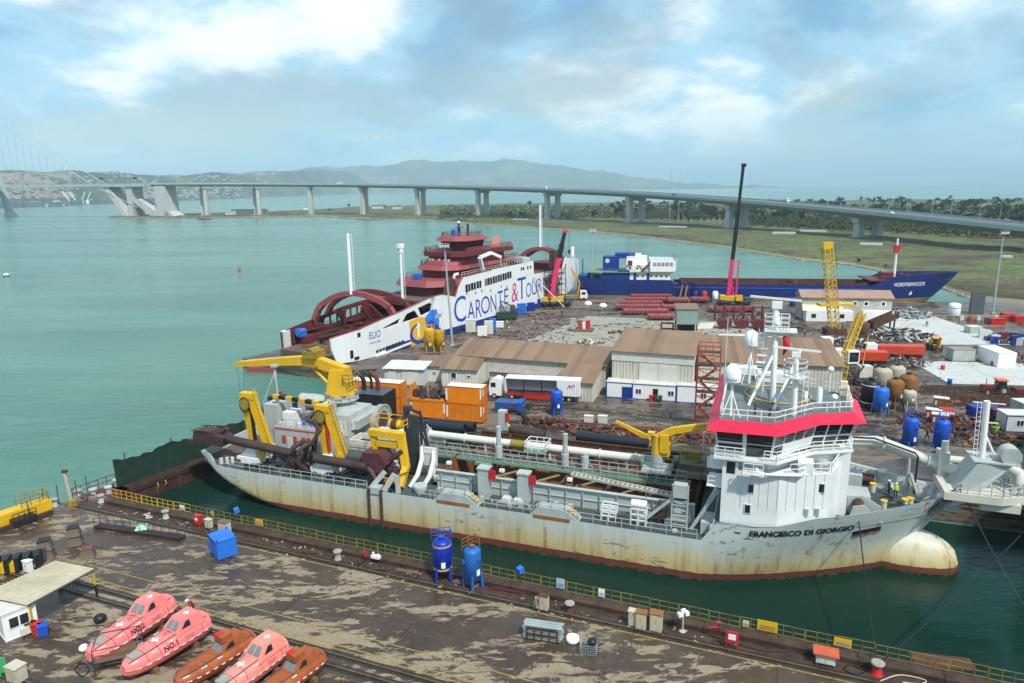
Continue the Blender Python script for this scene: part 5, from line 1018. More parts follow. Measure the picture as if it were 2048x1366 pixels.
xr=t.nodes.new('ShaderNodeMath');xr.operation='GREATER_THAN';link(t,sz.outputs[0],xr.inputs[0]);xr.inputs[1].default_value=-10.5
zr=t.nodes.new('ShaderNodeMath');zr.operation='LESS_THAN';link(t,sz.outputs[2],zr.inputs[0]);zr.inputs[1].default_value=4.15
an=t.nodes.new('ShaderNodeMath');an.operation='MULTIPLY';link(t,xr.outputs[0],an.inputs[0]);link(t,zr.outputs[0],an.inputs[1])
wht=rampc(noise(obj,.12,5,.6),[(.3,(.68,.71,.72)),(.7,(.78,.8,.8))])
wht=mix(rampc(noise(mapping(obj,(.8,1,.06)),.9,6,.65),[(.55,(0,0,0)),(.72,(.35,.35,.35))]),wht,(.5,.46,.4));link(t,mix(an.outputs[0],wht,(.012,.035,.2)),bs.inputs['Base Color']);bs.inputs['Roughness'].default_value=.4
FWH=m
FBLUE=pm('ferry_blue',(.012,.06,.36),.45,var=.05);FMAG=pm('ferry_magenta',(.6,.01,.12),.45,var=.05)
holes=[[FZ(*p)for p in h_]for h_ in([(766,656),(801,636),(798,647),(768,658)],[(804,646),(813,628),(829,620.5),(839,634.5)],[(835.5,616),(859,605),(864,609),(862.5,622),(842.5,632)])]
def dens(poly,step=4.0):
 out=[]
 for a,b in zip(poly,poly[1:]+poly[:1]):
  k=max(1,int(hypot(a[0]-b[0],a[1]-b[1])/step));out+=[(lerp(a[0],b[0],i/k),lerp(a[1],b[1],i/k))for i in range(k)]
 return out
nw=[(-24.6,3.0),(-19,2.6),(20,2.6),(62,2.6),(78,3.4),(92,5.8),(103.5,8.6),(104.5,13.4),(96,15.2),(88,16.0),(81.5,16.7),(79,13.6),(66,13.4),(58.7,13.6),(58.4,17.7),(35,17.4),(20.8,16.9),(18.6,14.4),(17.4,12.2),(14.5,12.9),(11.5,13.5),(7.5,13.45),(4.0,12.9),(-4.8,11.5),(-18.4,9.6),(-25.9,8.8),(-25.7,6)]
SIDE=plate(dens(nw),holes,lambda x,z:(x,fy(x),z),(0,.35,0)).build('near_side',FWH,FE)
b=MB()
for a,c_ in zip(nw[15:-2],nw[16:-1]):b.beam((a[0],fy(a[0])+.17,a[1]+.06),(c_[0],fy(c_[0])+.17,c_[1]+.06),.5,.12)
b.build('top_rail',MAROONL,SIDE)
fm=lambda x,z:(x,fy(x)-.03,z)
SEAM=pm('hull_seam',(.56,.59,.6),.5,var=.05)
for x,z1 in[(-21,9.2),(-15,10),(16.3,12),(24,13),(33,13),(42,13),(51,13),(60,13),(68,13)]:MB().bx(x,x+.06,fy(x)-.012,fy(x)+.02,4.2,z1-.1).build('plate_seam',SEAM,SIDE)
MB().bx(20.5,79,-.012,.02,13.35,13.42).build('plate_seam',SEAM,SIDE)
off6=lambda x,y:(780+x/5.12,420+y/5.12)
for s,xl,xr_,yt,yb,mt in(('C',655,778,880,1150,FBLUE),('A',792,868,935,1122,FBLUE),('R',879,935,912,1100,FBLUE),('O',932,1022,880,1062,FBLUE),('N',1030,1088,868,1037,FBLUE),('T',1102,1155,828,1008,FBLUE),('E',1170,1210,805,962,FBLUE),('&',1245,1312,745,940,FMAG),('T',1306,1392,690,912,FBLUE),('O',1392,1445,742,892,FBLUE),('U',1452,1503,718,868,FBLUE),('R',1512,1553,700,838,FBLUE),('I',1566,1574,690,815,FBLUE),('S',1586,1612,680,800,FBLUE),('T',1622,1650,672,785,FBLUE)):
 xm,ym=(xl+xr_)/2,(yt+yb)/2;x0,x1=FZ(*off6(xl,ym))[0],FZ(*off6(xr_,ym))[0];z0,z1=FZ(*off6(xm,yb))[1],FZ(*off6(xm,yt))[1]
 fit_text(s,x0,x1,z0,z1,mt,SIDE,fm,-.004)
a,c_=FZ(739,676),FZ(761,668);fit_text('ELIO',a[0],c_[0],a[1]-.35,a[1]+1.3,FBLUE,SIDE,fm,.0)
fit_text('REGGIO CALABRIA',a[0]+.1,c_[0],a[1]-1.5,a[1]-1.1,FBLUE,SIDE,fm,.0)
def ppoly(pts,mat,name,e=.025,par=SIDE):return MB().add([(x,fy(x)-e,z)for x,z in pts],[tuple(range(len(pts)))]).build(name,mat,par)
off2=lambda x,y:FZ(540+x/2.926,400+y/2.926)
FY_=pm('ferry_yellow',(.75,.42,.01),.45,var=.05)
ppoly([off2(*p)for p in((813,712),(862,690),(893,684),(912,690),(915,812),(828,858))],FY_,'yellow_emblem_panel')
ppoly([off2(*p)for p in((905,690),(940,645),(975,638),(990,700),(990,758),(962,772),(912,760))],pm('ferry_sky_blue',(.03,.22,.68),.45),'blue_emblem_panel',.03)
cc=off2(866,782);pts=[(cc[0]+3.1*cos(a),cc[1]+2.5*sin(a))for a in[radians(55+11*k)for k in range(26)]]+[(cc[0]+.5+2.6*cos(a),cc[1]+.25+1.9*sin(a))for a in[radians(325-11*k)for k in range(26)]]
ce=MB();n_=26
for k in range(n_-1):q=[pts[k],pts[k+1],pts[-k-2],pts[-k-1]];ce.add([(x,fy(x)-.05,z)for x,z in q],[(0,1,2,3)])
ce.build('emblem_ring',FBLUE,SIDE)
fx_,fz_=off2(866,765);fig=[(-.5,-2.4),(-.1,-2.4),(.2,-.8),(.5,-2.2),(.9,-2.2),(.7,0),(.6,1.2),(1.6,1.7),(1.5,2.0),(.4,1.9),(.3,2.7),(-.2,2.7),(-.3,1.9),(-1.0,.9),(-.7,.7),(-.2,1.2),(-.3,0)]
ppoly([(fx_+x*.75,fz_+z*.8)for x,z in fig],CLEANW,'emblem_figure',.07)
ppoly([off2(*p)for p in((918,722),(938,700),(955,712),(985,735),(988,757),(965,768),(925,755))],FBLUE,'emblem_wave',.045)
sx_,sz_=off2(945,735);ppoly([(sx_+(.95 if k%2 else .3)*cos(k*pi/5),sz_+(.95 if k%2 else .3)*sin(k*pi/5))for k in range(10)],FMAG,'emblem_star',.06)
ppoly([off2(*p)for p in((965,672),(1002,662),(1002,684),(965,694))],pm('grey_patch',(.3,.36,.35),.6),'test_patch',.06)
for i,xw in enumerate((797,853,910,983,1021,1073,1123,1173,1221)):
 yw=797-(xw-797)*(132/424);p=FZ(*off6(xw,yw));w=.55 if xw==983 else 1.15
 MB().bx(p[0]-w,p[0]+w,-.06,.1,p[1]-1.0,p[1]+.95).build('window',GLASS,SIDE);MB().bx(p[0]-.06,p[0]+.06,-.09,-.05,p[1]-1.0,p[1]+.95).build('window_post',CLEANW,SIDE)
for xw in(1347,1368,1410,1438):p=FZ(*off6(xw,605-(xw-1347)*.2));MB().bx(p[0]-.4,p[0]+.4,-.05,.05,p[1]-.4,p[1]+.5).build('porthole',GLASS,SIDE)
for xw,yw in((787,852),(878,850),(940,828),(1031,828),(1137,785),(1196,788)):p=FZ(*off6(xw,yw));MB().bx(p[0]-.22,p[0]+.22,-.05,.05,p[1]-.4,p[1]+.4).build('scupper',DGREY,SIDE)
for i in range(9):p=off2(628+i*18.5,886-i*7.2);MB().bx(p[0]-.42,p[0]+.42,fy(p[0])-.05,fy(p[0])+.05,p[1]-.3,p[1]+.3).build('low_window',BLACK,SIDE)
a,c_=off2(615,918),off2(822,836);MB().beam((a[0],-.12,a[1]),(c_[0],-.12,c_[1]),.3,.45).build('fender_ledge',CLEANW,SIDE)
for x,y,w,h_ in((490,905,.5,.9),(520,925,.9,.35),(525,790,.45,.5)):p=off2(x,y);MB().bx(p[0]-w,p[0]+w,fy(p[0])-.05,fy(p[0])+.1,p[1]-h_,p[1]+h_).build('mooring_port',BLACK,SIDE)
fw=[(-22.6,2.8),(60,2.8),(100,7),(104,12),(60,12.4),(12,11.8),(-2,10.8),(-12,9.2),(-22.8,7.7)]
fholes=[[(-9.5,6.6),(-3,7.4),(-4.5,9.4),(-8.5,8.8)],[(-1.5,7.6),(4,8.2),(5,10.2),(-1.0,9.7)]]
FS=plate(dens(fw),fholes,lambda x,z:(x,21.4-fy(x+2),z),(0,.4,0)).build('far_side',MAROON,FE)
MB().prism([(-22.6,20.0),(-22.3,21.8),(-19.5,21.9),(-19.5,21.4)],2.8,7.9).build('bow_post',CLEANW,FS)
b=MB()
for i in range(14):b.bx(-19.5+i*2.4,-19.3+i*2.4,20.6,21.1,4.6,7.6+min(3.4,i*.32))
b.bx(-18,14,19.4,21.0,7.0,7.15).rail([(-17,19.5,7.15),(14,19.5,7.15)],1.1,.05,1.8).build('side_gallery',MAROON,FS)
for k in range(3):MB().bx(-14+k*6.5,-11+k*6.5,20.9,21.02,4.8,6.6).build('side_recess',BLACK,FS)
o=MB().bx(-18.8,-16.6,19.2,20.4,6.0,7.0).tube((-18.6,19.8,7.2),(-16.8,19.8,7.2),.7,12).tube((-19,19.8,7.2),(-18.7,19.8,7.2),1.0,12).build('mooring_winch',BLUEL,FE)
CARD=pm('car_deck_dirty',(.12,.085,.06),.8,var=.4,rust=.4,rcol=(.05,.035,.03),sc=.35)
MB().prism([(-24,1.2),(-24,20.2),(-14,21),(80,21),(80,.4),(-14,.4)],2.7,4.1).build('car_deck',CARD,FE)
MB().bx(-12,12,.6,3.2,4.1,6.6).bx(-18,12,17.6,20.9,4.1,6.2).build('side_trunk',MAROON,FE)
MB().prism([(7,1.0),(7,20.6),(14,21.2),(78,21.2),(96,14),(96,9),(78,1.2),(60,.8)],10.6,11.9).build('upper_deck',MAROON,FE)
MB().prism([(7.6,2),(7.6,19.4),(78,19.4),(78,2)],11.9,12.0).build('upper_deck_plating',CARD,FE)
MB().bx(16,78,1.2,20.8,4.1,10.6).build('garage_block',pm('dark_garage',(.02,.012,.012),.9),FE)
b=MB()
for i in range(60):
 x,y=random.uniform(-22,10),random.uniform(4,17);w=random.uniform(.15,.9)
 b.bx(x-w*1.6,x+w*1.6,y-w*.5,y+w*.5,4.1,4.1+random.uniform(.1,.8))
struct(b.build('deck_timber',WOOD,FE),'stuff')
for(x0,y0,x1,y1)in((-16,14.5,-6,16.5),(-8,5,4,6.5),(-4,13,8,16)):
 s_=MB().rail([(x0,y0,4.1),(x1,y0,4.1)],3.4,.05,1.8,3).rail([(x0,y1,4.1),(x1,y1,4.1)],3.4,.05,1.8,3).bx(x0,x1,y0,y1,5.9,6.0);s_.build('inner_scaffold',RUST,FE)
def arch(x,yl,yr,zl,zr,zt,w,mat,nm,lean=0.0,dx=0.0):
 pts=[]
 for k in range(17):
  u=k/16;y=lerp(yl,yr,u);a=sin(pi*u)**.55;z=lerp(zl,zr,u)+(zt-lerp(zl,zr,u))*a;pts.append((x+lean*a+dx*u,y,z))
 b=MB()
 for p,q in zip(pts,pts[1:]):b.beam(p,q,w,1.2,up=(1,0,0)if abs(p[2]-q[2])>abs(p[1]-q[1])else(0,0,1))
 return b,pts
A1,p1_=arch(-12.5,20.8,1.2,9.0,10.6,15.8,1.3,MAROON,'a',0,7)
A2,p2_=arch(-8.5,20.8,1.2,9.4,11.0,15.6,1.0,MAROON,'a',0,9)
AR=A1.build('bow_arch',MAROONL,FE);A2.build('second_rib',MAROON,AR)
b=MB()
for p,q in list(zip(p1_,p2_))[3:-3:2]:b.beam(p,q,.35,.5)
b.build('arch_ties',MAROON,AR)
A3,p3_=arch(80,21,1.5,11.5,12.5,19.4,1.1,MAROON,'a',1,2);o=A3.build('stern_arch',MAROONL,FE)
A4,p4_=arch(84,20.5,2.5,11.2,12.2,19.0,.9,MAROON,'a',1,2);A4.build('second_rib',MAROON,o)
b=MB()
for p,q in list(zip(p3_,p4_))[3:-3:2]:b.beam(p,q,.3,.4)
b.build('arch_ties',MAROON,o)
MB().beam((-15.5,17.5,9.2),(-6,16.5,5.6),.5,.6).beam((-6,19.5,10),(-3,19.0,5),.6,.6).beam((1,18,10.5),(6,18,4.5),.7,.7).beam((4,18,10.5),(10,17,4.5),.7,.7).build('ramp_strut',MAROON,FE)
MB().beam((7.0,3.6,11.6),(14,3.6,4.6),.9,.6).beam((7,15.4,11.6),(15,15.4,4.6),.9,.6).build('ramp_rail',DGREY,FE)
def ladder_mast(x,y,z0,z1,r,top,nm,lab):
 o=MB().tube((x,y,z0),(x,y,z1),r,10,r*.85).build(nm,CLEANW,FE);b=MB().beam((x+r+.5,y-.3,z0),(x+r+.5,y-.3,z1),.08)
 for k in range(int((z1-z0)/.8)):b.beam((x,y,z0+k*.8+.3),(x+r+.5,y-.3,z0+k*.8+.3),.07)
 b.build('mast_ladder',CLEANW,o);o['label']=lab
 if top:MB().bx(x-1.0,x+1.0,y-.5,y+.5,z1-.2,z1+.9).bx(x-.6,x+.6,y-.4,y+.4,z1-1.4,z1).build('light_box',CLEANW,o)
ladder_mast(-9.4,11,15.6,30.1,.45,False,'ladder_mast','white mast with ladder on the bow arch');ladder_mast(9.0,11,12,25.4,.38,True,'light_mast','thin white mast with a light box');ladder_mast(82,11,18.6,34.2,.42,False,'stern_mast','tall white mast on the far arch')
def rnd(x0,x1,y0,y1,c_):return[(x0+c_,y0),(x1,y0),(x1,y1),(x0+c_,y1),(x0,y1-c_),(x0,y0+c_)]
def tier(x0,x1,y0,y1,z0,z1,vis,name,cut=3.0,par=FE):
 o=MB().prism(rnd(x0+1.4,x1,y0+.8,y1-.8,cut),z0,z1).build(name,MAROON,par)
 MB().frust(rnd(x0,x1,y0,y1,cut),z1,rnd(x0+.9,x1,y0+.6,y1-.6,cut),z1+vis).build('visor',MAROONL,o)
 MB().rail([(*p,z1+vis)for p in rnd(x0+1.0,x1,y0+.7,y1-.7,cut)],1.05,.05,1.6).build('deck_railing',MAROON,o);return o
T1=tier(13.2,60,2.4,20.2,12,14.6,1.4,'lower_tier',4)
for k in range(7):MB().bx(14.55,14.65,6.8+k*1.35,7.7+k*1.35,12.5,14.2).build('opening',RUST,T1)
T2=tier(21,56,3.6,18.6,16.0,18.2,1.0,'middle_tier',3.5)
o=MB().frust(rnd(23.2,50,5.2,17,2.5),19.2,rnd(26,50,5.6,16.6,2.5),21.8).build('wheelhouse_front',MAROONL,FE)
for k,y in enumerate((7.2,8.6,10.4,12.8,13.8)):MB().bx(24.7,25.3,y,y+.5,20.4,21.0).build('chalk_mark',CLEANW,o)
T3=MB().prism(rnd(24.5,52,3.4,18.4,3),21.6,22.8).build('bridge_deck',MAROON,FE);MB().rail([(*p,22.8)for p in rnd(24.8,52,3.7,18.1,3)],1.1,.06,1.2,3).build('bridge_railing',MAROONL,T3)
wb,wt=rnd(30.5,40,6.6,15.6,2.6),rnd(29.6,40.4,6.0,16.2,2.8)
BW=MB().frust(wb,22.8,wt,25.6).build('wheelhouse',MAROON,FE)
for i in range(6):
 a0,a1,c0,c1=[Vector((*p,z))for p,z in((wb[i],22.8),(wb[(i+1)%6],22.8),(wt[i],25.6),(wt[(i+1)%6],25.6))];n_=(a1-a0).cross(c0-a0).normalized()*.04;k=max(2,int((a1-a0).length/1.5))
 for q in range(k):
  P=lambda u,v:a0.lerp(a1,u).lerp(c0.lerp(c1,u),v)+n_;u0,u1=(q+.1)/k,(q+.9)/k;MB().add([P(u0,.35),P(u1,.35),P(u1,.92),P(u0,.92)],[(0,1,2,3)]).build('window_pane',GLASS,BW)
MB().frust(rnd(28.4,41.6,5.2,17,3),25.6,rnd(29.6,40.6,6.4,15.8,2.6),26.8).build('wheelhouse_roof',MAROONL,BW)
MB().rail([(*p,26.8)for p in rnd(30,40.4,6.8,15.4,2.4)],1.0,.05,1.2).build('roof_railing',MAROON,BW)
MM=MB().tube((34,10.4,26.8),(34,10.4,32.2),.5,8,.25).beam((34,7.4,31.2),(34,13.2,31.2),.25).beam((34,10.4,32),(34,10.4,34.4),.12).bx(33,35,9.4,11.4,29.0,29.2).build('signal_mast',DGREY,BW)
MB().ball((34,10.4,30.6),.5).build('radome',CLEANW,MM);MB().tube((37,9.4,26.8),(37,9.4,29.6),.35,8).ball((37,9.4,29.8),.35).build('aft_post',MAROON,MM)
MB().bx(36,37.2,13.6,14.6,26.8,28.4).build('blue_cover',BLUEL,BW);MB().bx(43,47.5,5.2,5.5,23,26).build('pink_panel',pm('pink_primer',(.6,.28,.2),.6),BW)
b=MB()
for k in range(9):b.beam((30+k,3.6,16),(30+k*1.05,3.6,22),.1)
for k in range(4):b.beam((44,2.8,14.5+k*2),(51,2.8,14.5+k*2),.15)
b.build('side_staging',RUST,FE)
for x,y,z in((27,15,16.2),(17,12.6,16.0),(47,4,17)):MB().bx(x-.8,x+.8,y-.8,y+.8,z,z+1.6).rail([(x-1,y-1,z),(x+1,y-1,z)],1.9,.05,1).build('deck_gear',BLUEL if x==17 else OYELL,FE)
MB().add([(14.4,1.0,12),(19,1.0,12),(19,1.0,16.5),(17,1,17.2),(14.4,2.4,12),(19,2.4,12),(19,2.4,16.5),(17,2.4,17.2)],[(0,1,2,3),(7,6,5,4),(0,4,5,1),(1,5,6,2),(2,6,7,3),(3,7,4,0)]).build('funnel_casing',RUST,FE)
MB().bx(77,80,2.8,4.6,13.4,19.4).prism([(80,3),(83,3.4),(80,4.6)],13.4,17.6).build('funnel_casing',RUST,FE)
MB().tube((19.5,2.0,15.0),(19.6,2.0,16.8),.45,10).pipe([(19.6,2,16.8),(19.9,1.8,17.6),(20.8,1.4,17.7)],.45,10).build('vent_cowl',OFFW,FE)
MB().beam((32.5,1.4,17.4),(30.4,.9,21.3),.9,.9).beam((30.4,.9,21.3),(35.2,.4,22.2),.8,.8).beam((35.2,.4,22.2),(39.6,.0,20.6),.8,.8).beam((39.6,0,20.6),(39.8,0,18.2),.15).build('boat_davit',CLEANW,FE)
b=MB()
for k in range(7):b.pipe([(45+k*1.4,1.2,17.5),(44.6+k*1.4,1.0,19.4),(43.6+k*1.4,.9,19.9)],.1,5)
b.rail([(21,.5,17.0),(44,.5,17.4)],1.1,.04,1.6).build('side_rail',OFFW,FE)
MB().bx(54,58,1,5,17.6,19.0).build('pale_locker',pm('pale_blue_grey',(.4,.5,.52),.6),FE);MB().tube((56,5,16.6),(62,5,17.4),1.1,10).build('yellow_boat',YELL,FE)
MB().prism([(84,3.6),(96,7.4),(96,16),(84,18)],11.9,14.2).build('stern_block',MAROON,FE)
MB().tube((97.5,6.5,15.4),(97.5,6.5,19.0),.8,10).build('stern_vent',CLEANW,FE)
for i in range(26):
 if i%2==0:MB().bx(-18+i*3.6,-16.8+i*3.6,.6,2.2,2.5,2.75).build('keel_block',WOOD,FE)
SCF=thing('scaffolding','dark steel scaffolding tower standing against the far end of the ferry side','scaffold',FF.w(64.5,-2.6,QZ),FF.a)
for i in range(5):MB().beam((i*2.6,0,0),(i*2.6,0,13),.16).beam((i*2.6,2.0,0),(i*2.6,2.0,13),.16).build('standard',BLACK,SCF)
for k in range(7):
 MB().beam((0,0,1.8*k+.9),(10.4,0,1.8*k+.9),.12).beam((0,2,1.8*k+.9),(10.4,2,1.8*k+.9),.12).build('ledger',BLACK,SCF);MB().beam((k*1.4,-.05,k*1.7),(k*1.4+2.4,-.05,k*1.7+2.4),.12).build('brace',BLACK,SCF)
 if k in(1,3,5):MB().bx(0,10.4,.2,1.8,1.8*k+1,1.8*k+1.08).build('deck_board',RUST,SCF)
for i,(a,c_,lab)in enumerate(((FF.w(58,-.4,13),FF.w(66,-7,2.6),'pale pole leaning against the ferry side near the letter T'),(FF.w(39,-.3,8),FF.w(47,-6,2.6),'rusty ramp beam leaning against the ferry side under the O'))):
 tag(MB().beam(a,c_,.5,.3).build('leaning_prop',RUST if i else OFFW),lab,'beam')
 # ======= BLUE CARGO SHIP
NO=thing('cargo_ship','long blue river cargo ship with white deckhouse lying beyond the yard','ship',NF.o,NF.a)
def nhb(x,z):
 w=6.6
 if x>98:u=clamp((x-98)/(interp([-2,0,4,11],[113,115,119,125.2],z)-98));w*=max(0,1-u**2.2)**.85
 if x<8:w*=1-.25*((8-x)/8)**2*(1.6 if z<4 else 1)
 return w
def ntop(x):return interp([0,12,14,32,33,96,104,126],[9.0,9.0,8.6,8.6,7.1,7.1,10.4,11.4],x)
m,t,bs,pos,obj,noise,rampc,mix,mapping,bump=nodemat('cargo_ship_hull')
sz=t.nodes.new('ShaderNodeSeparateXYZ');link(t,obj,sz.inputs[0]);q=t.nodes.new('ShaderNodeMath');q.operation='DIVIDE';link(t,sz.outputs[2],q.inputs[0]);q.inputs[1].default_value=12
blu=mix(rampc(noise(mapping(obj,(.5,.5,.12)),.6,8,.65),[(.5,(0,0,0)),(.66,(.9,.9,.9))]),(.004,.02,.15),(.007,.015,.06))
link(t,mix(rampc(q.outputs[0],[(.25,(1,1,1)),(.26,(0,0,0))]),blu,rampc(noise(obj,.5,8,.7),[(.3,(.16,.1,.035)),(.6,(.28,.2,.07)),(.75,(.1,.06,.03))])),bs.inputs['Base Color']);bs.inputs['Roughness'].default_value=.45
NH=m
rows=[[],[]]
for x in[0,2,5,8,12,14,20,32,33]+[33+i*7 for i in range(1,10)]+[98]:
 for k,s in enumerate((-1,1)):rows[k].append([(x,s*nhb(x,lerp(-1.5,ntop(x),j/10)),lerp(-1.5,ntop(x),j/10))for j in range(11)])
for i in range(1,17):
 u=(i/16)**.85
 for k,s in enumerate((-1,1)):
  r=[]
  for j in range(11):
   v=j/10;z=lerp(-1.5,11.0,v);xe=98+u*(interp([-2,0,4,11],[113,115,119,125.2],z)-98);z=lerp(-1.5,ntop(xe),v);xe=98+u*(interp([-2,0,4,11],[113,115,119,125.2],z)-98);r.append((xe,s*(nhb(xe,z)if i<16 else .03),z))
  rows[k].append(r)
h=MB().grid(rows[0],True);h.grid([r[::-1]for r in rows[1]],True);tr=rows[0][0]+rows[1][0][::-1];h.add(tr,[tuple(range(len(tr)))])
NHU=h.build('hull',NH,NO)
pts=[FR for FR in()]
P=lambda x,z,e=.06:(x,-nhb(x,z)-e,z)
fit_text('НОВОЧЕРКАССК',103.6,113.6,7.0,8.25,CLEANW,NHU,lambda x,z:P(x,z+(x-103)*.02),.02,'lettering')
MB().grid([[P(lerp(33,97,i/20),z,.12)for z in(5.9,6.3)]for i in range(21)],False).build('rubbing_strake',BLUE,NHU)
MB().tube((108.9,-nhb(109,4.8)-.05,4.8),(108.9,-nhb(109,4.8)+.4,4.8),.7,14).build('thruster_mark',OFFW,NHU)
MB().prism([(0,-5),(8,-6.5),(33,-6.5),(33,6.5),(8,6.5),(0,5)],8.2,8.5).build('poop_deck',GREENW,NO)
MB().prism([(33,-6.5),(98,-6.5),(98,6.5),(33,6.5)],6.0,6.3).build('main_deck',MAROON,NO)
MB().prism([(96,-6.4),(104,-6),(112,-4.8),(118,-3),(123,-.6),(123,.6),(118,3),(112,4.8),(104,6),(96,6.4)],8.6,9.0).build('forecastle_deck',MAROON,NO)
co=MB()
for s in(-1,1):co.bx(36,96,min(s*5.2,s*5.5),max(s*5.2,s*5.5),6.3,7.9)
for i in range(16):co.bx(36+i*4,36.15+i*4,-5.75,-5.5,6.3,7.8)
co.bx(36,96,-5.6,5.6,6.31,6.4).bx(35.7,36,-5.6,5.6,6.3,7.9).bx(96,96.3,-5.6,5.6,6.3,7.9)
co.build('hatch_coaming',pm('coaming_maroon',(.09,.03,.028),.65,var=.3,rust=.3,rcol=(.07,.035,.03)),NO)
for x in(52,73):MB().bx(x,x+1.2,-5.2,5.2,6.4,7.8).bx(x-1.5,x+2.7,-1,1,7.8,8.5).build('hatch_bulkhead',RUST,NO)
MB().rail([(33.5,-6.5,6.3),(97,-6.5,6.3)],.9,.04,3.5).rail([(33.5,6.5,6.3),(97,6.5,6.3)],.9,.04,3.5).build('deck_railing',NAVY,NO)
H1=MB().bx(9,32,-6.2,6.2,8.5,11.0).build('lower_house',WHITE,NO)
MB().bx(8.6,18.2,-6.3,-6.2,8.5,11.0).bx(14,18,-6.32,-6.2,6.2,12).build('blue_panel',NAVY,H1)
for x in(19.5,24.0):MB().bx(x,x+.9,-6.35,-6.2,8.5,11.1).build('blue_stripe',NAVY,H1)
for k in range(6):MB().bx(20.6+k*1.7+(1.2 if k>1 else 0),21.2+k*1.7+(1.2 if k>1 else 0),-6.27,-6.2,9.5,10.1).build('window',GLASS,H1)
MB().bx(4,33,-6.9,6.9,11.0,11.2).build('boat_deck',GREENW,NO);MB().rail([(4,-6.8,11.2),(20,-6.8,11.2)],1.0,.04,2).build('boat_deck_railing',GREENW,NO)
H2=MB().bx(17,32,-5.4,5.4,11.2,13.6).build('middle_house',WHITE,NO)
for k in range(5):MB().bx(18+k*2.4,18.6+k*2.4,-5.47,-5.4,12.1,12.8).build('window',GLASS,H2)
H3=MB().prism([(25,-7.0),(33.4,-6.2),(34.2,0),(33.4,6.2),(25,7.0)],11.4,15.2).build('wheelhouse',CLEANW,NO)
for k in range(5):MB().bx(26+k*1.4,27+k*1.4,-7.05+k*.13,-6.8+k*.13,13.6,14.6).build('window',pm('grey_pane',(.3,.34,.35),.2),H3)
MB().rail([(25,-6.8,15.2),(33.4,-6.1,15.2),(34,0,15.2),(33.4,6,15.2)],1.1,.06,1.2,3).build('bridge_top_rail',pm('blue_grey_rail',(.2,.25,.35),.6),H3)
FU=MB().bx(8.8,14.4,-3.6,1.6,11.2,16.2).build('funnel',NAVY,NO);MB().bx(13,20,-2,3,15.5,17.2).build('funnel_casing',NAVY,NO)
MB().tube((10.4,-3.62,14.8),(10.4,-3.7,14.8),.75,16).build('funnel_disc',CLEANW,FU);fit_text('Л',10.0,10.8,14.4,15.2,NAVY,FU,lambda x,z:(x,-3.74,z),.02,'funnel_letter')
MB().bx(17,24,-3,3,13.6,16.2).bx(18,22,-2,2,16.2,17.0).beam((24.5,-6,11.2),(21,-6,15),.3).build('deck_block',WHITE,NO);MB().beam((22,-6.2,11.2),(25.4,-6.2,15.0),.5).build('davit',MAROON,NO);MB().bx(17.4,19,-6,-5,13.6,15).build('deck_chest',MAROON,NO)
MB().tube((1.6,0,8.5),(1.6,0,15),.2,6).bx(.6,7.5,-4,4,8.5,9.6).tube((4,-2,9.6),(4,2,9.6),.8,10).build('stern_gear',NAVY,NO)
o=MB().tube((105.4,0,9.0),(105.4,0,22.2),.5,10,.3).build('foremast',CLEANW,NO);MB().bx(104.6,106.2,-.7,.7,17.6,20.0).beam((105.4,-.1,19),(106.6,-.1,21),.2).build('mast_gear',RED,o)
MB().bx(101,104.5,-2,2,9.0,11.0).bx(100,108,-4,-3,9,9.8).tube((110,-2,9.6),(110,2,9.6),.6,10).tube((114,-1.4,9.6),(114,1.6,9.6),.5,10).bx(107.5,109,1,3,9,10.4).rail([(98,-5.6,9.6),(110,-5.2,10.2),(120,-2.6,10.8)],1.0,.05,2).build('windlass',MAROON,NO)
for x,lab in((36,'left'),(37.6,'right')):tag(MB().beam(NF.w(x,-7.2,6.6),NF.w(x-1.2,-12,QZ),.5,.8).build('gangway_beam',WOOD),'wooden beam leaning on the cargo ship, %s one of the pair'%lab,'beam')
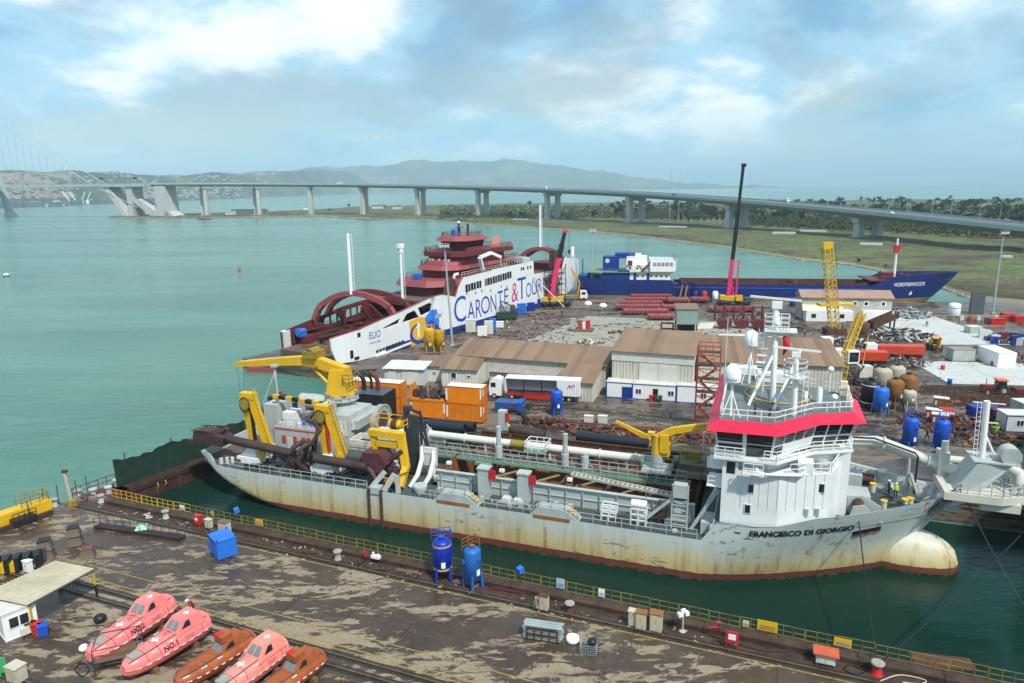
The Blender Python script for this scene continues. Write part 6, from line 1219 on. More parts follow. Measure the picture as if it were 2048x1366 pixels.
# ======= FAR YARD
def corr(b,p,q,z0,z1,amp,pitch,out):
 p,q=Vector((*p,0)),Vector((*q,0));L=(q-p).length;k=max(2,int(L/pitch));o_=Vector((*out,0))*amp;row0,row1=[],[]
 for i in range(k*2+1):
  for e in(0,1):
   s=(i+e*.62)/(k*2)
   if s>1:continue
   a=p.lerp(q,s)+(o_ if i%2 else o_*0);row0.append((a.x,a.y,z0));row1.append((a.x,a.y,z1))
 b.grid([row0,row1],False);return b
def container(label,loc,rz,col,L=6.06,W=2.44,H=2.59,roof=CLEANW,group=None,posts=None,doors='right',cat='container',name='shipping_container'):
 o=thing(name,label,cat,loc,rz,group)
 b=MB();corr(b,(.1,.06),(L-.1,.06),.15,H-.1,-.05,.28,(0,1));corr(b,(L-.1,W-.06),(.1,W-.06),.15,H-.1,.05,.28,(0,1));corr(b,(.06,W-.1),(.06,.1),.15,H-.1,.05,.28,(-1,0))
 b.bx(.1,L-.1,.1,W-.1,.15,.2);b.build('side_panels',col,o)
 MB().bx(.05,L-.05,.05,W-.05,H-.1,H-.02).build('roof',roof,o)
 f=MB()
 for x in(0,L-.14):
  for y in(0,W-.14):f.bx(x,x+.14,y,y+.14,0,H)
 for y in(0,W-.12):f.bx(.14,L-.14,y,y+.12,0,.15).bx(.14,L-.14,y,y+.12,H-.12,H)
 for x in(0,L-.12):f.bx(x,x+.12,.14,W-.14,0,.15).bx(x,x+.12,.14,W-.14,H-.12,H)
 f.build('frame',posts or col,o)
 for k in(0,1):
  d=MB().bx(L-.06,L-.01,.16+k*(W/2-.15),W/2-.03+k*(W/2-.15)+.02,.16,H-.13).build('door',col,o)
  MB().tube((L+.02,W*(.28+.44*k),.2),(L+.02,W*(.28+.44*k),H-.2),.03,6).tube((L+.02,W*(.4+.2*k),.2),(L+.02,W*(.4+.2*k),H-.2),.03,6).bx(L-.01,L+.02,W*(.2+.44*k),W*(.36+.44*k),H*.35,H*.5).build('lock_bar',posts or col,d)
 return o
def along(p,dx,dy=0,dz=0,a=YA):return Vector((p.x+dx*cos(a)-dy*sin(a),p.y+dx*sin(a)+dy*cos(a),p.z+dz))
O0=G(893,842)+Vector((0,0,.25))
ORND=pm('orange_frame_dark',(.5,.13,.004),.55,var=.2,rust=.3)
container('orange container at the bottom right of the stack behind the dredger, with flaked yellow paint',O0,YA,pm('orange_flaked',(.62,.19,.006),.55,var=.2,rust=.12,rcol=(.7,.45,.05),sc=.9,st=1),L=6.4,W=2.5,H=2.9,roof=ORNG,posts=ORND)
container('orange container with a white roof on top of the stack behind the dredger',along(O0,0,0,2.91),YA,ORNG,L=6.4,W=2.5,H=2.9,roof=CLEANW,posts=ORND)
container('orange container at the bottom left of the stack, under the rusty machinery',along(O0,-6.44),YA,ORNG,L=6.4,W=2.5,H=2.9,roof=ORNG,posts=ORND)
for o in[x for x in bpy.data.objects if x.name.startswith('shipping_container')][:3]:
 MB().bx(5.95,6.2,-.02,.0,1.0,2.7).bx(6.42,6.43,.05,.5,1.5,2.6).build('white_label',CLEANW,o);MB().bx(.02,.3,-.03,.0,.5,2.5).build('white_label',CLEANW,o)
FR_=thing('flat_rack','orange open sided rack on the container stack carrying rusty machinery','flat rack',along(O0,-6.4,0,2.91),YA);MB().bx(0,6,0,2.4,0,.3).build('floor',ORNG,FR_);MB().bx(0,.15,0,2.4,.3,2.6).build('end_wall',ORNG,FR_)
RM=thing('rusty_machinery','tangle of dark rusty pipes and machine parts on the orange rack','scrap machinery',along(O0,-5.9,.2,3.2),YA)
for k in range(22):
 x,y=random.uniform(.3,4.6),random.uniform(.1,1.9);h_=random.uniform(.4,1.6)
 if k%4==0:MB().tube((x,y,0),(x+random.uniform(-.3,.3),y,h_+.9),random.uniform(.1,.28),8).build('upright_pipe',RUST,RM)
 elif k%4==1:MB().pipe([(x,y,.2),(x+.5,y+.1,.7),(x+1.0,y,.5),(x+1.3,y,.1)],random.uniform(.16,.3),8).build('bent_pipe',PIPEB,RM)
 elif k%4==2:MB().tube((x,y-.1,.8),(x,y+.1,.8),random.uniform(.4,.8),12).build('flange',RUST,RM)
 else:MB().bx(x-.4,x+.4,y-.3,y+.3,0,h_).bx(x-.2,x+.2,y-.2,y+.2,h_,h_+.4).build('casing',DGREY,RM)
B0=G(803,826)
for k,l in((0,'lower orange container of the pair standing behind the black containers'),(1,'upper orange container of the pair behind the black containers')):container(l,along(B0,-12.2,0,2.6*k),YA,ORNG,L=12.19,roof=CLEANW,posts=ORND)
K0=G(768,853)
for k,l in((0,'lower black container behind the dredger hose reel'),(1,'upper black container carrying the bent exhaust pipes')):container(l,along(K0,-6.0,0,2.6*k),YA,BLACK,roof=DGREY,W=4.6,H=2.6)
for i,(x,y,c_,lab)in enumerate(((-4.6,2.5,BLACK,'thick black bent exhaust pipe on the black containers, left one'),(-3.6,3.2,BLACK,'thin black exhaust pipe between the two thick ones'),(-2.2,2.8,MAROON,'dark red bent exhaust pipe on the black containers, right one'))):
 p=along(K0,x,y,5.2);tag(MB().pipe([(0,0,0),(0,0,1.5),(-.3,0,2.2),(-1.3,0,3.0)],.38 if i!=1 else .22,10).build('exhaust_pipe',c_,None,p,YA),lab,'pipe')
 # ---- sheds and workshops
ROOFT2=pm('tan_sheet_roof_dark',(0.19,0.12,0.075),0.7,var=0.12,rust=0.25,rcol=(0.17,0.1,0.07),sc=0.2);ROOFT3=pm('tan_sheet_roof_pale',(0.255,0.165,0.105),0.7,var=0.12,rust=0.2,rcol=(0.2,0.12,0.08),sc=0.2)
def shed(name,label,loc,rz,L,D,H0,H1,wall,roof,cat='shed',rib=.6,doors=(),wins=(),fascia=None):
 o=thing(name,label,cat,loc,rz);b=MB();corr(b,(0,0),(L,0),0,H0,-.05,rib,(0,1));corr(b,(L,0),(L,D),0,H0,.05,rib,(1,0));corr(b,(0,D),(0,0),0,H0,.05,rib,(-1,0));corr(b,(L,D),(0,D),0,H1,.05,rib,(0,1))
 b.add([(0,.02,H0),(0,D,H0),(0,D,H1)],[(0,1,2)]);b.add([(L,.02,H0),(L,D,H0),(L,D,H1)],[(2,1,0)]);b.build('wall',wall,o)
 n=max(2,int(L/1.0));rows=[]
 R_=thing_roof=MB()
 for i in range(n):
  x0,x1=-.3+(L+.6)*i/n,-.3+(L+.6)*(i+1)/n;e=.03*(i%2);sl=(H1-H0)/D
  me=MB().add([(x0,-.5,H0-.5*sl+e),(x1+.04,-.5,H0-.5*sl+e),(x1+.04,D+.3,H1+.3*sl+e),(x0,D+.3,H1+.3*sl+e),(x0,-.5,H0-.5*sl+e+.08),(x1+.04,-.5,H0-.5*sl+e+.08),(x1+.04,D+.3,H1+.3*sl+e+.08),(x0,D+.3,H1+.3*sl+e+.08)],[(3,2,1,0),(4,5,6,7),(0,1,5,4),(1,2,6,5),(2,3,7,6),(3,0,4,7)]);me.build('roof_sheet',roof if roof is not ROOFT else random.choice((ROOFT,ROOFT2,ROOFT3)),o)
 if fascia:MB().bx(-.1,L+.1,-.14,-.06,H0-fascia,H0+.05).build('fascia',OFFW,o)
 for x,w,h_ in doors:MB().bx(x,x+w,-.18,-.06,.05,h_).build('door',OFFW,o)
 for x,z,w,h_ in wins:q=MB().bx(x,x+w,-.16,-.06,z,z+h_).build('window',CLEANW,o);MB().bx(x+.1,x+w-.1,-.18,-.15,z+.1,z+h_-.1).build('pane',GLASS,q)
 return o
sA=radians(-19.5)
shed('long_shed','long cream shed with tan sheet roof behind the lorry',Vector((-11.4,136.8,QZ)),sA,30.6,8,5.0,6.6,WALLC,ROOFT,doors=[(27.4,1.6,3.0)])
shed('workshop','tall cream workshop with big sliding doors and tan roof',Vector((18.4,125.0,QZ)),sA,14.6,14,8.2,9.6,WALLC,ROOFT,'workshop',doors=[(5.0,3.4,6.2),(8.45,3.4,6.2)],fascia=1.8)
shed('workshop_wing','lower tan roofed workshop wing right of the tall workshop',Vector((33.4,121.5,QZ)),radians(-12),24,12,6.9,9.0,WALLC,ROOFT,'workshop')
shed('low_lean_to','small cream lean-to with tan roof right behind the lorry',Vector((8.6,121.6,QZ)),sA,6.0,6.5,3.6,5.0,WALLC,ROOFT)
shed('cream_hut','cream hut with tan sloping roof and small window',Vector((-13.8,131.5,QZ)),radians(-14),7.2,6,3.6,5.0,OFFW,ROOFT,'hut',wins=[(2.0,1.7,1.1,1.2),(5.2,2.0,.8,.5)])
shed('white_hut','white hut with flat brown roof between two other huts',Vector((-19.4,135.4,QZ)),radians(-10),7.2,6,3.2,3.7,OFFW,pm('brown_flat_roof',(.2,.13,.1),.8,rust=.3),'hut',wins=[(3.6,1.6,.7,.5)])
shed('grey_white_hut','pale grey hut with double doors, leftmost of the three huts',Vector((-25.2,133.4,QZ)),radians(-10),8,5,3.2,3.5,pm('pale_grey_wall',(.5,.54,.56),.6,var=.08),OFFW,'hut',doors=[(.8,1.6,2.6),(3.6,3.4,2.8)])
shed('flat_store','low store with flat grey brown roof behind the lorry',Vector((-4.4,128.8,QZ)),sA,13,3.6,3.6,3.9,WALLC,pm('grey_brown_roof',(.3,.26,.22),.8),'store')
def cabin(label,loc,rz,L=6,D=2.4,H=2.5,trim=None,wall=CLEANW,wins=(),doors=(),roof=OFFW,name='site_cabin'):
 o=thing(name,label,'cabin',loc,rz);MB().bx(0,L,0,D,.15,H-.12).build('wall',wall,o);MB().bx(-.08,L+.08,-.08,D+.08,H-.12,H).build('roof',roof,o)
 t_=MB().bx(-.03,L+.03,-.03,D+.03,0,.15)
 for x in(-.03,L-.07):
  for y in(-.03,D-.07):t_.bx(x,x+.1,y,y+.1,.15,H-.12)
 t_.bx(-.03,L+.03,-.04,.0,H-.27,H-.12).build('trim',trim or wall,o)
 for x in wins:q=MB().bx(x,x+1.1,-.05,.02,1.0,2.0).build('window',CLEANW,o);MB().bx(x+.1,x+.5,-.07,-.04,1.1,1.9).build('pane',GLASS,q);MB().bx(x+.6,x+1.0,-.07,-.04,1.1,1.9).build('pane',GLASS,q)
 for x,c_ in doors:MB().bx(x,x+.9,-.06,.02,.15,2.15).build('door',c_,o)
 return o
cabin('white site cabin with blue doors, left end of the blue trimmed row',G(1213,794),radians(-16),4.6,2.6,3.0,BLUE,doors=[(2.8,NAVY),(3.7,NAVY)])
cabin('white site cabin with two windows in the middle of the blue trimmed row',along(G(1213,794),4.7),radians(-16),7.6,2.6,3.0,BLUE,wins=(.5,6.2),doors=[(3.6,BLACK)])
cabin('white site cabin at the right end of the blue trimmed row by the stair tower',along(G(1213,794),12.5),radians(-16),7.4,2.8,3.2,BLUE,wins=(4.0,))
for i,(c_,lab)in enumerate(((PINKR,'red'),(pm('bin_green',(.02,.08,.03),.6),'dark green'),(pm('bin_green',(.02,.08,.03),.6),'second dark green'))):
 o=thing('wheelie_bin','%s wheeled bin in front of the blue trimmed cabins'%lab,'bin',along(G(1302,803),i*.8),YA);MB().frust([(-.28,-.3),(.28,-.3),(.28,.3),(-.28,.3)],.08,[(-.34,-.36),(.34,-.36),(.34,.36),(-.34,.36)],1.1).build('body',c_,o);MB().bx(-.36,.36,-.4,.4,1.1,1.18).build('lid',c_,o)
ST=thing('stair_tower','rusty red scaffold stair tower behind the dredger','scaffold tower',Vector((28.2,103.6,QZ)),YA)
for x in(0,3.4):
 for y in(0,3.2):MB().beam((x,y,0),(x,y,13.6),.16).build('post',pm('red_oxide',(.28,.05,.025),.7,var=.3,rust=.3),ST)
RO_=MATS['red_oxide']
for k in range(6):
 z=1.6+k*2.15;MB().beam((0,0,z),(3.4,0,z),.12).beam((0,3.2,z),(3.4,3.2,z),.12).beam((0,0,z),(0,3.2,z),.12).beam((3.4,0,z),(3.4,3.2,z),.12).build('ring',RO_,ST)
 MB().beam((0,-.03,z-1.6),(3.4,-.03,z),.09).beam((3.4,-.06,z-1.6),(0,-.06,z),.09).build('brace',RO_,ST)
 if k<5:
  s_=MB();x0,x1=(.5,2.9)if k%2 else(2.9,.5)
  s_.beam((x0,.6,z),(x1,.6,z+2.1),.08,.2).beam((x0,1.4,z),(x1,1.4,z+2.1),.08,.2)
  for q in range(8):f=(q+.5)/8;s_.bx(lerp(x0,x1,f)-.14,lerp(x0,x1,f)+.14,.6,1.4,z+2.1*f,z+2.1*f+.05)
  s_.build('stair_flight',RO_,ST)
 MB().bx(.1,3.3,1.6,3.1,z,z+.07).build('landing',RUST,ST)
MB().rail([(0,0,12.4),(3.4,0,12.4),(3.4,3.2,12.4),(0,3.2,12.4),(0,0,12.4)],1.3,.05,1.1,2).build('top_rail',RO_,ST)
# ---- lorry with open sided trailer
TR=thing('curtain_lorry','white cabbed lorry with open sided red and white trailer','lorry',G(1160,806),radians(-12));
MB().bx(-13.6,0,0,2.5,3.9,4.05).bx(-13.6,-13.5,0,2.5,1.2,3.9).bx(-.1,0,0,2.5,1.0,3.9).bx(-13.5,-.1,2.42,2.5,1.2,3.9).build('trailer_box',CLEANW,TR)
MB().bx(-13.6,0,0,2.5,1.0,1.2).build('trailer_floor',MAROON,TR);MB().bx(-10.2,-3.4,-.02,.06,.35,1.15).bx(-13.2,-10.4,-.02,.06,.9,1.2).build('side_skirt',RED,TR)
for x in(-10.2,-6.9):MB().bx(x-.08,x+.08,.02,.12,1.2,3.9).build('side_post',BLACK,TR)
for k in range(6):MB().bx(-13.3,-4.2,2.2,2.4,2.0+k*.3,2.08+k*.3).build('inner_slat',GREYP,TR)
cu=MB();corr(cu,(-4.2,.0),(-.1,.0),1.1,3.9,-.12,.3,(0,1));CU=cu.build('gathered_curtain',CLEANW,TR);MB().pipe([(-2.2,-.16,2.7),(-1.9,-.16,3.3),(-1.6,-.16,2.8),(-1.4,-.16,3.2),(-1.0,-.16,3.3),(-1.2,-.16,2.7)],.07,5).build('magenta_print',pm('print_magenta',(.4,.03,.25),.6),CU)
CB=MB().sprism([(-16.6,.6),(-14.4,.6),(-14.4,3.6),(-15.4,3.9),(-16.4,3.3),(-16.7,2.2)],.1,2.4).build('cab',CLEANW,TR);MB().add([(-16.72,.3,2.25),(-16.72,2.2,2.25),(-16.44,2.2,3.25),(-16.44,.3,3.25)],[(0,3,2,1)]).build('windscreen',GLASS,CB);MB().bx(-16.3,-15.4,.05,.1,2.2,3.0).build('side_window',GLASS,CB)
for x in(-15.7,-12.4,-3.2,-2.0,-4.4):
 for y in(.25,2.25):q=MB().tube((x,y-.17,.5),(x,y+.17,.5),.5,14).build('wheel',RUBBER,TR);MB().tube((x,y-.19,.5),(x,y-.165,.5),.25,10).build('rim',GREYP,q)
 # ---- blast pot tanks
def tank(label,loc,r,h,leg,mat,rz=0,band=None,cage=None,neck=RUST,group=None,cone=False,cap=None):
 o=thing('storage_tank',label,'tank',loc,rz,group);z0,z1=leg,leg+h
 prof=([(.15,z0-r*.7)]if cone else[(r*.3,z0-r*.22),(r*.8,z0-r*.1)])+[(r,z0),(r,z1),(r*.93,z1+r*.22),(r*.62,z1+r*.42),(r*.28,z1+r*.5)]
 MB().lathe(prof,20).build('shell',mat,o)
 for k in range(4):a=pi/4+k*pi/2;MB().beam((r*.95*cos(a),r*.95*sin(a),z0+.5),(r*1.12*cos(a),r*1.12*sin(a),0),.2).build('leg',mat,o)
 MB().lathe([(r*.25,z1+r*.45),(r*.25,z1+r*.62),(r*.34,z1+r*.64),(r*.34,z1+r*.74)],12).build('top_flange',neck,o)
 for k in range(3):a=.6+k*2.1;MB().bx(-.12,.12,-.2,.2,0,.3).build('lug',mat,o,(r*1.04*cos(a),r*1.04*sin(a),z0+h*(.5+.1*k)),a)
 if band:
  for z in(z0+.25,z1-.1):MB().lathe([(r*1.02,z-.09),(r*1.02,z+.09)],20).build('striped_band',band,o)
 if cage:MB().rail([(-r,r*.6,z1+.2),(r,r*.6,z1+.2),(r,-r*.2,z1+.2)],1.1,.03,.7,3).build('cage',cage,o)
 MB().bx(-.2,.2,-r-.015,-r+.04,z0+.5,z0+1.1).build('white_label',CLEANW,o)
 b=MB()
 for k in range(int(h/.4)):b.beam((r+.1,-.2,z0+.3+k*.4),(r+.1,.2,z0+.3+k*.4),.04)
 b.beam((r+.1,-.2,z0),(r+.1,-.2,z1),.04).beam((r+.1,.2,z0),(r+.1,.2,z1),.04).build('ladder',mat,o)
 return o
tank('blue upright tank standing alone in the yard behind the orange stack',G(1113,830),.95,3.0,1.0,BLUE,.3)
tank('yellow upright tank beside the ferry emblem, left one',G(860,703),1.25,3.9,1.2,pm('ochre_yellow',(.55,.32,.01),.55,var=.25,rust=.2),.2,cage=YELL);tank('yellow tank with a big rust patch beside the ferry, right one',G(880,702),1.2,3.6,1.1,pm('ochre_rusty',(.5,.28,.01),.6,var=.3,rust=.55),1.0)
BW_=BLUEL
tank('bright blue tank in front of the dark tank group',G(1759,826),1.15,3.1,.9,BW_,.5);tank('blue tank on the far quay, left one of two behind the foredeck',G(1818,889),1.0,3.4,.3,BLUE,.2,cage=BLUE);tank('blue tank on the far quay, right one behind the foredeck',G(1880,894),1.0,3.4,.3,BLUE,.9,cage=BLUE)
tank('blue tank half hidden behind the dredger roof railing',G(1628,800),1.2,3.0,.6,BLUE,.2)
tank('black tank with white band left in the tank group',G(1738,812),1.5,3.4,.6,BLACK,.3,band=CLEANW);tank('pale cream conical tank behind the bright blue one',G(1762,790),1.5,2.8,1.6,pm('cream_tank',(.42,.4,.3),.7,rust=.3),.7,cone=True);tank('second pale conical tank at the back of the group',G(1790,782),1.4,2.6,1.6,MATS['cream_tank'],.2,cone=True)
tank('rusty brown tank in the middle of the tank group',G(1786,818),1.35,2.8,1.8,RUSTO,.4);tank('rusty brown tank at the right of the tank group',G(1812,806),1.4,2.7,1.8,RUSTO,1.2);tank('small rusty tank at the very back of the tank group',G(1757,768),1.2,1.2,.8,RUSTO,.2);tank('grey bottomed hopper tank with striped leg right of the group',G(1815,822),1.1,1.6,1.6,MATS['cream_tank'],.1,cone=True)
# ---- cranes
def mobile_crane(label,base,rz,top,split,bw,counter=YELL):
 o=thing('mobile_crane',label,'crane',base,rz);MB().bx(-5.5,5.0,-1.35,1.35,.9,1.6).bx(3.2,5.6,-1.3,1.3,1.0,2.5).build('carrier',DGREY,o)
 for x in(-4.6,-3.2,-1.6,1.2,3.0,4.4):
  for y in(-1.15,1.15):MB().tube((x,y-.22,.65),(x,y+.22,.65),.65,12).build('wheel',RUBBER,o)
 for x in(-4,3.6):
  for s in(-1,1):MB().bx(x-.2,x+.2,min(s*1.3,s*3.2),max(s*1.3,s*3.2),.7,1.0).bx(x-.35,x+.35,s*3.0-.35,s*3.0+.35,0,.7).build('outrigger',BLACK,o)
 MB().bx(-3.6,2.0,-1.25,1.25,1.6,3.0).bx(-4.4,-2.6,-1.4,1.4,1.8,3.2).bx(.4,2.4,-1.9,-.9,1.6,3.4).build('superstructure',counter,o)
 t0=Vector((-1.8,0,2.8));t1=Vector(top);k=t0.lerp(t1,split)
 MB().beam(t0,k,bw,bw*1.25,up=(0,1,0)).beam(t0+Vector((1.8,0,-.4)),t0.lerp(t1,split*.55),.4).build('boom_base',CRANER,o);MB().beam(t0.lerp(t1,split*.95),t0.lerp(t1,split+(1-split)*.5),bw*.8,bw).beam(t0.lerp(t1,split+(1-split)*.48),t1,bw*.62,bw*.75).build('boom_extension',BLACK,o)
 MB().bx(t1.x-.6,t1.x+.8,-.5,.5,t1.z-.5,t1.z+.5).build('boom_head',CRANER if split>.5 else BLACK,o)
 return o,t1
c1,tp=mobile_crane('mobile crane with slanted magenta and black boom beside the ferry',G(1110,612),radians(8),(3.2,0,24),.6,1.5);MB().tube((tp.x+1.4,0,tp.z),(tp.x+1.4,0,tp.z-6),.06,4).bx(tp.x+1.1,tp.x+1.7,-.3,.3,tp.z-7.2,tp.z-6).build('hook',BLACK,c1)
c2,tp=mobile_crane('mobile crane with tall upright magenta and black boom near the cargo ship',G(1467,610),radians(-9),(.6,0,43.5),.29,1.15)
MB().beam((.6,.2,3),(.9,.2,14.5),.4).build('side_ram',CRANER,c2)
def lattice(o,p,q,w,mat,bays,name='lattice_boom',th=.12):
 p,q=Vector(p),Vector(q);d=(q-p).normalized();a=d.cross(Vector((0,1,0))).normalized()*w/2;c_=d.cross(a).normalized()*w/2;b=MB();cs=[a+c_,a-c_,-a-c_,-a+c_]
 for s in cs:b.beam(p+s,q+s,th*1.5)
 for i in range(bays):
  u,v=p.lerp(q,i/bays),p.lerp(q,(i+1)/bays)
  for k in range(4):b.beam(u+cs[k],v+cs[(k+1)%4],th).beam(u+cs[k],u+cs[(k+1)%4],th)
 return b.build(name,mat,o)
GYEL=pm('crane_yellow',(.62,.40,.03),.5,var=.15,rust=.12)
LC=thing('lattice_crane','tall leaning yellow lattice crane with box head near the office block','crane',G(1668,668),0)
lattice(LC,(0,0,1.5),(-3.6,0,22),2.0,GYEL,15);MB().bx(-4.9,-2.5,-.9,.9,21.8,23.4).build('boom_head',YELL,LC);MB().tube((-3.6,0,22.5),(-3.8,0,7),.05,4).tube((-1.6,0,22.5),(1.2,1,6),.05,4).build('pendant_wire',DGREY,LC);MB().bx(-4.6,4.0,-1.4,1.4,7.4,8.0).build('cross_beam',YELL,LC);MB().bx(-2.5,2.5,-1.6,1.6,0,1.6).build('base_frame',RUST,LC)
LC2=thing('yard_lattice_crane','smaller yellow lattice crane with white cab and steps near the red dumper','crane',G(1690,772),0)
lattice(LC2,(-1.2,0,.5),(-.6,0,6.2),1.5,GYEL,5,'lattice_tower');lattice(LC2,(-.4,0,6.2),(3.4,3,13.6),1.1,GYEL,8);q=MB().bx(-.4,1.7,-1.1,.8,4.6,7.0).build('cab',CLEANW,LC2);MB().bx(-.2,1.5,-1.14,-1.1,5.0,6.8).build('cab_window',GLASS,q);MB().bx(1.7,1.74,-.9,.6,5,6.8).build('cab_window',GLASS,q);MB().bx(2.2,4.6,-.8,.8,1.8,4.0).build('winch_house',OFFW,LC2)
b=MB()
for k in range(12):b.bx(.2+k*.22,.5+k*.22,-1.0,0,.3+k*.34,.36+k*.34)
b.beam((.2,-1,.2),(2.8,-1,4.2),.1,.2).build('steps',BLACK,LC2);MB().beam((3.2,.5,4),(3.8,.5,9.8),.15).build('side_post',GYEL,LC2)
KN=thing('knuckle_crane_truck','truck with white cab and folded orange knuckle crane behind the red crane','truck',G(1152,600),radians(-4));MB().bx(-6,1.2,-1.2,1.2,1.0,1.6).build('bed',OYELL,KN);q=MB().sprism([(1.4,.7),(3.8,.7),(3.9,2.0),(3.5,3.2),(1.4,3.3)],-1.2,1.2).build('cab',CLEANW,KN);MB().bx(1.9,3.2,-1.24,-1.2,2.0,2.9).build('side_window',GLASS,q);MB().beam((.6,0,1.6),(1.2,0,6),.5).beam((1.2,0,6),(-1.8,0,11),.45).beam((-1.8,0,11),(-.4,0,7.5),.3).build('knuckle_boom',pm('crane_orange',(.65,.28,.03),.5),KN)
for x in(-5,-3.6,2.6):
 for y in(-1,1):MB().tube((x,y-.2,.55),(x,y+.2,.55),.55,12).build('wheel',RUBBER,KN)
def light_mast(label,base,h,lean=(0,0)):
 o=thing('light_mast',label,'light mast',base);MB().tube((0,0,0),(lean[0],lean[1],h),.28,8,.14).bx(-.5,.5,-.5,.5,0,.4).build('pole',pm('mast_grey',(.36,.42,.42),.5),o);MB().bx(lean[0]-1.2,lean[0]+1.2,-.6,.6,h-.1,h).rail([(lean[0]-1.2,-.6,h),(lean[0]+1.2,-.6,h)],.9,.05,.8).build('light_platform',GREYP,o)
 for k in range(4):MB().bx(lean[0]-1.1+k*.6,lean[0]-.7+k*.6,-.9,-.6,h+.1,h+.6).build('flood_light',OFFW,o)
 b=MB()
 for k in range(int(h/.6)):f=k*.6/h;b.beam((lean[0]*f+.3,-.2,k*.6),(lean[0]*f+.3,.2,k*.6),.04)
 b.beam((.3,-.2,0),(lean[0]+.3,-.2,h),.04).build('ladder',GREYP,o)
light_mast('tall grey light mast in front of the ferry side',G(905,692),24,(-1.2,0));light_mast('slim light mast between ferry and cargo ship',G(1183,592),22.5);light_mast('tall light mast with ladder at the right edge of the yard',G(1985,627),23)
# ---- red steel sections
for i,(xl,xr_,yb,n,lab)in enumerate(((1262,1344,599,3.4,'backmost row'),(1252,1336,606,3.2,'second row from the back'),(1242,1326,613,3.2,'third row from the back'),(1232,1322,621,3.6,'long middle row'),(1248,1338,631,4.2,'wide row in front of the middle one'),(1298,1352,642,4.2,'front row'),(1335,1380,608,5,'right hand block at the back'),(1326,1356,622,4,'right hand block in the middle'),(1384,1418,606,4,'short block beside the barrels'),(1420,1512,626,4,'row behind the grab buckets'))):
 a,c_=G(xl,yb),G(xr_,yb);L=(c_-a).length;o=thing('steel_section','maroon primed flat steel ship section, %s'%lab,'steel section',a,atan2(c_.y-a.y,c_.x-a.x),'maroon steel sections laid out in the yard');MB().bx(0,L,0,n,.8,1.5).build('plate',MAROONL,o)
 b=MB()
 for k in range(int(L/1.2)):b.bx(k*1.2+.1,k*1.2+.5,-.12,0,.5+.15*(k%3),1.3)
 b.build('stiffeners',MAROON,o);MB().bx(.5,1.2,.3,n-.3,0,.8).bx(L-1.4,L-.7,.3,n-.3,0,.8).build('trestles',RUST,o)
 for k in range(1,int(L/3.2)):MB().bx(k*3.2-.05,k*3.2+.05,.05,n-.05,1.5,1.56).build('seam',MAROON,o)
for i in range(3):
 o=thing('grab_bucket',('maroon clamshell grab bucket, left one of three','maroon clamshell grab bucket, middle one of three','maroon clamshell grab bucket, right one of three')[i],'grab bucket',G(1448+i*34,656),radians(-10),'grab buckets in the yard')
 for s in(-1,1):MB().sprism([(0,2.4),(s*2.0,2.0),(s*1.7,.9),(s*.9,.2),(0,0)],-1.3,1.3).build('shell',MAROON,o)
 MB().beam((-1.6,0,2.2),(0,0,4.2),.3).beam((1.6,0,2.2),(0,0,4.2),.3).bx(-.5,.5,-.5,.5,3.6,4.4).build('arms',MAROON,o)
b=thing('steel_portal','dark red steel frame standing behind the grab buckets','frame',G(1430,640),radians(-9))
for k in range(6):MB().beam((k*2.6,0,0),(k*2.6,0,4),.3).beam((k*2.6,0,3.8),(k*2.6+2.6,0,3.8),.25).beam((k*2.6,2,0),(k*2.6,2,4),.3).build('frame_bay',MAROON,b)
GT=thing('tower_hut','grey green sheet hut raised on legs above the yard','hut',Vector((41.6,173.4,QZ)),radians(-8))
q=MB();corr(q,(0,0),(5.2,0),3.4,7.3,-.05,.4,(0,1));corr(q,(5.2,0),(5.2,5.5),3.4,7.3,.05,.4,(1,0));q.bx(.1,5.1,.1,5.4,3.4,7.2).build('wall',pm('grey_green_sheet',(.24,.31,.28),.6,var=.1,rust=.15),GT);MB().add([(-.3,-.3,7.3),(5.5,-.3,7.3),(5.5,5.8,7.9),(-.3,5.8,7.9)],[(0,1,2,3)]).build('roof',ROOFT,GT)
for x in(.2,5.0):
 for y in(.2,5.3):MB().beam((x,y,0),(x,y,3.4),.3).build('leg',RUST,GT)
MB().bx(.6,4.6,2.5,5.2,0,3.3).build('dark_store',BLACK,GT)
AW=thing('awning','tilted pale sheet awning beside the raised hut','awning',G(1408,672),radians(-10));MB().add([(-2.2,-1.4,2.0),(1.6,-2.2,2.4),(2.8,1.4,3.2),(-.8,2.2,2.8),(-2.2,-1.4,2.08),(1.6,-2.2,2.48),(2.8,1.4,3.28),(-.8,2.2,2.88)],[(3,2,1,0),(4,5,6,7),(0,1,5,4),(1,2,6,5),(2,3,7,6),(3,0,4,7)]).build('sheet',TANR,AW);MB().beam((1.4,-1.9,0),(1.4,-1.9,2.3),.12).beam((-.6,1.8,0),(-.6,1.8,2.7),.12).build('pole',OFFW,AW)
cabin('flat blue edged cabin roof below the awning',G(1385,688),radians(-10),7,4,1.6,BLUE,roof=pm('dirty_roof',(.16,.16,.13),.8));cabin('pale sheet roofed low cabin beside the raised hut',G(1368,682),radians(-10),4.6,3.4,1.9,roof=pm('silver_sheet',(.45,.48,.47),.5))
cabin('white cabin with red edge and two windows behind the workshop roof',G(1438,697),radians(-10),9,3,2.9,MAROONL,wins=(1.2,6.2));cabin('white cabin with red frame half hidden by the dredger mast',G(1535,703),radians(-10),4,3,3.0,MAROONL,wins=(1.4,))
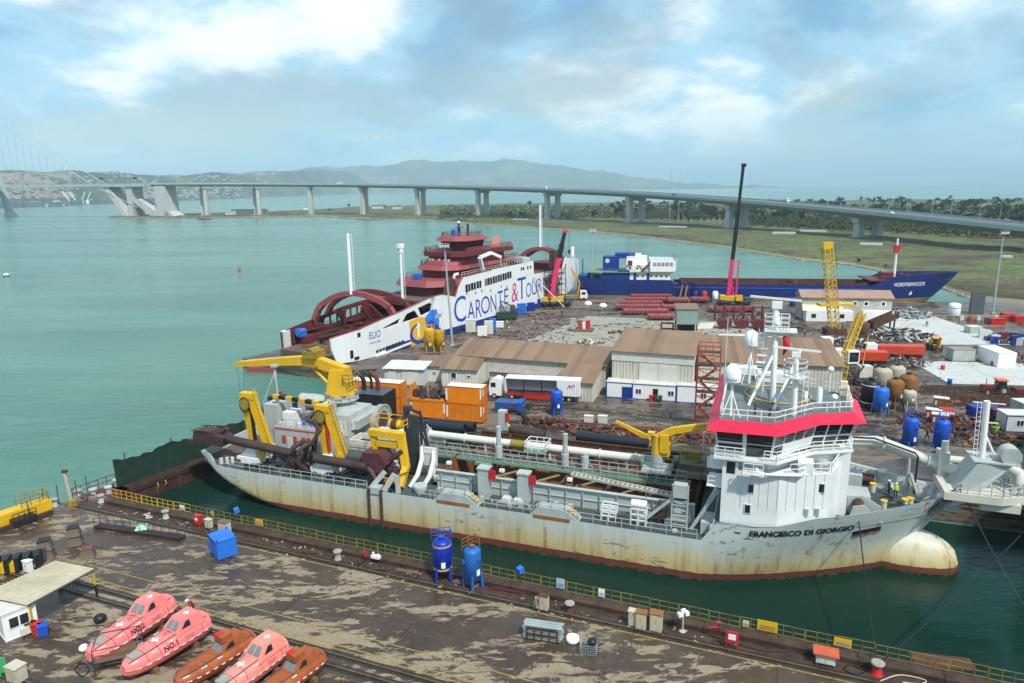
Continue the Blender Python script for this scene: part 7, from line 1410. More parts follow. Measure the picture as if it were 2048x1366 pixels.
# ---- office block and hut at the back
OB=thing('office_block','two storey pale office block with rusty pitched roof','building',Vector((82.5,196.5,QZ)),radians(-9));MB().bx(0,24,0,7,0,6.2).build('wall',pm('office_wall',(.42,.40,.34),.7,rust=.3,rcol=(.25,.22,.17)),OB)
MB().sprism([(-.4,6.1),(24.4,6.1),(24.4,6.3),(-.4,6.3)],-.5,7.5).add([(-.4,-.5,6.3),(24.4,-.5,6.3),(24.4,3.5,8.0),(-.4,3.5,8.0),(-.4,7.5,6.3),(24.4,7.5,6.3)],[(0,1,2,3),(3,2,5,4),(0,3,4),(1,5,2)]).build('roof',pm('rust_stained_roof',(.34,.22,.17),.8,var=.15,rust=.45,rcol=(.3,.12,.07)),OB)
for k,x in enumerate((9,13.5,16.5,21)):q=MB().bx(x,x+1.4,-.08,.05,3.9,5.3).build('window',CLEANW,OB);MB().bx(x+.25,x+1.15,-.11,-.07,4.15,5.05).build('pane',GLASS,q)
MB().bx(.6,13,-3.4,-.1,0,2.9).build('ground_floor_annex',CLEANW,OB);MB().bx(16,24,-2.0,-.1,0,2.9).build('ground_floor_annex',CLEANW,OB)
for x in(2,9.5):MB().bx(x,x+1.2,-3.46,-3.38,1.0,2.1).build('window',GLASS,OB)
GH=thing('red_kiosk','maroon kiosk under a broad pale awning left of the lattice crane','kiosk',G(1613,640),radians(-9));MB().bx(0,8,0,4,0,2.6).build('wall',MAROON,GH);MB().bx(-.3,.0,0,4,0,2.8).bx(0,8,-.05,0,2.0,2.7).build('green_frame',pm('kiosk_green',(.06,.25,.1),.6),GH);MB().bx(3,5,-.1,-.04,1.5,2.2).build('green_sign',pm('kiosk_green',(.06,.25,.1),.6),GH);MB().add([(-1.6,-1.4,2.9),(9.5,-1.4,2.9),(9.5,4,5.0),(-.6,4,5.0),(-1.6,-1.4,3.0),(9.5,-1.4,3.0),(9.5,4,5.1),(-.6,4,5.1)],[(3,2,1,0),(4,5,6,7),(0,1,5,4),(1,2,6,5),(2,3,7,6),(3,0,4,7)]).build('awning',TANR,GH)
# ---- trucks, digger, tractor
def tipper(label,loc,rz,body,L=8.5,name='tipper_truck',hasbody=True):
 o=thing(name,label,'truck',loc,rz);q=MB().sprism([(-2.4,.8),(0,.8),(.05,2.0),(-.3,3.3),(-2.4,3.4)],-1.2,1.2).build('cab',CLEANW,o);MB().bx(-1.7,-.4,-1.24,-1.19,1.9,2.9).build('side_window',GLASS,q);MB().add([(.06,-1.0,2.05),(.06,1,2.05),(-.25,1,3.15),(-.25,-1,3.15)],[(0,1,2,3)]).build('windscreen',GLASS,q);MB().bx(-L,-.2,-1.0,1.0,.6,1.0).build('chassis',BLACK,o)
 if hasbody:
  q=MB().frust([(-L,-1.2),(-2.8,-1.2),(-2.8,1.2),(-L,1.2)],1.2,[(-L-.2,-1.3),(-2.6,-1.3),(-2.6,1.3),(-L-.2,1.3)],3.0).build('tipper_body',body,o)
  for k in range(5):MB().bx(-L+.3+k*(L-3.3)/4.2,-L+.45+k*(L-3.3)/4.2,-1.36,-1.2,1.3,2.95).build('rib',body,q)
 for x in(-1.2,-L+1,-L+2.3):
  for y in(-1.0,1.0):MB().tube((x,y-.2,.55),(x,y+.2,.55),.55,12).build('wheel',RUBBER,o)
DUMP=pm('dumper_red',(.55,.055,.02),.5,var=.15,rust=.15)
tipper('red tipper truck with rusty load standing left of the scrap heap',G(1726,716),radians(173),DUMP,12);tipper('white lorry cab facing left behind the dredger radar mast',G(1600,730),radians(180),DUMP,5,'tractor_unit',False);tipper('white tractor unit facing left above the red tipper',G(1640,703),radians(180),DUMP,5,'tractor_unit',False);tipper('red dump truck behind the smaller lattice crane',G(1660,728),radians(172),DUMP,11)
JC=thing('backhoe_loader','yellow backhoe loader with folded arm on the wet yard','backhoe',G(1868,699),radians(75));MB().bx(-2,1.8,-.8,.8,.8,1.5).bx(.4,2.2,-.7,.7,1.5,2.1).build('body',YELL,JC);q=MB().frust([(-1.4,-.75),(.4,-.75),(.4,.75),(-1.4,.75)],1.5,[(-1.2,-.65),(.3,-.65),(.3,.65),(-1.2,.65)],2.8).build('cab',GLASS,JC);MB().bx(-1.4,.5,-.75,.75,2.8,2.95).build('cab_roof',YELL,q)
MB().beam((-2,0,1.2),(-3.6,0,3.6),.4,.5).beam((-3.6,0,3.6),(-3.0,0,1.2),.35,.4).build('boom',pm('digger_orange',(.7,.28,.01),.5),JC);MB().bx(-3.5,-2.7,-.5,.5,.5,1.2).build('bucket',DGREY,JC);MB().sprism([(2.6,.2),(3.6,.2),(3.2,1.2),(2.6,1.1)],-1.1,1.1).beam((1,-.9,1.3),(3,-.9,.8),.2).build('front_shovel',YELL,JC)
for x,r in((-1.3,.75),(1.5,.5)):
 for y in(-1,1):MB().tube((x,y-.2,r),(x,y+.2,r),r,14).build('wheel',RUBBER,JC)
TC=thing('tractor','dark red farm tractor with orange cab roof pulling a trailer','tractor',G(1990,788),radians(170));MB().bx(-.2,2.4,-.45,.45,.9,1.7).build('bonnet',pm('tractor_red',(.22,.015,.04),.45),TC);q=MB().frust([(-1.5,-.7),(.1,-.7),(.1,.7),(-1.5,.7)],1.2,[(-1.4,-.65),(0,-.65),(0,.65),(-1.4,.65)],2.6).build('cab',GLASS,TC);MB().bx(-1.6,.2,-.8,.8,2.6,2.85).build('cab_roof',pm('roof_orange',(.7,.16,.05),.5),q);MB().tube((1.8,.3,1.7),(1.8,.3,3.0),.06,6).build('exhaust',BLACK,TC)
for x,r in((-.9,.85),(1.7,.5)):
 for y in(-.85,.85):w=MB().tube((x,y-.22,r),(x,y+.22,r),r,16).build('wheel',RUBBER,TC);MB().tube((x,y-.24,r),(x,y+.24,r),r*.5,12).build('rim',OFFW,w)
TL=thing('farm_trailer','dark flat trailer behind the tractor','trailer',G(2030,792),radians(172));MB().bx(-5,.4,-1.1,1.1,.9,1.5).beam((.4,0,.8),(2.2,0,.6),.15).build('bed',MAROON,TL);[MB().tube((-2.5,y-.15,.5),(-2.5,y+.15,.5),.5,12).build('wheel',RUBBER,TL)for y in(-1,1)]
# ---- boxes and cabins on the right
def boxhut(label,px,L,D,H,rz,mat,roof,name='box_cabin'):
 o=thing(name,label,'cabin',G(*px),rz);b=MB();corr(b,(0,0),(L,0),.1,H-.1,-.03,.3,(0,1));corr(b,(0,D),(0,0),.1,H-.1,.03,.3,(-1,0));b.bx(.05,L-.02,.05,D,.1,H-.1).build('wall',mat,o);MB().bx(-.06,L+.06,-.06,D+.06,H-.1,H).build('roof',roof,o);MB().bx(-.05,L+.05,-.05,D+.05,0,.1).build('base',DGREY,o);return o
boxhut('white steel cabin with pale roof at the right of the yard',(1994,736),3.6,7,3.2,radians(-3),CLEANW,CLEANW);boxhut('grey green steel box on the wet yard',(1905,723),4.6,3,2.6,radians(-3),pm('pale_grey_green',(.4,.45,.43),.6,rust=.1),pm('brown_lid',(.3,.24,.18),.7))
cabin('white panelled cabin with one window near the right edge',G(2010,864),radians(-8),6,3,2.8,NAVY,pm('panel_grey',(.55,.57,.56),.6),wins=(1.4,));boxhut('small pale grey box cabin above the tractor trailer',(1940,668),3,2.6,1.8,0,pm('pale_grey_green',(.4,.45,.43),.6),OFFW)
boxhut('grey cabin cut by the right picture edge',(2044,838),4,3,2.6,0,GREYP,OFFW)
for px,c_,lab in(((1885,740),PINKR,'pinkish red drum standing alone on the wet yard'),((1899,768),BLUE,'blue drum at the corner of the white pad'),((1985,732),RED,'red drum beside the white steel cabin')):tag(MB().lathe([(.4,0),(.42,.1),(.4,.45),(.42,.5),(.4,.95),(.36,1.0)],14).build('drum',c_,None,G(*px)),lab,'drum')
SILO=thing('white_silo','white upright gas tank at the back right of the yard','tank',G(1907,633));MB().lathe([(1.5,.5),(1.6,.8),(1.6,3.4),(1.3,3.8),(.4,4.0)],18).build('shell',CLEANW,SILO);[MB().beam((1.2*cos(a),1.2*sin(a),0),(1.2*cos(a),1.2*sin(a),.8),.2).build('leg',GREYP,SILO)for a in(0,2.1,4.2)];MB().lathe([(1.62,2.5),(1.62,2.8)],18).build('blue_band',pm('pale_band_blue',(.3,.4,.6),.5),SILO)
PG=thing('panel_gate','tall dark louvred panel standing at the back edge of the yard','panel',G(1938,628));MB().bx(0,4.2,0,.3,0,6.2).build('frame',DGREY,PG);[MB().bx(.2,4.0,-.08,.0,.4+k*.55,.8+k*.55).build('louvre',pm('slate',(.1,.12,.13),.6),PG)for k in range(10)]
b=thing('yellow_barrier','low yellow pipe barrier along the back of the yard','barrier',G(1868,640),radians(-4))
for k in range(10):MB().beam((k*2.6,0,0),(k*2.6,0,1.3),.14).beam((k*2.6,0,1.2),(k*2.6+2.6,0,1.2),.12).build('barrier_bay',YELL,b)
for k in range(7):tag(MB().bx(-.5,.5,-.4,.4,0,1.1).bx(-.55,.55,-.45,.45,1.1,1.2).build('utility_box',(OFFW,RED,OFFW,BLUEL,OFFW,RED,CLEANW)[k],None,G(1922+k*17,640+(k%2)*3)),['cream utility box by the yellow barrier, first from the left','red fire box by the yellow barrier, left one','cream utility box just right of the left red one','light blue utility box by the yellow barrier','cream utility box right of the blue one','red fire box by the yellow barrier, right one','white utility box at the right end of the barrier'][k],'utility box')
for k,px in enumerate(((1982,650),(2008,640),(2030,645))):container(('red container at the back right by the light mast, left one','red container at the back right by the light mast, middle one','red container at the back right edge')[k],G(*px),radians(-3),RED,L=3.6,W=2.2,H=1.7,roof=RED)
EQ=thing('pump_unit','clutter of blue and grey pump machinery by the right edge of the yard','machinery',G(1990,690),radians(-10))
for k in range(16):x,y=random.uniform(0,7),random.uniform(0,9);MB().bx(x-.7,x+.7,y-.5,y+.5,0,random.uniform(.8,2.4)).tube((x,y,.8),(x+1.2,y,1.6),.3,8).build('machine',random.choice((DGREY,NAVY,GREYP,OFFW,MAROON,BLACK)),EQ)
# ---- scrap
rs3=random.Random(21)
def heap(name,label,px,rx_,ry_,h_,n,mats,smin,smax):
 c0=G(*px);o=thing(name,label,'scrap heap',c0)
 bs_=[MB()for _ in mats]
 for k in range(n):
  r=sqrt(rs3.random());a=rs3.uniform(0,6.28);x,y=rx_*r*cos(a),ry_*r*sin(a);z=h_*(1-r)*rs3.uniform(.2,1);s=rs3.uniform(smin,smax);d=Vector((rs3.gauss(0,1),rs3.gauss(0,1),rs3.gauss(0,.4))).normalized()*s
  b=bs_[k%len(mats)];p=Vector((x,y,z+.1))
  if k%5==0:b.tube(p-d,p+d,s*.2,6)
  else:b.beam(p-d,p+d,s*rs3.uniform(.15,.7),s*rs3.uniform(.08,.4))
 for b,m_ in zip(bs_,mats):q=b.build('scrap_pieces',m_,o);q['kind']='stuff'
MIX=[RUST,DGREY,OFFW,PIPEB,GREYP,MAROON]
heap('scrap_heap','heap of mixed light coloured scrap beside the red tipper',(1775,722),9,7,2.0,520,[GREYP,RUST,DGREY,RUST,OFFW,pm('scrap_teal',(.06,.14,.12),.6),PIPEB,MAROON],.15,.6)
heap('steel_scrap_heap','heap of bigger rusty and grey steel scrap behind the light scrap',(1800,672),9,7,2.2,190,MIX,.5,1.6);heap('sheet_scrap_heap','pile of crumpled grey sheets by the bow of the cargo ship',(1820,632),6,6,2.6,110,[GREYP,ALU,DGREY,CONC],.5,1.5);heap('tangled_scrap_heap','dark tangle of scrap below the leaning lattice crane',(1700,690),9,6,1.4,240,MIX,.3,1.1)
heap('pallet_heap','heap of broken timber and rusty bars behind the workshop',(1285,665),9,2.6,1.1,110,[RUSTO,WOOD,RUST,MAROON],.3,1.2);heap('quay_scrap','rusty bars heaped on the far quay by the tanks',(1900,845),8,5,.8,200,[RUST,WOOD,MAROON,DGREY],.3,1.3);heap('low_scrap_heap','low heap of rusty scrap left of the tank group',(1690,800),6,6,.9,160,[RUST,OYELL,DGREY,RUSTO],.3,1.0);heap('timber_heap','small heap of planks in a pit in the pale slab area',(1180,686),4,2,.5,60,[WOOD,CONC,TANR],.3,1.2)
for px,rx_,ry_,h_,n_,lab in(((1100,850),6,2.2,.9,130,'tangle of rusty bars on the far quay below the blue tank'),((1200,862),6,2.0,.8,130,'rusty bar tangle on the far quay by the cream cabinets'),((1300,872),6,2.0,.9,130,'rusty bar tangle on the far quay by the small yellow davit'),((1395,880),5,2.0,.8,110,'rusty bar tangle at the foot of the stair tower'),((2010,712),6,9,1.2,170,'dark machinery scrap at the right edge of the yard'),((1960,806),7,3,.8,140,'rusty racks and bars piled behind the bow mast'),((1650,765),7,6,1.0,170,'dark scrap behind the dredger roof'),((1725,758),6,5,.9,150,'rusty scrap behind the dark tank group'),((1990,880),8,3,.7,140,'rusty bars heaped in front of the panelled cabin'),((1560,650),8,6,.7,90,'loose dark scrap right of the grab buckets')):heap('rusty_scrap_heap',lab,px,rx_,ry_,h_,n_,[RUST,DGREY,PIPEB,MAROON,RUSTO],.15,.8)
TRO=thing('rusty_trough','long open rusty steel trough propped above the scrap','trough',G(1745,668),radians(8));MB().add([(0,0,1.2),(8.5,2,3.4),(8.5,2,5.2),(0,0,3.0),(0,2.6,1.2),(8.5,4.6,3.4),(8.5,4.6,5.2),(0,2.6,3.0)],[(0,1,2,3),(7,6,5,4),(0,4,5,1),(0,3,7,4)]).build('channel',RUST,TRO);MB().beam((1,.6,0),(1,.6,1.4),.3).beam((7.6,2.4,0),(7.6,2.4,3.2),.3).beam((7.6,4,0),(7.6,4,3.2),.3).build('prop',RUST,TRO);MB().lathe([(1.4,0),(1.5,2.6),(1.4,2.7)],16,(-2.0,1.0,0)).build('drum_end',RUST,TRO)
tag(MB().tube((0,0,.8),(6.2,5,2.4),.55,14,cap=False).tube((0,0,.8),(6.2,5,2.4),.5,14).build('pipe_length',pm('pale_grey_pipe',(.45,.44,.38),.6),None,G(1790,672),0),'pale grey pipe lying sloping on the steel scrap','pipe')
PB=[('long rusty beam on the far quay behind the dredger',1045,842,13),('second long rusty beam on the far quay',1120,852,14),('rusty pipe bundle end on the far quay',1210,858,14),('rusty girder near the foot of the stair tower',1290,868,12)]
for k,(lab,x,y,L)in enumerate(PB):
 o=thing('rusty_girder',lab,'girder',G(x,y),YA)
 MB().bx(0,L,0,.3,0,.5).bx(0,L,-.12,.42,.5,.56).build('flange_beam',RUST,o)
 for q in range(5):MB().tube((random.uniform(0,2),.7+q*.35,.15+.1*(q%2)),(L-random.uniform(0,2),.8+q*.35,.2),.13,6).build('bar',RUST if q%2 else RUSTO,o)
for k,(lab,x,y,L,w)in enumerate((('rusty railed walkway frame lying right of the tank group',1835,790,18,1.2),('long lattice girder lying on the yard by the tractor',1880,800,20,.8),('rusty ladder frame below the white pad',1850,780,20,.6),('wide rusty rack behind the tractor trailer',1960,812,10,1.0))):
 o=thing('steel_rack',lab,'steel rack',G(x,y),radians(-8));MB().rail([(0,0,0),(L,0,0)],w,.06,1.0,3,.05).rail([(0,1.4,0),(L,1.4,0)],w,.06,1.0,3,.05).build('lattice',RUST,o)
TF=thing('rubber_fender','big black half ring rubber fender on the far quay','fender',G(1030,850),YA);MB().pipe([(1.9*cos(a),0,.4+2.2*sin(a))for a in[radians(-20+22*k/1.0)for k in range(11)]],.42,8).build('ring',RUBBER,TF)
SK=thing('blue_skip','scratched blue and purple open skip behind the orange containers','skip',G(992,826),YA);MB().frust([(0,0),(3.6,0),(3.6,2),(0,2)],.1,[(-.2,-.15),(4.4,-.15),(4.4,2.15),(-.2,2.15)],2.0).build('body',pm('skip_blue',(.02,.1,.3),.6,rust=.5,rcol=(.16,.02,.06)),SK);MB().bx(3.7,4.6,-.3,2.3,.3,2.2).build('end_plate',BLUE,SK)
tag(MB().bx(0,2,0,1.4,0,1.0).bx(-.1,2.1,-.1,1.5,1.0,1.1).build('green_crate',pm('bottle_green',(.02,.07,.03),.6),None,G(1036,818),YA),'small dark green crate right of the blue skip','crate');tag(MB().sprism([(0,0),(2.6,1.4),(2.6,1.6),(0,.2)],0,2).build('tipped_plate',RUSTO,None,G(1020,826),YA),'rusty plate leaning beside the blue skip','plate')
for k,(x,lab)in enumerate(((1168,'left'),(1196,'right'))):tag(MB().bx(0,1.4,0,.8,0,1.3).bx(-.05,1.45,-.05,.85,1.3,1.4).build('electric_cabinet',OFFW,None,G(x,848),YA),'dirty cream electric cabinet on the far quay, %s one'%lab,'cabinet')
PLT=thing('timber_raft','timber raft in the pale slab area','pallet',G(1135,663),radians(-14));MB().bx(0,6.6,0,4,.0,.5).build('deck',WOOD,PLT)
for k,(x,w,h_,c_,lab)in enumerate(((1.2,1.3,2.6,GREYP,'grey panel box'),(3.0,1.1,2.2,LBOR,'orange brown box'),(4.2,.7,1.6,CLEANW,'white box'),(5.2,1.0,2.2,RED,'red topped box'))):tag(MB().bx(-w/2,w/2,-.5,.5,0,h_).bx(-w/2-.05,w/2+.05,-.55,.55,h_,h_+.08).build('machine_crate',c_,None,along(G(1135,663),x,2,.5,radians(-14)),radians(-14)),lab+' standing on the timber raft','crate')
for k,(x,y,w,h_,c_,lab)in enumerate(((942,664,2.6,3.4,OFFW,'tall white locker by the ferry side, left one'),(965,672,2.4,2.4,CLEANW,'white double cabinet by the ferry side'),(978,668,2.2,3.4,OFFW,'tall cream locker by the ferry side, right one'),(986,660,1.6,3.0,BLUEL,'light blue box by the ferry side'),(1043,628,3,3.2,BLUEL,'pale blue cage under the letter T of the ferry'),(1062,622,2.4,2.6,NAVY,'dark blue drum rack by the ferry, left one'),(1074,616,2.4,2.8,NAVY,'dark blue drum rack by the ferry, right one'),(1000,655,2.0,1.6,CLEANW,'low white chest by the ferry side'))):tag(MB().bx(-w/2,w/2,-.7,.7,.15,h_).bx(-w/2-.06,w/2+.06,-.76,.76,h_,h_+.08).bx(-w/2,w/2,-.6,.6,0,.15).bx(-.03,.03,-.74,-.7,.3,h_-.2).build('site_locker',c_,None,G(x,y),FF.a-pi/2+.5),lab,'locker')
CP_=thing('compressor','dark green compressor unit with frame by the ferry side','compressor',G(1013,640),radians(10));MB().bx(-3,3,-1.2,1.2,.6,2.4).bx(-3.4,3.4,-.3,.3,.3,.7).build('body',pm('compressor_green',(.02,.05,.035),.6),CP_);MB().rail([(-2.6,-1,2.4),(2.6,-1,2.4),(2.6,1,2.4),(-2.6,1,2.4)],1.6,.06,1.2,3).bx(1.2,2.4,-.6,.6,2.4,4.4).build('frame',DGREY,CP_)
for k,(x,y,c_,lab)in enumerate(((1391,598,NAVY,'dark blue upright barrel near the cargo ship'),(1408,598,RED,'red upright barrel near the cargo ship'),(1430,598,CLEANW,'white upright barrel near the cargo ship'),(1585,612,NAVY,'dark blue barrel left of the kiosk'))):tag(MB().lathe([(.9,0),(1.0,.3),(1.0,2.3),(.6,2.7)],14).build('barrel',c_,None,G(x,y)),lab,'barrel')
for k,(x,y,lab)in enumerate(((1176,608,'left'),(1206,612,'right'))):tag(MB().lathe([(1.3,0),(1.2,.5),(.6,.9),(.1,1.0)],12).build('white_sack',CLEANW,None,G(x,y)),'white sack lying on the yard, %s one'%lab,'sack')
for k,(x,y,lab)in enumerate(((1290,656,'right'),)):o=thing('red_trestle','maroon steel trestle beside the raised hut','trestle',G(1322,668),radians(-10));MB().beam((0,0,0),(0,0,3),.4).beam((3,0,0),(3,0,3),.4).beam((0,0,2.9),(3,0,2.9),.4).beam((0,0,1.5),(3,0,1.5),.3).bx(3.4,6,-1,1.5,3,3.4).beam((4,0,0),(4,0,3),.3).beam((5.6,0,0),(5.6,0,3),.3).build('frame',MAROON,o)
tag(MB().bx(0,8,0,.7,0,.4).build('steel_bundle',ALU,None,G(1233,640),radians(-4)),'pale bundle of steel bars on the slab area','steel bars')
for k,(x,y,c_,lab)in enumerate(((1850,838,RED,'red machine crate on the far quay, left one'),(1862,848,MAROONL,'faded red machine crate in front of the red one'),(1876,838,CLEANW,'red and white machine crate on the far quay'),(1866,814,RUSTO,'rusty brown crate behind the red machine crates'))):o=thing('machine_crate',lab,'crate',G(x,y),radians(-30));MB().bx(0,2.2,0,1.4,.1,1.6).build('box',c_,o);MB().bx(-.06,2.26,-.06,1.46,1.6,1.7).bx(.2,.5,-.03,0,.4,1.2).build('lid',RED if c_ is CLEANW else OFFW,o)
SK2=thing('blue_skip','dark blue open skip right of the bow mast','skip',G(1945,838),radians(-6));MB().frust([(0,0),(3.6,0),(3.6,2),(0,2)],.1,[(-.2,-.15),(4.0,-.15),(4.0,2.15),(-.2,2.15)],2.0).build('body',NAVY,SK2);MB().bx(0,3.8,.1,1.9,1.5,1.6).build('contents',GREYP,SK2)
tag(MB().bx(0,3.4,0,1.8,0,2.2).bx(-.1,3.5,-.1,1.9,2.2,2.3).build('maroon_box',MAROON,None,G(1985,848),radians(-8)),'dark maroon box left of the panelled cabin','box')
pl=thing('potted_shrub','bright green shrub in a lime pot beside the panelled cabin','plant',G(1990,862));MB().lathe([(.4,0),(.55,.7)],12).build('pot',LIME,pl);q=crown(77,.8,2.2,160,.2).build('foliage',pm('bright_leaf',(.12,.26,.04),.8),pl)
TG=thing('tug_boat','small dark blue work boat moored behind the dredger stern crane','boat',G(585,828,0),radians(-12))
hl=MB();rr=[]
for i in range(9):x=-6+i*1.6;w=2.3*(1-max(0,(x-1)/6.2)**2);rr.append([(x,-w*.8,-.2),(x,-w,1.4+.1*max(0,x)),(x,w,1.4+.1*max(0,x)),(x,w*.8,-.2)])
hl.grid(rr,False).add(rr[0],[(0,1,2,3)]).build('hull',NAVY,TG);MB().bx(-4,-1.6,-1.2,1.2,1.4,3.4).build('wheelhouse',BLACK,TG);MB().bx(-2.8,-2.0,-.4,.4,3.4,4.2).build('red_box',RED,TG);MB().bx(-1,4.5,-1.4,1.4,1.3,1.45).build('deck',WOOD,TG);MB().pipe([(rr[i][1][0],rr[i][1][1],rr[i][1][2])for i in range(9)],.16,6).build('rubbing_rail',BLACK,TG)
PD=struct(MB().prism([(p.x,p.y)for p in(G(492,736,1.0),G(700,741,1.0),G(704,724,1.0),G(560,716,1.0))],-1,1.0).build('red_pontoon_deck',MAROONL))
GS=thing('green_ship','dark green hulled ship cut by the right picture edge','ship',G(2068,1175,0),radians(38))
rr=[]
for i in range(12):u=i/11;w=6.0*sin(min(1,u*1.3)*pi/2)**.8;x=40*u;rr.append([(x+2.2*(1-u)+1.5,-w*.75,-1),(x+1.0,-w*.9,3),(x-1.5*(1-u),-w,6.6+1.8*(1-u)),(x-1.5*(1-u),w,6.6+1.8*(1-u)),(x+1.0,w*.9,3),(x+2.2*(1-u)+1.5,w*.75,-1)])
MB().grid(rr,False).add(rr[0],[(0,1,2,3,4,5)]).build('hull',pm('green_hull',(.012,.06,.03),.5,var=.3,rust=.3),GS);MB().rail([(r[2][0],r[2][1],r[2][2])for r in rr[1:7]],1.1,.05,1.2,3).rail([(r[3][0],r[3][1],r[3][2])for r in rr[1:7]],1.1,.05,1.2,3).build('railing',OFFW,GS)
BS=thing('black_bow_barge','black bowed barge with cluttered deck at the right edge behind the green ship','barge',G(2068,985,0),radians(35))
rr=[]
for i in range(9):u=i/8;w=4.5*sin(min(1,u*1.4)*pi/2)**.7;x=22*u;rr.append([(x+3*(1-u),-w*.7,-.5),(x,-w,6.2+1.4*(1-u)**2),(x,w,6.2+1.4*(1-u)**2),(x+3*(1-u),w*.7,-.5)])
MB().grid(rr,False).add(rr[0],[(0,1,2,3)]).build('hull',BLACK,BS);MB().tube((1.5,0,6.6),(1.5,0,9.2),.5,10).build('bow_bitt',BLACK,BS)
for k in range(18):x,y=random.uniform(3,10),random.uniform(-2.5,2.5);MB().bx(x-.5,x+.5,y-.4,y+.4,6.2,6.6+random.uniform(.2,1)).build('deck_gear',random.choice((NAVY,ORNG,OFFW,RUST,DGREY)),BS)
rs4=random.Random(31);dbs=[MB()for _ in range(5)]
for k in range(2600):
 q=rs4.random()
 if q<.45:x,y=rs4.uniform(1640,2046),rs4.uniform(640,900)
 elif q<.58:x,y=rs4.uniform(1000,1420),rs4.uniform(800,870)
 elif q<.85:x,y=rs4.uniform(900,1130),rs4.uniform(610,700)
 else:x,y=rs4.uniform(1130,1640),rs4.uniform(600,690)
 p=G(x,y)
 l_=SF.l(p)
 if 1840<x<1990 and 638<y<695 or x>1885 and 735<y<775:continue
 if l_.y<13.5 or FF.l(p).y>-2.2 and FF.l(p).x<110:continue
 s=rs4.uniform(.06,.34)*(1+.8*(p.y>150))*rs4.choice((1,1,1,1,2));a=rs4.uniform(0,6.28);d=Vector((cos(a),sin(a),rs4.uniform(-.1,.2)))*s;dbs[k%5].beam(p+Vector((0,0,.15))-d,p+Vector((0,0,.15))+d,s*rs4.uniform(.15,.6),s*rs4.uniform(.1,.35))
for b,m_,nm in zip(dbs,(RUST,WOOD,DGREY,CONC,MAROON),('rusty','wooden','dark','grey','maroon')):struct(tag(b.build('yard_debris',m_),'%s debris scattered over the far yard'%nm,'debris'),'stuff')
# ======= NEAR QUAY AND BASIN EDGE
GA,GB=Vector((-52,85.5,0)),Vector((-36,111,0));gd=(GB-GA).normalized();ga=atan2(gd.y,gd.x);gl=(GB-GA).length
PT=thing('rusty_pontoon','dark rusty pontoon closing the left end of the basin','pontoon',GA,ga);MB().bx(0,gl,-1.6,2.2,-1.5,2.1).bx(0,gl,-1.75,-1.6,1.6,2.2).build('hull',pm('pontoon_rust',(.045,.02,.016),.7,var=.5,rust=.4),PT)
for k in range(9):MB().bx(1+k*3.3,1.25+k*3.3,-1.72,-1.55,-1,2.0).build('fender_bar',RUST,PT)
for x in(4.5,5.6):MB().pipe([(x,-1.7,.9),(x,-1.95,1.3),(x,-1.8,1.7)],.08,6).build('yellow_hook',YELL,PT)
for x,y in((-2.6,.6),(-1.2,-.4),(.6,1.0)):MB().tube((x,y,2.1),(x,y,2.9),.35,10).tube((x,y,2.9),(x,y,3.05),.5,10).build('bitt',GREYP,PT)
MB().bx(-4.6,1,-1.6,2.2,1.7,2.1).rail([(-4.4,2.1,2.1),(1,2.1,2.1)],1.3,.04,1.1).rail([(-4.4,-1.5,2.1),(-4.4,2.1,2.1)],1.3,.04,1.1).build('end_platform',MAROON,PT)
NT_=thing('green_net','dark green netting screen hung along the rusty pontoon','net',GA,ga)
rows=[]
for i in range(61):
 u=i/60;x=.2+u*(gl+1.0);rows.append([(x+.1*sin(v*3+i*.3),.3+.1*sin(i*.9+v*2.2)+.12*sin(i*2.3+v),1.4+v*(4.6-.5*abs(sin(u*pi*4))+.12*sin(i*1.7)))for v in[j/8 for j in range(9)]])
MB().grid(rows,True).build('net_sheet',GREEND,NT_)
for k in range(5):MB().tube((2+k*6.6,.8,2.1),(2+k*6.6,.8,6.3),.09,6).build('net_post',OFFW if k==2 else DGREY,NT_)
FN=thing('quay_fence','low yellow and olive pipe fence along the basin edge','fence',QF.o+Vector((0,0,QZ+.42)),QF.a)
def panel(mat):
 b=MB()
 for z in(.15,.6,1.1):b.beam((0,0,z),(2.5,0,z),.035)
 for x in(0,.85,1.65,2.5):b.beam((x,0,0),(x,0,1.12),.045)
 return b.mesh('fence_panel',mat)
pY,pO=panel(YELL),panel(OYELL)
for k in range(47):inst('fence_panel',pY if k<5 else pO,FN,(.1+k*2.58,-.05+random.uniform(-.04,.04),random.uniform(-.03,.03)),random.uniform(-.012,.012))
SIG={}
def on_q(px,py):return QF.l(G(px,py,QZ+1.0)).x
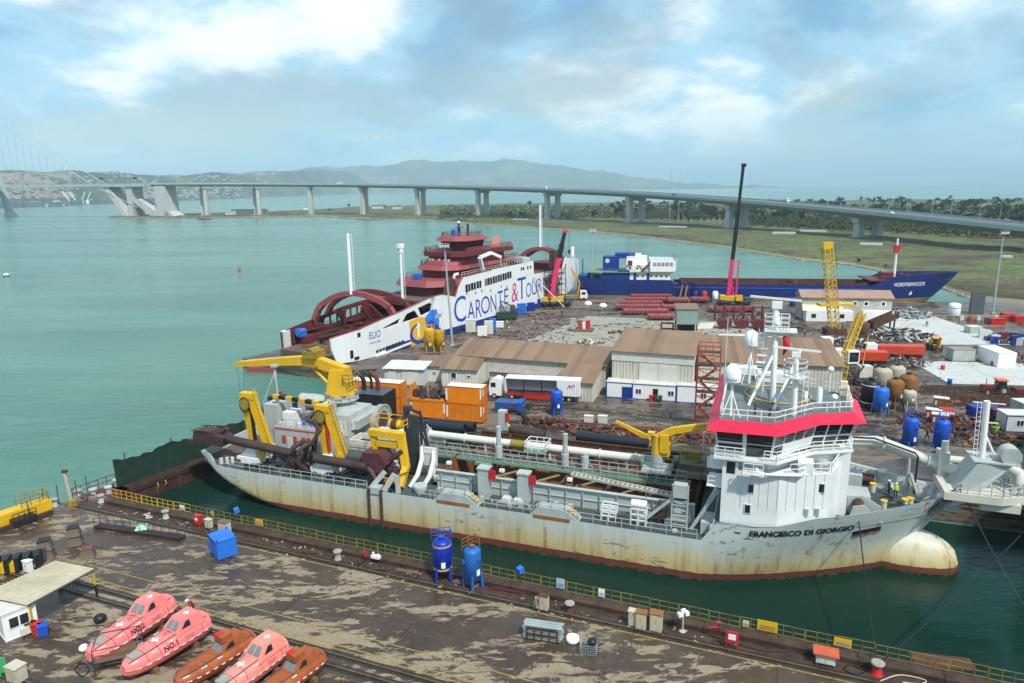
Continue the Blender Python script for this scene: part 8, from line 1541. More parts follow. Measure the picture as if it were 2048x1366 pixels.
for k,(px,w,h_,c_,lab,txt)in enumerate((((360,1018),.6,.6,CLEANW,'small white sign on the fence near the bright yellow panels',''),((425,1028),.45,.6,YELL,'small yellow sign on the fence behind the red fire box',''),((511,1052),1.1,.8,YELL,'yellow warning sign on the fence left of the blue tanks',''),((1115,1182),.8,1.0,pm('sign_pale_blue',(.4,.5,.55),.6),'pale blue white notice on the fence right of the blue tanks',''),((1199,1197),.6,.8,CLEANW,'white notice on the fence above the cream cabinets',''),((1491,1254),.5,.6,pm('sign_cream',(.6,.55,.3),.6),'small cream sign on the fence left of the yellow notice',''),((1534,1265),1.6,.95,YELL,'large yellow warning notice on the fence',''),((1685,1289),1.3,.75,YELL,'yellow and blue notice on the fence near the right bollard',''))):
 x=on_q(*px);o=thing('fence_sign',lab,'sign',QF.w(x,-.16,QZ+.55),QF.a);MB().bx(-w/2,w/2,-.03,0,.2,.2+h_).build('board',c_,o)
 if txt:fit_text(txt,-w*.35,w*.35,.2+h_*.62,.2+h_*.85,INK,o,lambda x_,z:(x_,-.036,z),name='lettering')
 for q in range(3):MB().bx(-w*.38,w*.38,-.036,-.03,.2+h_*(.12+.15*q),.2+h_*(.18+.15*q)).build('text_line',BLUE if 'blue' in lab else DGREY,o)
rs6=random.Random(4);lit=MB();lit2=MB()
for k in range(420):
 x,y=rs6.uniform(0,75),rs6.choice((rs6.uniform(-2.5,-1.2),rs6.uniform(-3.6,-1.2),rs6.uniform(-14,-4)));s=rs6.uniform(.04,.22)*(1 if y>-4 else .5);a=rs6.uniform(0,6.28);p=QF.w(x,y,GZ+.05);d=Vector((cos(a),sin(a),0))*s;(lit if k%3 else lit2).beam(p-d,p+d,s*rs6.uniform(.2,.8),.05+s*.2)
struct(tag(lit.build('quay_litter',RUST),'small rusty litter along the near quay edge','litter'),'stuff');struct(tag(lit2.build('quay_litter',CONC),'small pale litter along the near quay edge','litter'),'stuff')
for k,(px,L_,W_,c_,lab)in enumerate((((905,1165),2.6,1.1,WOOD,'brown timber sheet lying right of the blue tanks'),((985,1178),3.0,.9,pm('dark_red_plate',(.09,.02,.03),.5),'dark red plate lying on the quay right of the blue tanks'),((790,1142),2.4,.5,WOOD,'timber plank lying left of the blue tanks'),((1830,1330),4.5,1.6,RUST,'rusty steel plate lying by the lower right fence'),((600,1105),2.2,.6,RUST,'rusty plate lying on the quay kerb walkway'))):tag(MB().bx(0,L_,0,W_,0,.07).bx(.1,L_-.2,.1,W_-.1,.07,.1).build('loose_plate',c_,None,G(*px,GZ+.06),QF.a+.06*k),lab,'plate')
def bollard(label,px,r=.32,h_=.95,cap=CONC,body=CONC):
 o=thing('bollard',label,'bollard',G(*px,GZ));MB().lathe([(r*1.25,0),(r*1.15,.1),(r,.18),(r*.9,h_*.75)],14).build('post',body,o);MB().lathe([(r*.9,h_*.75),(r*1.4,h_*.86),(r*1.45,h_),(r*1.1,h_*1.05)],14).build('head',cap,o)
for px,lab in(((158,994),'grey bollard at the outer corner of the near quay'),((203,1004),'grey bollard just left of the bright yellow fence'),((332,1036),'grey bollard beside the bright yellow fence end'),((676,1118),'rusty topped bollard left of the blue tanks'),((110,1012),'small grey bollard on the far left quay edge')):bollard(lab,px,body=GREYP if px[0]<340 else CONC)
bollard('pale capped bollard left of the cream cabinets',(1139,1224),cap=CONC,body=RUST);bollard('bollard with red collar holding the mooring wires',(1753,1348),.36,1.05,CONC,RED)
def cabinet(label,px,w,d_,h_,mat,top=None,leg=.15,door=True):
 o=thing('quay_cabinet',label,'cabinet',G(*px,GZ),QF.a);MB().bx(-w/2,w/2,-d_/2,d_/2,leg,h_).build('box',mat,o);MB().bx(-w/2-.06,w/2+.06,-d_/2-.06,d_/2+.06,h_,h_+.07).build('lid',top or mat,o)
 for x in(-w/2+.08,w/2-.08):
  for y in(-d_/2+.08,d_/2-.08):MB().bx(x-.05,x+.05,y-.05,y+.05,0,leg).build('leg',DGREY,o)
 if door:q=MB().bx(-w*.4,w*.4,-d_/2-.03,-d_/2,leg+.1,h_-.1).build('door',mat,o);MB().bx(-.1,.1,-d_/2-.04,-d_/2-.03,h_*.55,h_*.75).build('warning_label',YELL,q)
 return o
DCR=pm('dirty_cream',(.5,.46,.36),.6,var=.15,rust=.4,rcol=(.2,.13,.07))
o=cabinet('red fire hose box on the near quay',(398,1053),.75,.5,1.35,RED,leg=.3);MB().bx(-.2,.2,-.3,-.28,.9,1.2).build('white_plate',CLEANW,o)
cabinet('small cream cabinet beside the red fire box',(419,1060),.75,.5,1.3,DCR,leg=.35);cabinet('larger rust stained cream cabinet near the red fire box',(451,1072),1.1,.8,1.75,DCR,pm('brown_top',(.16,.11,.07),.8))
o=cabinet('rusty cream cabinet wrapped in a coil of hose',(1088,1220),.8,.6,1.5,DCR,RUST);[MB().pipe([(-.55+.12*sin(a+k),-.45+.3*cos(a),.9+.6*sin(a))for a in[2*pi*i/12 for i in range(13)]],.035,5).build('hose',BLACK if k%2 else DCR,o)for k in range(6)]
cabinet('cream cabinet, left one of the close pair by the fence',(1266,1252),.75,.55,1.5,DCR);cabinet('cream cabinet, right one of the close pair by the fence',(1282,1258),.85,.6,1.65,DCR,RUSTO);cabinet('cream cabinet standing apart right of the pair',(1312,1262),1.0,.7,1.75,DCR,RUSTO)
o=cabinet('low cabinet with orange red roof near the mooring bollard',(1650,1326),1.4,.9,.8,OFFW,None,.2);MB().bx(-.95,.95,-.65,.65,1.0,1.1).bx(-.85,-.75,-.5,-.4,.8,1.0).bx(.75,.85,-.5,-.4,.8,1.0).build('roof',pm('orange_red_top',(.5,.1,.04),.6,rust=.3),o)
o=thing('red_notice_stand','red notice board on two legs by the right fence','notice board',G(1463,1298,GZ),QF.a);MB().bx(-.5,.5,-.06,.06,.6,1.6).build('board',RED,o);MB().bx(-.3,.3,-.09,-.06,.9,1.4).build('white_paper',CLEANW,o);[MB().bx(x-.04,x+.04,-.05,.05,0,.6).build('leg',RED,o)for x in(-.42,.42)]
for px,lab in(((476,1048),'blue floodlight on a short post by the fence, left one'),((1041,1172),'blue floodlight on a short post by the fence right of the tanks')):
 o=thing('flood_light',lab,'floodlight',G(*px,GZ),.6);MB().tube((0,0,0),(0,0,1.5),.04,6).build('post',RUST,o);MB().sprism([(-.25,1.4),(.3,1.5),(.2,2.05),(-.3,1.9)],-.3,.3).build('lamp_head',BLUEL,o)
o=thing('spot_light_post','white twin spotlight post right of the cream cabinets','floodlight',G(1365,1262,GZ),.3);MB().tube((0,0,0),(0,0,1.7),.07,6).lathe([(.3,0),(.25,.06)],12).build('post',DCR,o);MB().bx(-.5,-.1,-.2,.2,1.5,1.8).bx(.15,.5,-.2,.2,1.5,1.8).bx(-.2,.2,-.1,.1,1.8,2.1).build('lamp_head',CLEANW,o)
o=thing('hose_valve','white valve block with black hoses left of the blue tanks','valve',G(752,1118,GZ+.4),QF.a);MB().bx(-.5,.5,-.2,.2,.1,.4).tube((-.3,0,.3),(-.3,0,.7),.12,8).tube((.3,0,.3),(.3,0,.6),.12,8).build('block',CLEANW,o);MB().tube((-1.3,0,0),(-1.3,0,.6),.15,8).build('red_valve',RED,o)
o=thing('red_valve','red pipe valve with hoses by the right fence','valve',G(1437,1262,GZ+.3),QF.a);MB().pipe([(-.8,0,.1),(-.3,0,.3),(0,0,.2),(0,0,.8)],.09,6).tube((-.2,0,.8),(.2,0,.8),.14,8).build('pipe',RED,o)
def hose(label,pts,r=.05,mat=BLACK):
 P=[G(x,y,GZ+.06)for x,y in pts];n=len(P)-1;tag(MB().pipe([spline(P,t*n/(n*8))for t in range(n*8)],r,5).build('hose',mat),label,'hose')
hose('black hose looping on the quay left of the blue tanks',[(740,1115),(715,1135),(770,1140),(830,1135),(838,1150),(822,1160),(818,1148),(835,1140)]);hose('long black hose lying along the fence by the red notice',[(1370,1245),(1400,1262),(1450,1280),(1520,1300),(1580,1302),(1630,1310)]);hose('coiled hose right of the orange roofed cabinet',[(1665,1315),(1700,1318),(1735,1335),(1715,1348),(1690,1340),(1700,1330),(1740,1345)]);hose('pale hose loops at the lower right quay',[(1760,1362),(1800,1350),(1850,1360),(1840,1368),(1800,1364)],.05,DCR);hose('dark cable loop on the quay beside the lifeboats',[(160,1325),(150,1340),(165,1352),(178,1340),(168,1326),(158,1330)]);hose('white rope bundle near the bright yellow fence',[(286,1030),(300,1026),(292,1036),(305,1034),(290,1030),(300,1036)],.05,OFFW)
STRP=pm('striped_band',(.5,.36,.04),.6,var=.5,sc=8);tank('blue tank with yellow striped bands on the near quay, left of the pair',G(886,1158,GZ),.92,2.75,1.15,pm('deep_blue',(.006,.03,.36),.4,var=.15),.2,STRP,BLUE,BLUE);tank('scuffed lighter blue tank with rusty top on the near quay, right of the pair',G(946,1174,GZ),.82,2.75,1.05,pm('scuffed_blue',(.015,.12,.42),.5,var=.25,rust=.28,rcol=(.3,.34,.36)),.8,None,RUSTO,RUSTO)
o=thing('blue_steel_box','bright blue steel box standing alone on the wet quay','steel box',G(437,1124,GZ),radians(42));MB().bx(0,2.0,0,2.5,.15,2.1).build('body',BLUEL,o);MB().bx(-.06,2.06,-.06,2.56,2.1,2.2).build('lid',BLUEL,o);[MB().bx(x,x+.2,y,y+.2,0,.15).build('foot',NAVY,o)for x in(0,1.8)for y in(0,2.3)];[MB().bx(x,x+.12,y,y+.12,2.2,2.38).build('lifting_lug',NAVY,o)for x in(.0,1.88)for y in(0,2.38)];MB().bx(-.03,0,1.2,1.26,.2,2.05).build('door_seam',NAVY,o)
a,c_=G(188,1058,GZ),G(360,1083,GZ);L=(c_-a).length;o=thing('gangway','dark steel gangway with rails lying on the wet quay','gangway',a,atan2(c_.y-a.y,c_.x-a.x));MB().bx(0,L,0,.9,0,.35).build('walkway',pm('gangway_dark',(.035,.018,.018),.6,var=.4),o);MB().rail([(0,.05,.35),(L,.05,.35)],1.05,.025,1.1,1,.025).rail([(0,.85,.35),(L,.85,.35)],1.05,.025,1.1,1,.025).build('handrail',DGREY,o)
tag(MB().add([(0,0,0),(1.4,0,.1),(1.2,.8,.5),(.1,.9,.3)],[(0,1,2,3)]).add([(0,0,.03),(1.4,0,.13),(1.2,.8,.53),(.1,.9,.33)],[(0,1,2,3)]).build('plastic_sheet',pm('mint_plastic',(.35,.7,.5),.4),None,G(268,1063,GZ+.3),.1),'mint green plastic sheet lying on the dark gangway','plastic sheet')
def block(label,px,dz,s=1.5,top=None,rz=.4):
 o=thing('concrete_weight',label,'concrete weight',G(*px,GZ)+Vector((0,0,dz)),rz);w=s*.5;MB().frust([(-w,-w),(w,-w),(w,w),(-w,w)],0,[(-w*.72,-w*.72),(w*.72,-w*.72),(w*.72,w*.72),(-w*.72,w*.72)],s*.62).build('block',pm('brown_concrete',(.14,.105,.075),.85,var=.3,rust=.35,rcol=(.06,.045,.035)),o);MB().bx(-w*.74,w*.74,-w*.74,w*.74,s*.62,s*.7).build('cap',top or BLACK,o)
block('brown concrete weight at the bottom of the left stack',(95,1116),0,1.5,MATS['black_steel']);block('black capped concrete weight on top of the left stack',(93,1115),1.02,1.5);block('brown concrete weight at the bottom of the rear stack',(152,1087),0,1.4);block('black capped concrete weight on top of the rear stack',(150,1086),.98,1.4);block('single brown concrete weight with reddish top',(176,1113),0,1.45,pm('reddish_cap',(.16,.06,.05),.8))
A_,B_,C_,D_=G(113,1121,5.6),G(192,1137,5.4),G(56,1211,5.3),G(-40,1190,5.5)
SHL=thing('roofed_shelter','open shelter with pale corrugated roof at the lower left','shelter');n_=22
for i in range(n_):
 for s_ in(0,):
  p0,p1=D_.lerp(A_,i/n_),C_.lerp(B_,i/n_);q0,q1=D_.lerp(A_,(i+1)/n_),C_.lerp(B_,(i+1)/n_);m0,m1=(p0+q0)/2+Vector((0,0,.07)),(p1+q1)/2+Vector((0,0,.07));dn=Vector((0,0,-.03));MB().add([p0,p1,m1,m0,q0,q1,p0+dn,p1+dn,q1+dn,q0+dn],[(0,1,2,3),(3,2,5,4),(9,8,7,6)]).build('roof_sheet',pm('pale_corrugated',(.42,.38,.27),.6,var=.2,rust=.3,rcol=(.25,.2,.13)),SHL)
for p in(B_,C_,A_):g=p.lerp((A_+C_)/2,.06);MB().beam((g.x,g.y,QZ),(g.x,g.y,QZ+1.3),.14).build('post_foot',BLACK,SHL);MB().beam((g.x,g.y,QZ+1.3),(g.x,g.y,g.z),.13).build('post',YELL,SHL)
MB().beam(A_,B_,.12).beam(B_,C_,.12).build('roof_edge',DGREY,SHL)
b=MB().rail([G(118,1190,GZ),G(160,1172,GZ)],1.2,.03,.22,2,.02);b.build('inner_grille',BLACK,SHL)
a,c_=G(12,1285,GZ),G(78,1258,GZ);cb_=cabin('white guard cabin with wide window under the shelter',a,atan2(c_.y-a.y,c_.x-a.x),(c_-a).length,2.6,2.6,None,CLEANW);Lc=(c_-a).length;q=MB().bx(.35,Lc-.5,-.06,.02,1.0,2.1).build('window',CLEANW,cb_);MB().bx(.45,Lc*.45,-.08,-.05,1.1,2.0).bx(Lc*.5,Lc-.6,-.08,-.05,1.1,2.0).build('pane',GLASS,q);MB().bx(Lc*.45,Lc*.45+.9,-.45,-.03,.2,.8).build('air_conditioner',OFFW,cb_)
for k,(px,c2,lab)in enumerate((((64,1262),pm('bin_green',(.02,.08,.03),.6),'dark green bin beside the guard cabin'),((75,1266),RED,'red bin beside the guard cabin'),((88,1270),BLUE,'blue bin beside the guard cabin'))):o=thing('quay_bin',lab,'bin',G(*px,GZ),.5);MB().frust([(-.32,-.32),(.32,-.32),(.32,.32),(-.32,.32)],.05,[(-.4,-.4),(.4,-.4),(.4,.4),(-.4,.4)],.95).build('body',c2,o);MB().bx(-.42,.42,-.44,.44,.95,1.03).build('lid',c2,o)
o=thing('yellow_gangway_box','yellow boarding platform with rails on the outer quay edge','platform',G(0,1060,GZ),atan2(*((G(85,1030)-G(0,1060)).yx)));MB().bx(-2,5.6,0,1.6,.3,1.6).build('body',YELL,o);MB().rail([(2.5,.1,1.6),(5.4,.1,1.6),(5.4,1.5,1.6),(2.5,1.5,1.6)],1.1,.05,.9).build('railing',OYELL,o);MB().bx(1.0,3.4,-1.3,-.1,.1,.9).rail([(1,-1.2,.9),(3.4,-1.2,.9)],.8,.04,.6).build('dark_step',BLACK,o)
for k in range(5):tag(MB().tube((0,0,0),(0,0,2.4),.06,6).lathe([(.2,0),(.1,.1)],8).build('mooring_post',DGREY,None,G((60,90,118,155,176)[k],(1040,1022,1006,997,988)[k],GZ)),'thin dark post on the outer quay edge, %s from the left'%('first','second','third','fourth','fifth')[k],'post')
o=thing('quay_lamp_post','rusty white lamp post at the outer quay corner','lamp post',G(143,1000,GZ));MB().beam((0,0,0),(-.35,0,3.8),.26).build('post',DCR,o);MB().bx(-.6,.0,-.2,.2,3.7,4.0).build('lamp_head',RUST,o);tag(MB().sprism([(-.5,0),(.5,0),(.35,.6),(-.35,.6)],-.5,.5).build('striped_block',OYELL,None,G(147,1010,GZ),.3),'small yellow striped block below the corner lamp post','block')
tag(MB().beam(G(0,1062,GZ+.3),G(105,1025,GZ+.3),.35,.6).build('edge_beam',PIPEB),'dark pipe beam lying along the outer quay edge','beam')
FB=thing('black_buffer','black finned steel buffer beside the shelter roof','buffer',G(12,1150,GZ),.35);[MB().bx(k*.9-1.0,k*.9-.6,0,1.4,0,1.6).build('fin',BLACK,FB)for k in range(5)];MB().bx(-1.2,3.2,1.4,1.8,.2,1.5).build('back_plate',DGREY,FB)
cabinet('white and grey cabinet behind the shelter roof',(58,1145),.8,.5,1.3,CLEANW);tag(MB().bx(-1.6,1.2,-.5,.5,0,.9).build('yellow_crate',YELL,None,G(8,1143,GZ),.3),'yellow crate at the left picture edge','crate')
cabinet('pale box with green label at the lower left corner',(36,1362),1.2,.9,1.4,DCR);tag(MB().bx(-.5,.5,-.05,.05,.3,1.6).bx(-.06,.06,-.05,.05,0,.3).build('green_sign',pm('sign_green',(.05,.35,.12),.6),None,G(2,1352,GZ),.3),'green and white sign at the lower left corner','sign')
o=thing('board_crate','rusty frame crate stacked with pale aluminium boards','crate',G(1054,1279,GZ),radians(-14))
MB().rail([(0,0,0),(2.6,0,0),(2.6,1.1,0),(0,1.1,0),(0,0,0)],1.15,.035,.65,2,.035).build('crate_frame',RUST,o)
for k in range(7):
 for j in range(3):MB().bx(-.35+random.uniform(-.1,.1),2.95+random.uniform(-.15,.15),.06+j*.34,.36+j*.34,.1+k*.19,.1+k*.19+.08).build('aluminium_board',ALU,o)
tag(MB().lathe([(.5,0),(.62,.15),(.55,.4),(.4,.5),(.32,.38)],14).build('white_bag',CLEANW,None,G(1145,1282,GZ)),'white big bag on the quay beside the board crate','bag')
o=thing('wire_crate','wire mesh crate full of clamps with a black bag on it','crate',G(1160,1308,GZ),radians(-12));b=MB()
for k in range(7):b.beam((k*.22,0,0),(k*.22,0,.85),.03).beam((k*.22,.9,0),(k*.22,.9,.85),.03)
for k in range(5):b.beam((0,0,k*.2),(1.32,0,k*.2),.03).beam((0,.9,k*.2),(1.32,.9,k*.2),.03).beam((0,0,k*.2),(0,.9,k*.2),.03).beam((1.32,0,k*.2),(1.32,.9,k*.2),.03)
b.build('mesh',ALU,o);q=MB()
for k in range(70):p=Vector((random.uniform(.1,1.2),random.uniform(.1,.8),random.uniform(.1,.8)));q.beam(p,p+Vector((random.uniform(-.2,.2),random.uniform(-.2,.2),random.uniform(-.1,.1))),.06)
struct(q.build('clamps',DGREY,o),'stuff');tag(MB().ball((0,0,.2),.4,10,6,.7).build('black_bag',BLACK,None,along(G(1160,1308,GZ),.9,.6,.75)),'black plastic bag on the wire crate','bag');tag(MB().ball((0,0,.3),.55,10,6,.8).build('black_bag',BLACK,None,G(201,1243,GZ)),'black rubbish bag on the quay behind the lifeboats','bag');tag(MB().ball((0,0,.2),.4,9,6,.8).build('white_rag',CLEANW,None,G(168,1300,GZ)),'white bundle hanging at the bow of the left pink lifeboat','bundle')
WS=thing('work_staging','low steel pipe staging with boards in front of the pink lifeboats','staging',G(190,1352,GZ),radians(20));MB().rail([(0,0,0),(3.2,0,0),(3.2,2.4,0),(0,2.4,0),(0,0,0)],2.2,.03,3,2,.03).build('pipe_frame',DGREY,WS);[MB().bx(.05,3.15,.1+k*.55,.55+k*.55,.9,.97).build('board',WOOD,WS)for k in range(4)]
tag(MB().bx(0,2.2,0,.3,0,.12).build('timber_plank',WOOD,None,G(140,1332,GZ),.9),'loose timber plank on the lower left quay','plank')
# ---- lifeboats
def lifeboat(label,bow,stern,kind,mat,num=None):
 b0,s0=G(*bow,GZ+1.25),G(*stern,GZ+1.25);d=b0-s0;L=min(d.length+.9,8.4);c0=(b0+s0)/2;c0.z=GZ;o=thing('lifeboat',label,'lifeboat',c0,atan2(d.y,d.x));Wd=L*.165
 prof=[(-.5,.80,.50,1.0),(-.46,.93,.35,1.0),(-.3,1.0,.25,1.0),(-.1,1.0,.22,1.0),(.1,.98,.24,.97),(.28,.9,.32,.88),(.4,.72,.42,.74),(.47,.48,.58,.58),(.5,.24,.75,.42)]
 H_=2.2 if kind==0 else 1.85;SH=1.25;rows=[]
 for(u,w,k,tp_)in prof:
  ring=[];x=u*L
  for a in[pi*2*q/20 for q in range(20)]:
   y=w*Wd*abs(cos(a))**.75*(1 if cos(a)>0 else-1);z=SH+(SH-k)*sin(a)*(abs(sin(a))**.1)if sin(a)<0 else SH+(H_-SH)*tp_*abs(sin(a))**.8;ring.append((x,y,z))
  rows.append(ring+ring[:1])
 h_=MB().grid(rows,True);h_.add(rows[0][:-1],[tuple(range(20))]);h_.add(rows[-1][:-1],[tuple(range(20))]);HL=h_.build('hull',mat,o)
 rr_=MB();[rr_.pipe([(u*L,s*(w*Wd+.03),SH)for u,w,k,t_ in prof],.06,6)for s in(-1,1)];rr_.build('rubbing_strake',mat,o)
 tx=-.24*L if kind==0 else-.2*L;tw,th=(1.2,1.0)if kind==0 else(1.0,.85);z0=H_-.25
 T_=MB().frust([(tx-1.3,-tw*.85),(tx+1.5,-tw*.85),(tx+1.5,tw*.85),(tx-1.3,tw*.85)],z0,[(tx-1.0,-tw*.6),(tx+.5,-tw*.6),(tx+.5,tw*.6),(tx-1.0,tw*.6)],z0+th).build('conning_tower',mat,o)
 if kind==1:MB().bx(tx-.1,tx+.9,-.5,.5,z0+th,z0+th+.5).build('hatch_box',mat,T_);MB().bx(tx+.3,tx+.92,-.52,.0,z0+th+.4,z0+th+.53).build('red_patch',RED,T_)
 sl=lambda u,v,s:((tx+1.5)+(-1.0)*v-.0+.02,s*lerp(tw*.85,tw*.6,v),z0+th*v)
 for y0,y1 in((-.75,-.06),(.06,.75)):MB().add([(tx+lerp(1.5,.5,.3)+.03,y0*tw*.75,z0+th*.3),(tx+lerp(1.5,.5,.3)+.03,y1*tw*.75,z0+th*.3),(tx+lerp(1.5,.5,.85)+.03,y1*tw*.62,z0+th*.85),(tx+lerp(1.5,.5,.85)+.03,y0*tw*.62,z0+th*.85)],[(0,1,2,3)]).build('window',pm('grey_window',(.16,.2,.2),.15),T_)
 for s in(-1,1):
  f=[(x_,s*(lerp(tw*.85,tw*.6,v)+.025),z0+th*v)for x_,v in((tx+.0,.38),(tx+.85,.38),(tx+.35,.85),(tx+.0,.85))];MB().add(f,[(0,1,2,3)if s<0 else(3,2,1,0)]).build('side_window',GLASS,T_)
 WS_=CLEANW
 for k in range(9):
  u=-.42+k*.1
  for s in(-1,1):w=interp([p[0]for p in prof],[p[1]for p in prof],u)*Wd;w2=interp([p[0]for p in prof],[p[1]for p in prof],u+.05)*Wd;MB().beam((u*L,s*(w+.09),SH+.0),((u+.045)*L,s*(w2+.09),SH+.0),.03,.09).build('reflective_strip',WS_,HL)
  for s in(-1,1):
   if k%2==0 and u>-.05:
    w,w2=[interp([p[0]for p in prof],[p[1]for p in prof],q)*Wd for q in(u,u+.07)];e,e2=[interp([p[0]for p in prof],[p[3]for p in prof],q)for q in(u,u+.07)];MB().beam((u*L,s*w*.84,SH+(H_-SH)*e*.72+.05),((u+.07)*L,s*w2*.84,SH+(H_-SH)*e2*.72+.05),.07,.05).build('reflective_strip',WS_,HL)
 if kind==0:
  fit_text('V7E37',-.13*L,.03*L,-.16,.16,INK,HL,lambda x_,z:(x_,z,H_+.012),.0,'lettering')if num else None;MB().beam((.12*L,-.32,H_+.0),(.12*L,.32,H_+.0),.16,.05).build('white_cross',WS_,HL);MB().beam((.12*L-.32,0,H_+.02),(.12*L+.32,0,H_+.02),.16,.05).build('white_cross',WS_,HL);MB().bx(.3*L,.3*L+.9,-.4,.4,H_*.86,H_*.93).build('bow_hatch',pm('hatch_grey',(.3,.33,.27),.4),HL)
  MB().beam((tx-.3,-.25,z0+th+.02),(tx-.3,.25,z0+th+.02),.12,.04).beam((tx-.55,0,z0+th+.03),(tx-.05,0,z0+th+.03),.12,.04).build('white_cross',WS_,T_)
  if num:fit_text(num,-.1*L,.06*L,1.5,1.9,INK,HL,lambda x_,z:(-x_+.02*L,Wd*.99-(z-1.5)*.4+.04,z),.02,'lettering')
  MB().bx(-.24*L,-.14*L,Wd*.8,Wd*1.03,1.3,1.8).build('side_door',mat,HL)
 else:
  for k in range(6):
   for s in(-.3,.3):MB().lathe([(.16,0),(.13,.1)],10,(.02*L+k*.5,s,H_*.97-.03*k)).build('vent_cap',mat,HL)
  for x in(tx-.6,tx+.5):MB().tube((x,-tw*.74-.08,z0+.5),(x,-tw*.74+.05,z0+.5),.17,12).build('porthole',BLACK,T_)
  MB().rail([(-.45*L,-.8*Wd,SH+.1),(-.47*L,.0,SH+.1),(-.45*L,.8*Wd,SH+.1)],.5,.03,.8,1).build('stern_rail',mat,HL)
 gr=MB();[gr.pipe([(u*L,s*(w*Wd*.66+.02),SH+(H_-SH)*t_*.9+.1)for u,w,k,t_ in prof[1:-1]],.03,5)for s in(-1,1)];gr.build('grab_rail',DGREY,HL)
 for q in(-.36,-.05,.16,.3):w=interp([p[0]for p in prof],[p[1]for p in prof],q)*Wd;e=interp([p[0]for p in prof],[p[3]for p in prof],q);MB().pipe([(q*L,w*cos(a)**.75*1.005 if cos(a)>0 else-w*abs(cos(a))**.75*1.005,SH+(H_-SH)*e*abs(sin(a))**.8+.01)for a in[pi*(.04+.92*j/12)for j in range(13)]],.025,4).build('moulding_seam',LBOR,HL)
 for x in(-.28*L,.22*L):MB().bx(x-.2,x+.2,-1.0,1.0,0,.42).build('cradle',WOOD,o)
 MB().tube((-.5*L-.35,0,.7),(-.5*L,0,.8),.22,10).build('propeller_boss',RUST,o)
 return o
lifeboat('pink lifeboat number one, right one of the front pair',(258,1334),(400,1247),0,PINK,'NO.1');lifeboat('pink lifeboat number two, leftmost of all the lifeboats',(188,1306),(328,1212),0,PINK,'NO.2');lifeboat('old orange brown lifeboat beside the pink pair',(362,1358),(492,1278),1,LBOR)
o=lifeboat('paler pink lifeboat with grey windows between the two brown ones',(440,1382),(556,1298),0,pm('pale_pink',(.82,.25,.2),.5,var=.1,rust=.1,rcol=(.6,.1,.08)));lifeboat('old orange brown lifeboat, rightmost of the lifeboats',(520,1396),(630,1316),1,LBOR)
for k,(x,y)in enumerate(((210,1270),(290,1310))):tag(MB().bx(0,1.6,0,.9,0,.6).build('timber_block',WOOD,None,G(x,y,GZ),.6),('timber block under the left pink lifeboat','timber block under the right pink lifeboat')[k],'timber')
# ---- mooring wires
def wire(label,a,b_,sag,r=.06):tag(MB().pipe([Vector(a).lerp(Vector(b_),t/16)-Vector((0,0,sag*4*(t/16)*(1-t/16)))for t in range(17)],r,5).build('mooring_wire',BLACK),label,'wire')
wire('black mooring wire from the dredger bow down to the quay bollard',SF.w(43,-hb(43,7)-.05,7.2),G(1755,1330,GZ+.8),.4);wire('black mooring wire from the green ship to the quay bollard',G(2075,1035,6),G(1757,1328,GZ+.8),.6);wire('thin anchor chain hanging from the dredger bow platform',SF.w(53.5,-1.5,8.2),SF.w(58.5,-8.5,-.2),.5,.05)
# ======= PEOPLE
def body(pose):
 J={'pel':(0,0,.95,.13),'che':(0,.02,1.32,.15),'nek':(0,.03,1.5,.06),'hed':(0,.05,1.66,.1)}
 for s,n_ in((-1,'l'),(1,'r')):
  st_=.28*s if pose=='walk' else .03*s;lean=0
  J['sh'+n_]=(.2*s,.0,1.42,.065);J['el'+n_]=(.27*s,(-st_*.7 if pose=='walk' else .06),1.14,.048);J['ha'+n_]=(.24*s,(-st_+.08 if pose=='walk' else .22),.92,.04)
  J['hi'+n_]=(.1*s,0,.88,.1);J['kn'+n_]=(.11*s,st_*.6+.03,.5,.065);J['an'+n_]=(.11*s,st_*1.1-.02,.1,.045);J['to'+n_]=(.12*s,st_*1.1+.16,.05,.04)
 if pose=='bend':
  for k in('che','nek','hed','shl','shr'):x,y,z,r=J[k];h_=z-.95;J[k]=(x,y+h_*.55,.95+h_*.8,r)
  for k in('ell','elr','hal','har'):x,y,z,r=J[k];J[k]=(x,y+.3,z-.12,r)
 names=list(J);me=bpy.data.meshes.new('body');E2=[('pel','che'),('che','nek'),('nek','hed')]+[(a+n_,b_+n_)for n_ in 'lr' for a,b_ in(('sh','el'),('el','ha'),('hi','kn'),('kn','an'),('an','to'))]+[(a,b_+n_)for n_ in 'lr' for a,b_ in(('che','sh'),('pel','hi'))]
 me.from_pydata([J[n_][:3]for n_ in names],[(names.index(a),names.index(b_))for a,b_ in E2],[]);o=bpy.data.objects.new('body',me);COL.objects.link(o);md=o.modifiers.new('skin','SKIN');me.skin_vertices.new()if not me.skin_vertices else None
 for i,n_ in enumerate(names):v=me.skin_vertices[0].data[i];v.radius=(J[n_][3],J[n_][3]);v.use_root=n_=='pel'
 sb=o.modifiers.new('sub','SUBSURF');sb.levels=1;sb.render_levels=1
 ev=bpy.data.meshes.new_from_object(o.evaluated_get(bpy.context.evaluated_depsgraph_get()));bpy.data.objects.remove(o);ev.name='body';return ev,J['hed']
BODY={p:body(p)for p in('stand','walk','bend')}
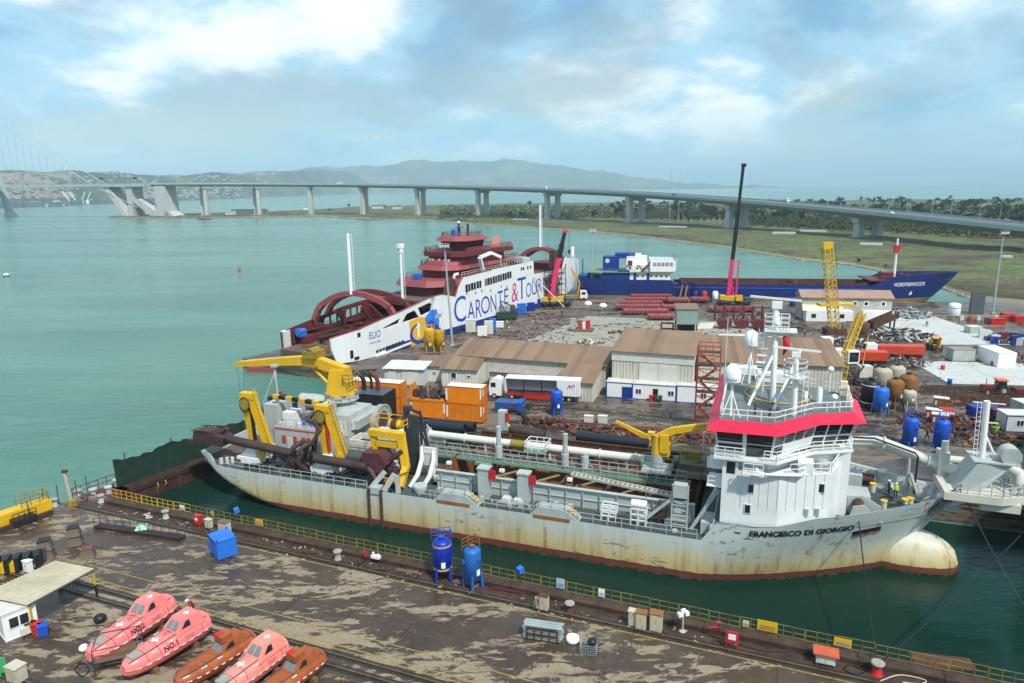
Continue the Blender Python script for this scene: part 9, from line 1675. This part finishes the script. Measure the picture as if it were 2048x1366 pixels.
def person(label,loc,rz,top,legs,helmet,pose='stand',s=1.0):
 ev,hd=BODY[pose];me=ev.copy();me.materials.clear();[me.materials.append(x)for x in(legs,top,SKIN)]
 for p in me.polygons:c_=p.center;p.material_index=2 if(c_.z>hd[2]-.12 and abs(c_.x)<.15)or(abs(c_.x)>.2 and c_.z<.97)else(1 if c_.z>.93 or abs(c_.x)>.21 else 0);p.use_smooth=True
 o=inst('person',me,None,loc,rz);o.scale=(s,s,s);tag(o,label,'person')
 if helmet:MB().ball((hd[0],hd[1],hd[2]+.02),.135,12,6,.95,0).lathe([(.16,0),(.16,.02)],12,(hd[0],hd[1]+.02,hd[2]+.02)).build('helmet',helmet,o)
person('worker in maroon overalls and white helmet behind the lifeboats',G(389,1229,GZ),2.2,CLOTHM,CLOTHM,CLEANW,'bend',1.05)
for x,y,z,rz,t_,l_,h_,p_,lab in((1790,996,6.6,2.5,HIVIS,CLOTHD,CLEANW,'stand','worker in yellow vest and white helmet standing on the foredeck'),(1820,992,6.6,3.6,HIVIS,CLOTHD,CLEANW,'bend','worker in yellow vest bending by the hand wheel'),(1777,990,6.6,1.2,CLOTHD,CLOTHD,CLEANW,'stand','worker in dark overalls on the foredeck'),(1020,868,5.4,1.0,HIVIS,CLOTHD,CLEANW,'bend','worker in yellow vest on the dredger far side'),(1012,868,5.4,2.0,CLOTHD,CLOTHD,CLEANW,'stand','worker in dark clothes beside the yellow vest on the dredger')):person(lab,G(x,y,z),rz,t_,l_,h_,p_)
for x,y,rz,t_,h_,p_,lab in((1015,652,1,HIVIS,OYELL,'stand','worker in yellow vest by the ferry side'),(1024,652,2,CLOTHD,YELL,'walk','worker in dark blue by the ferry side'),(1853,654,0,CLOTHD,None,'walk','dark clothed person walking on the white pad'),(1609,675,2,CLOTHD,CLEANW,'stand','person in dark clothes behind the radar mast'),(1305,656,1,HIVIS,CLEANW,'stand','worker in yellow vest near the heap of bars'),(1845,736,3,CLOTHD,BLUE,'stand','person in dark clothes by the scrap heap, right one'),(1836,735,4,CLOTHM,BLUE,'bend','person in reddish clothes by the scrap heap, left one'),(1853,880,-1.2,CLOTHD,None,'walk','dark figure walking between the two blue tanks'),(1893,886,-1.2,CLOTHD,None,'walk','dark figure walking just right of the right blue tank'),(1909,884,-1.3,CLOTHD,None,'walk','dark figure walking last of the three on the quay'),(1124,632,1,CLOTHD,None,'walk','dark figure on the pale slabs near the red crane'),(1144,606,1,HIVIS,CLEANW,'stand','worker in yellow vest by the red crane')):person(lab,G(x,y),rz,t_,CLOTHD,h_,p_)
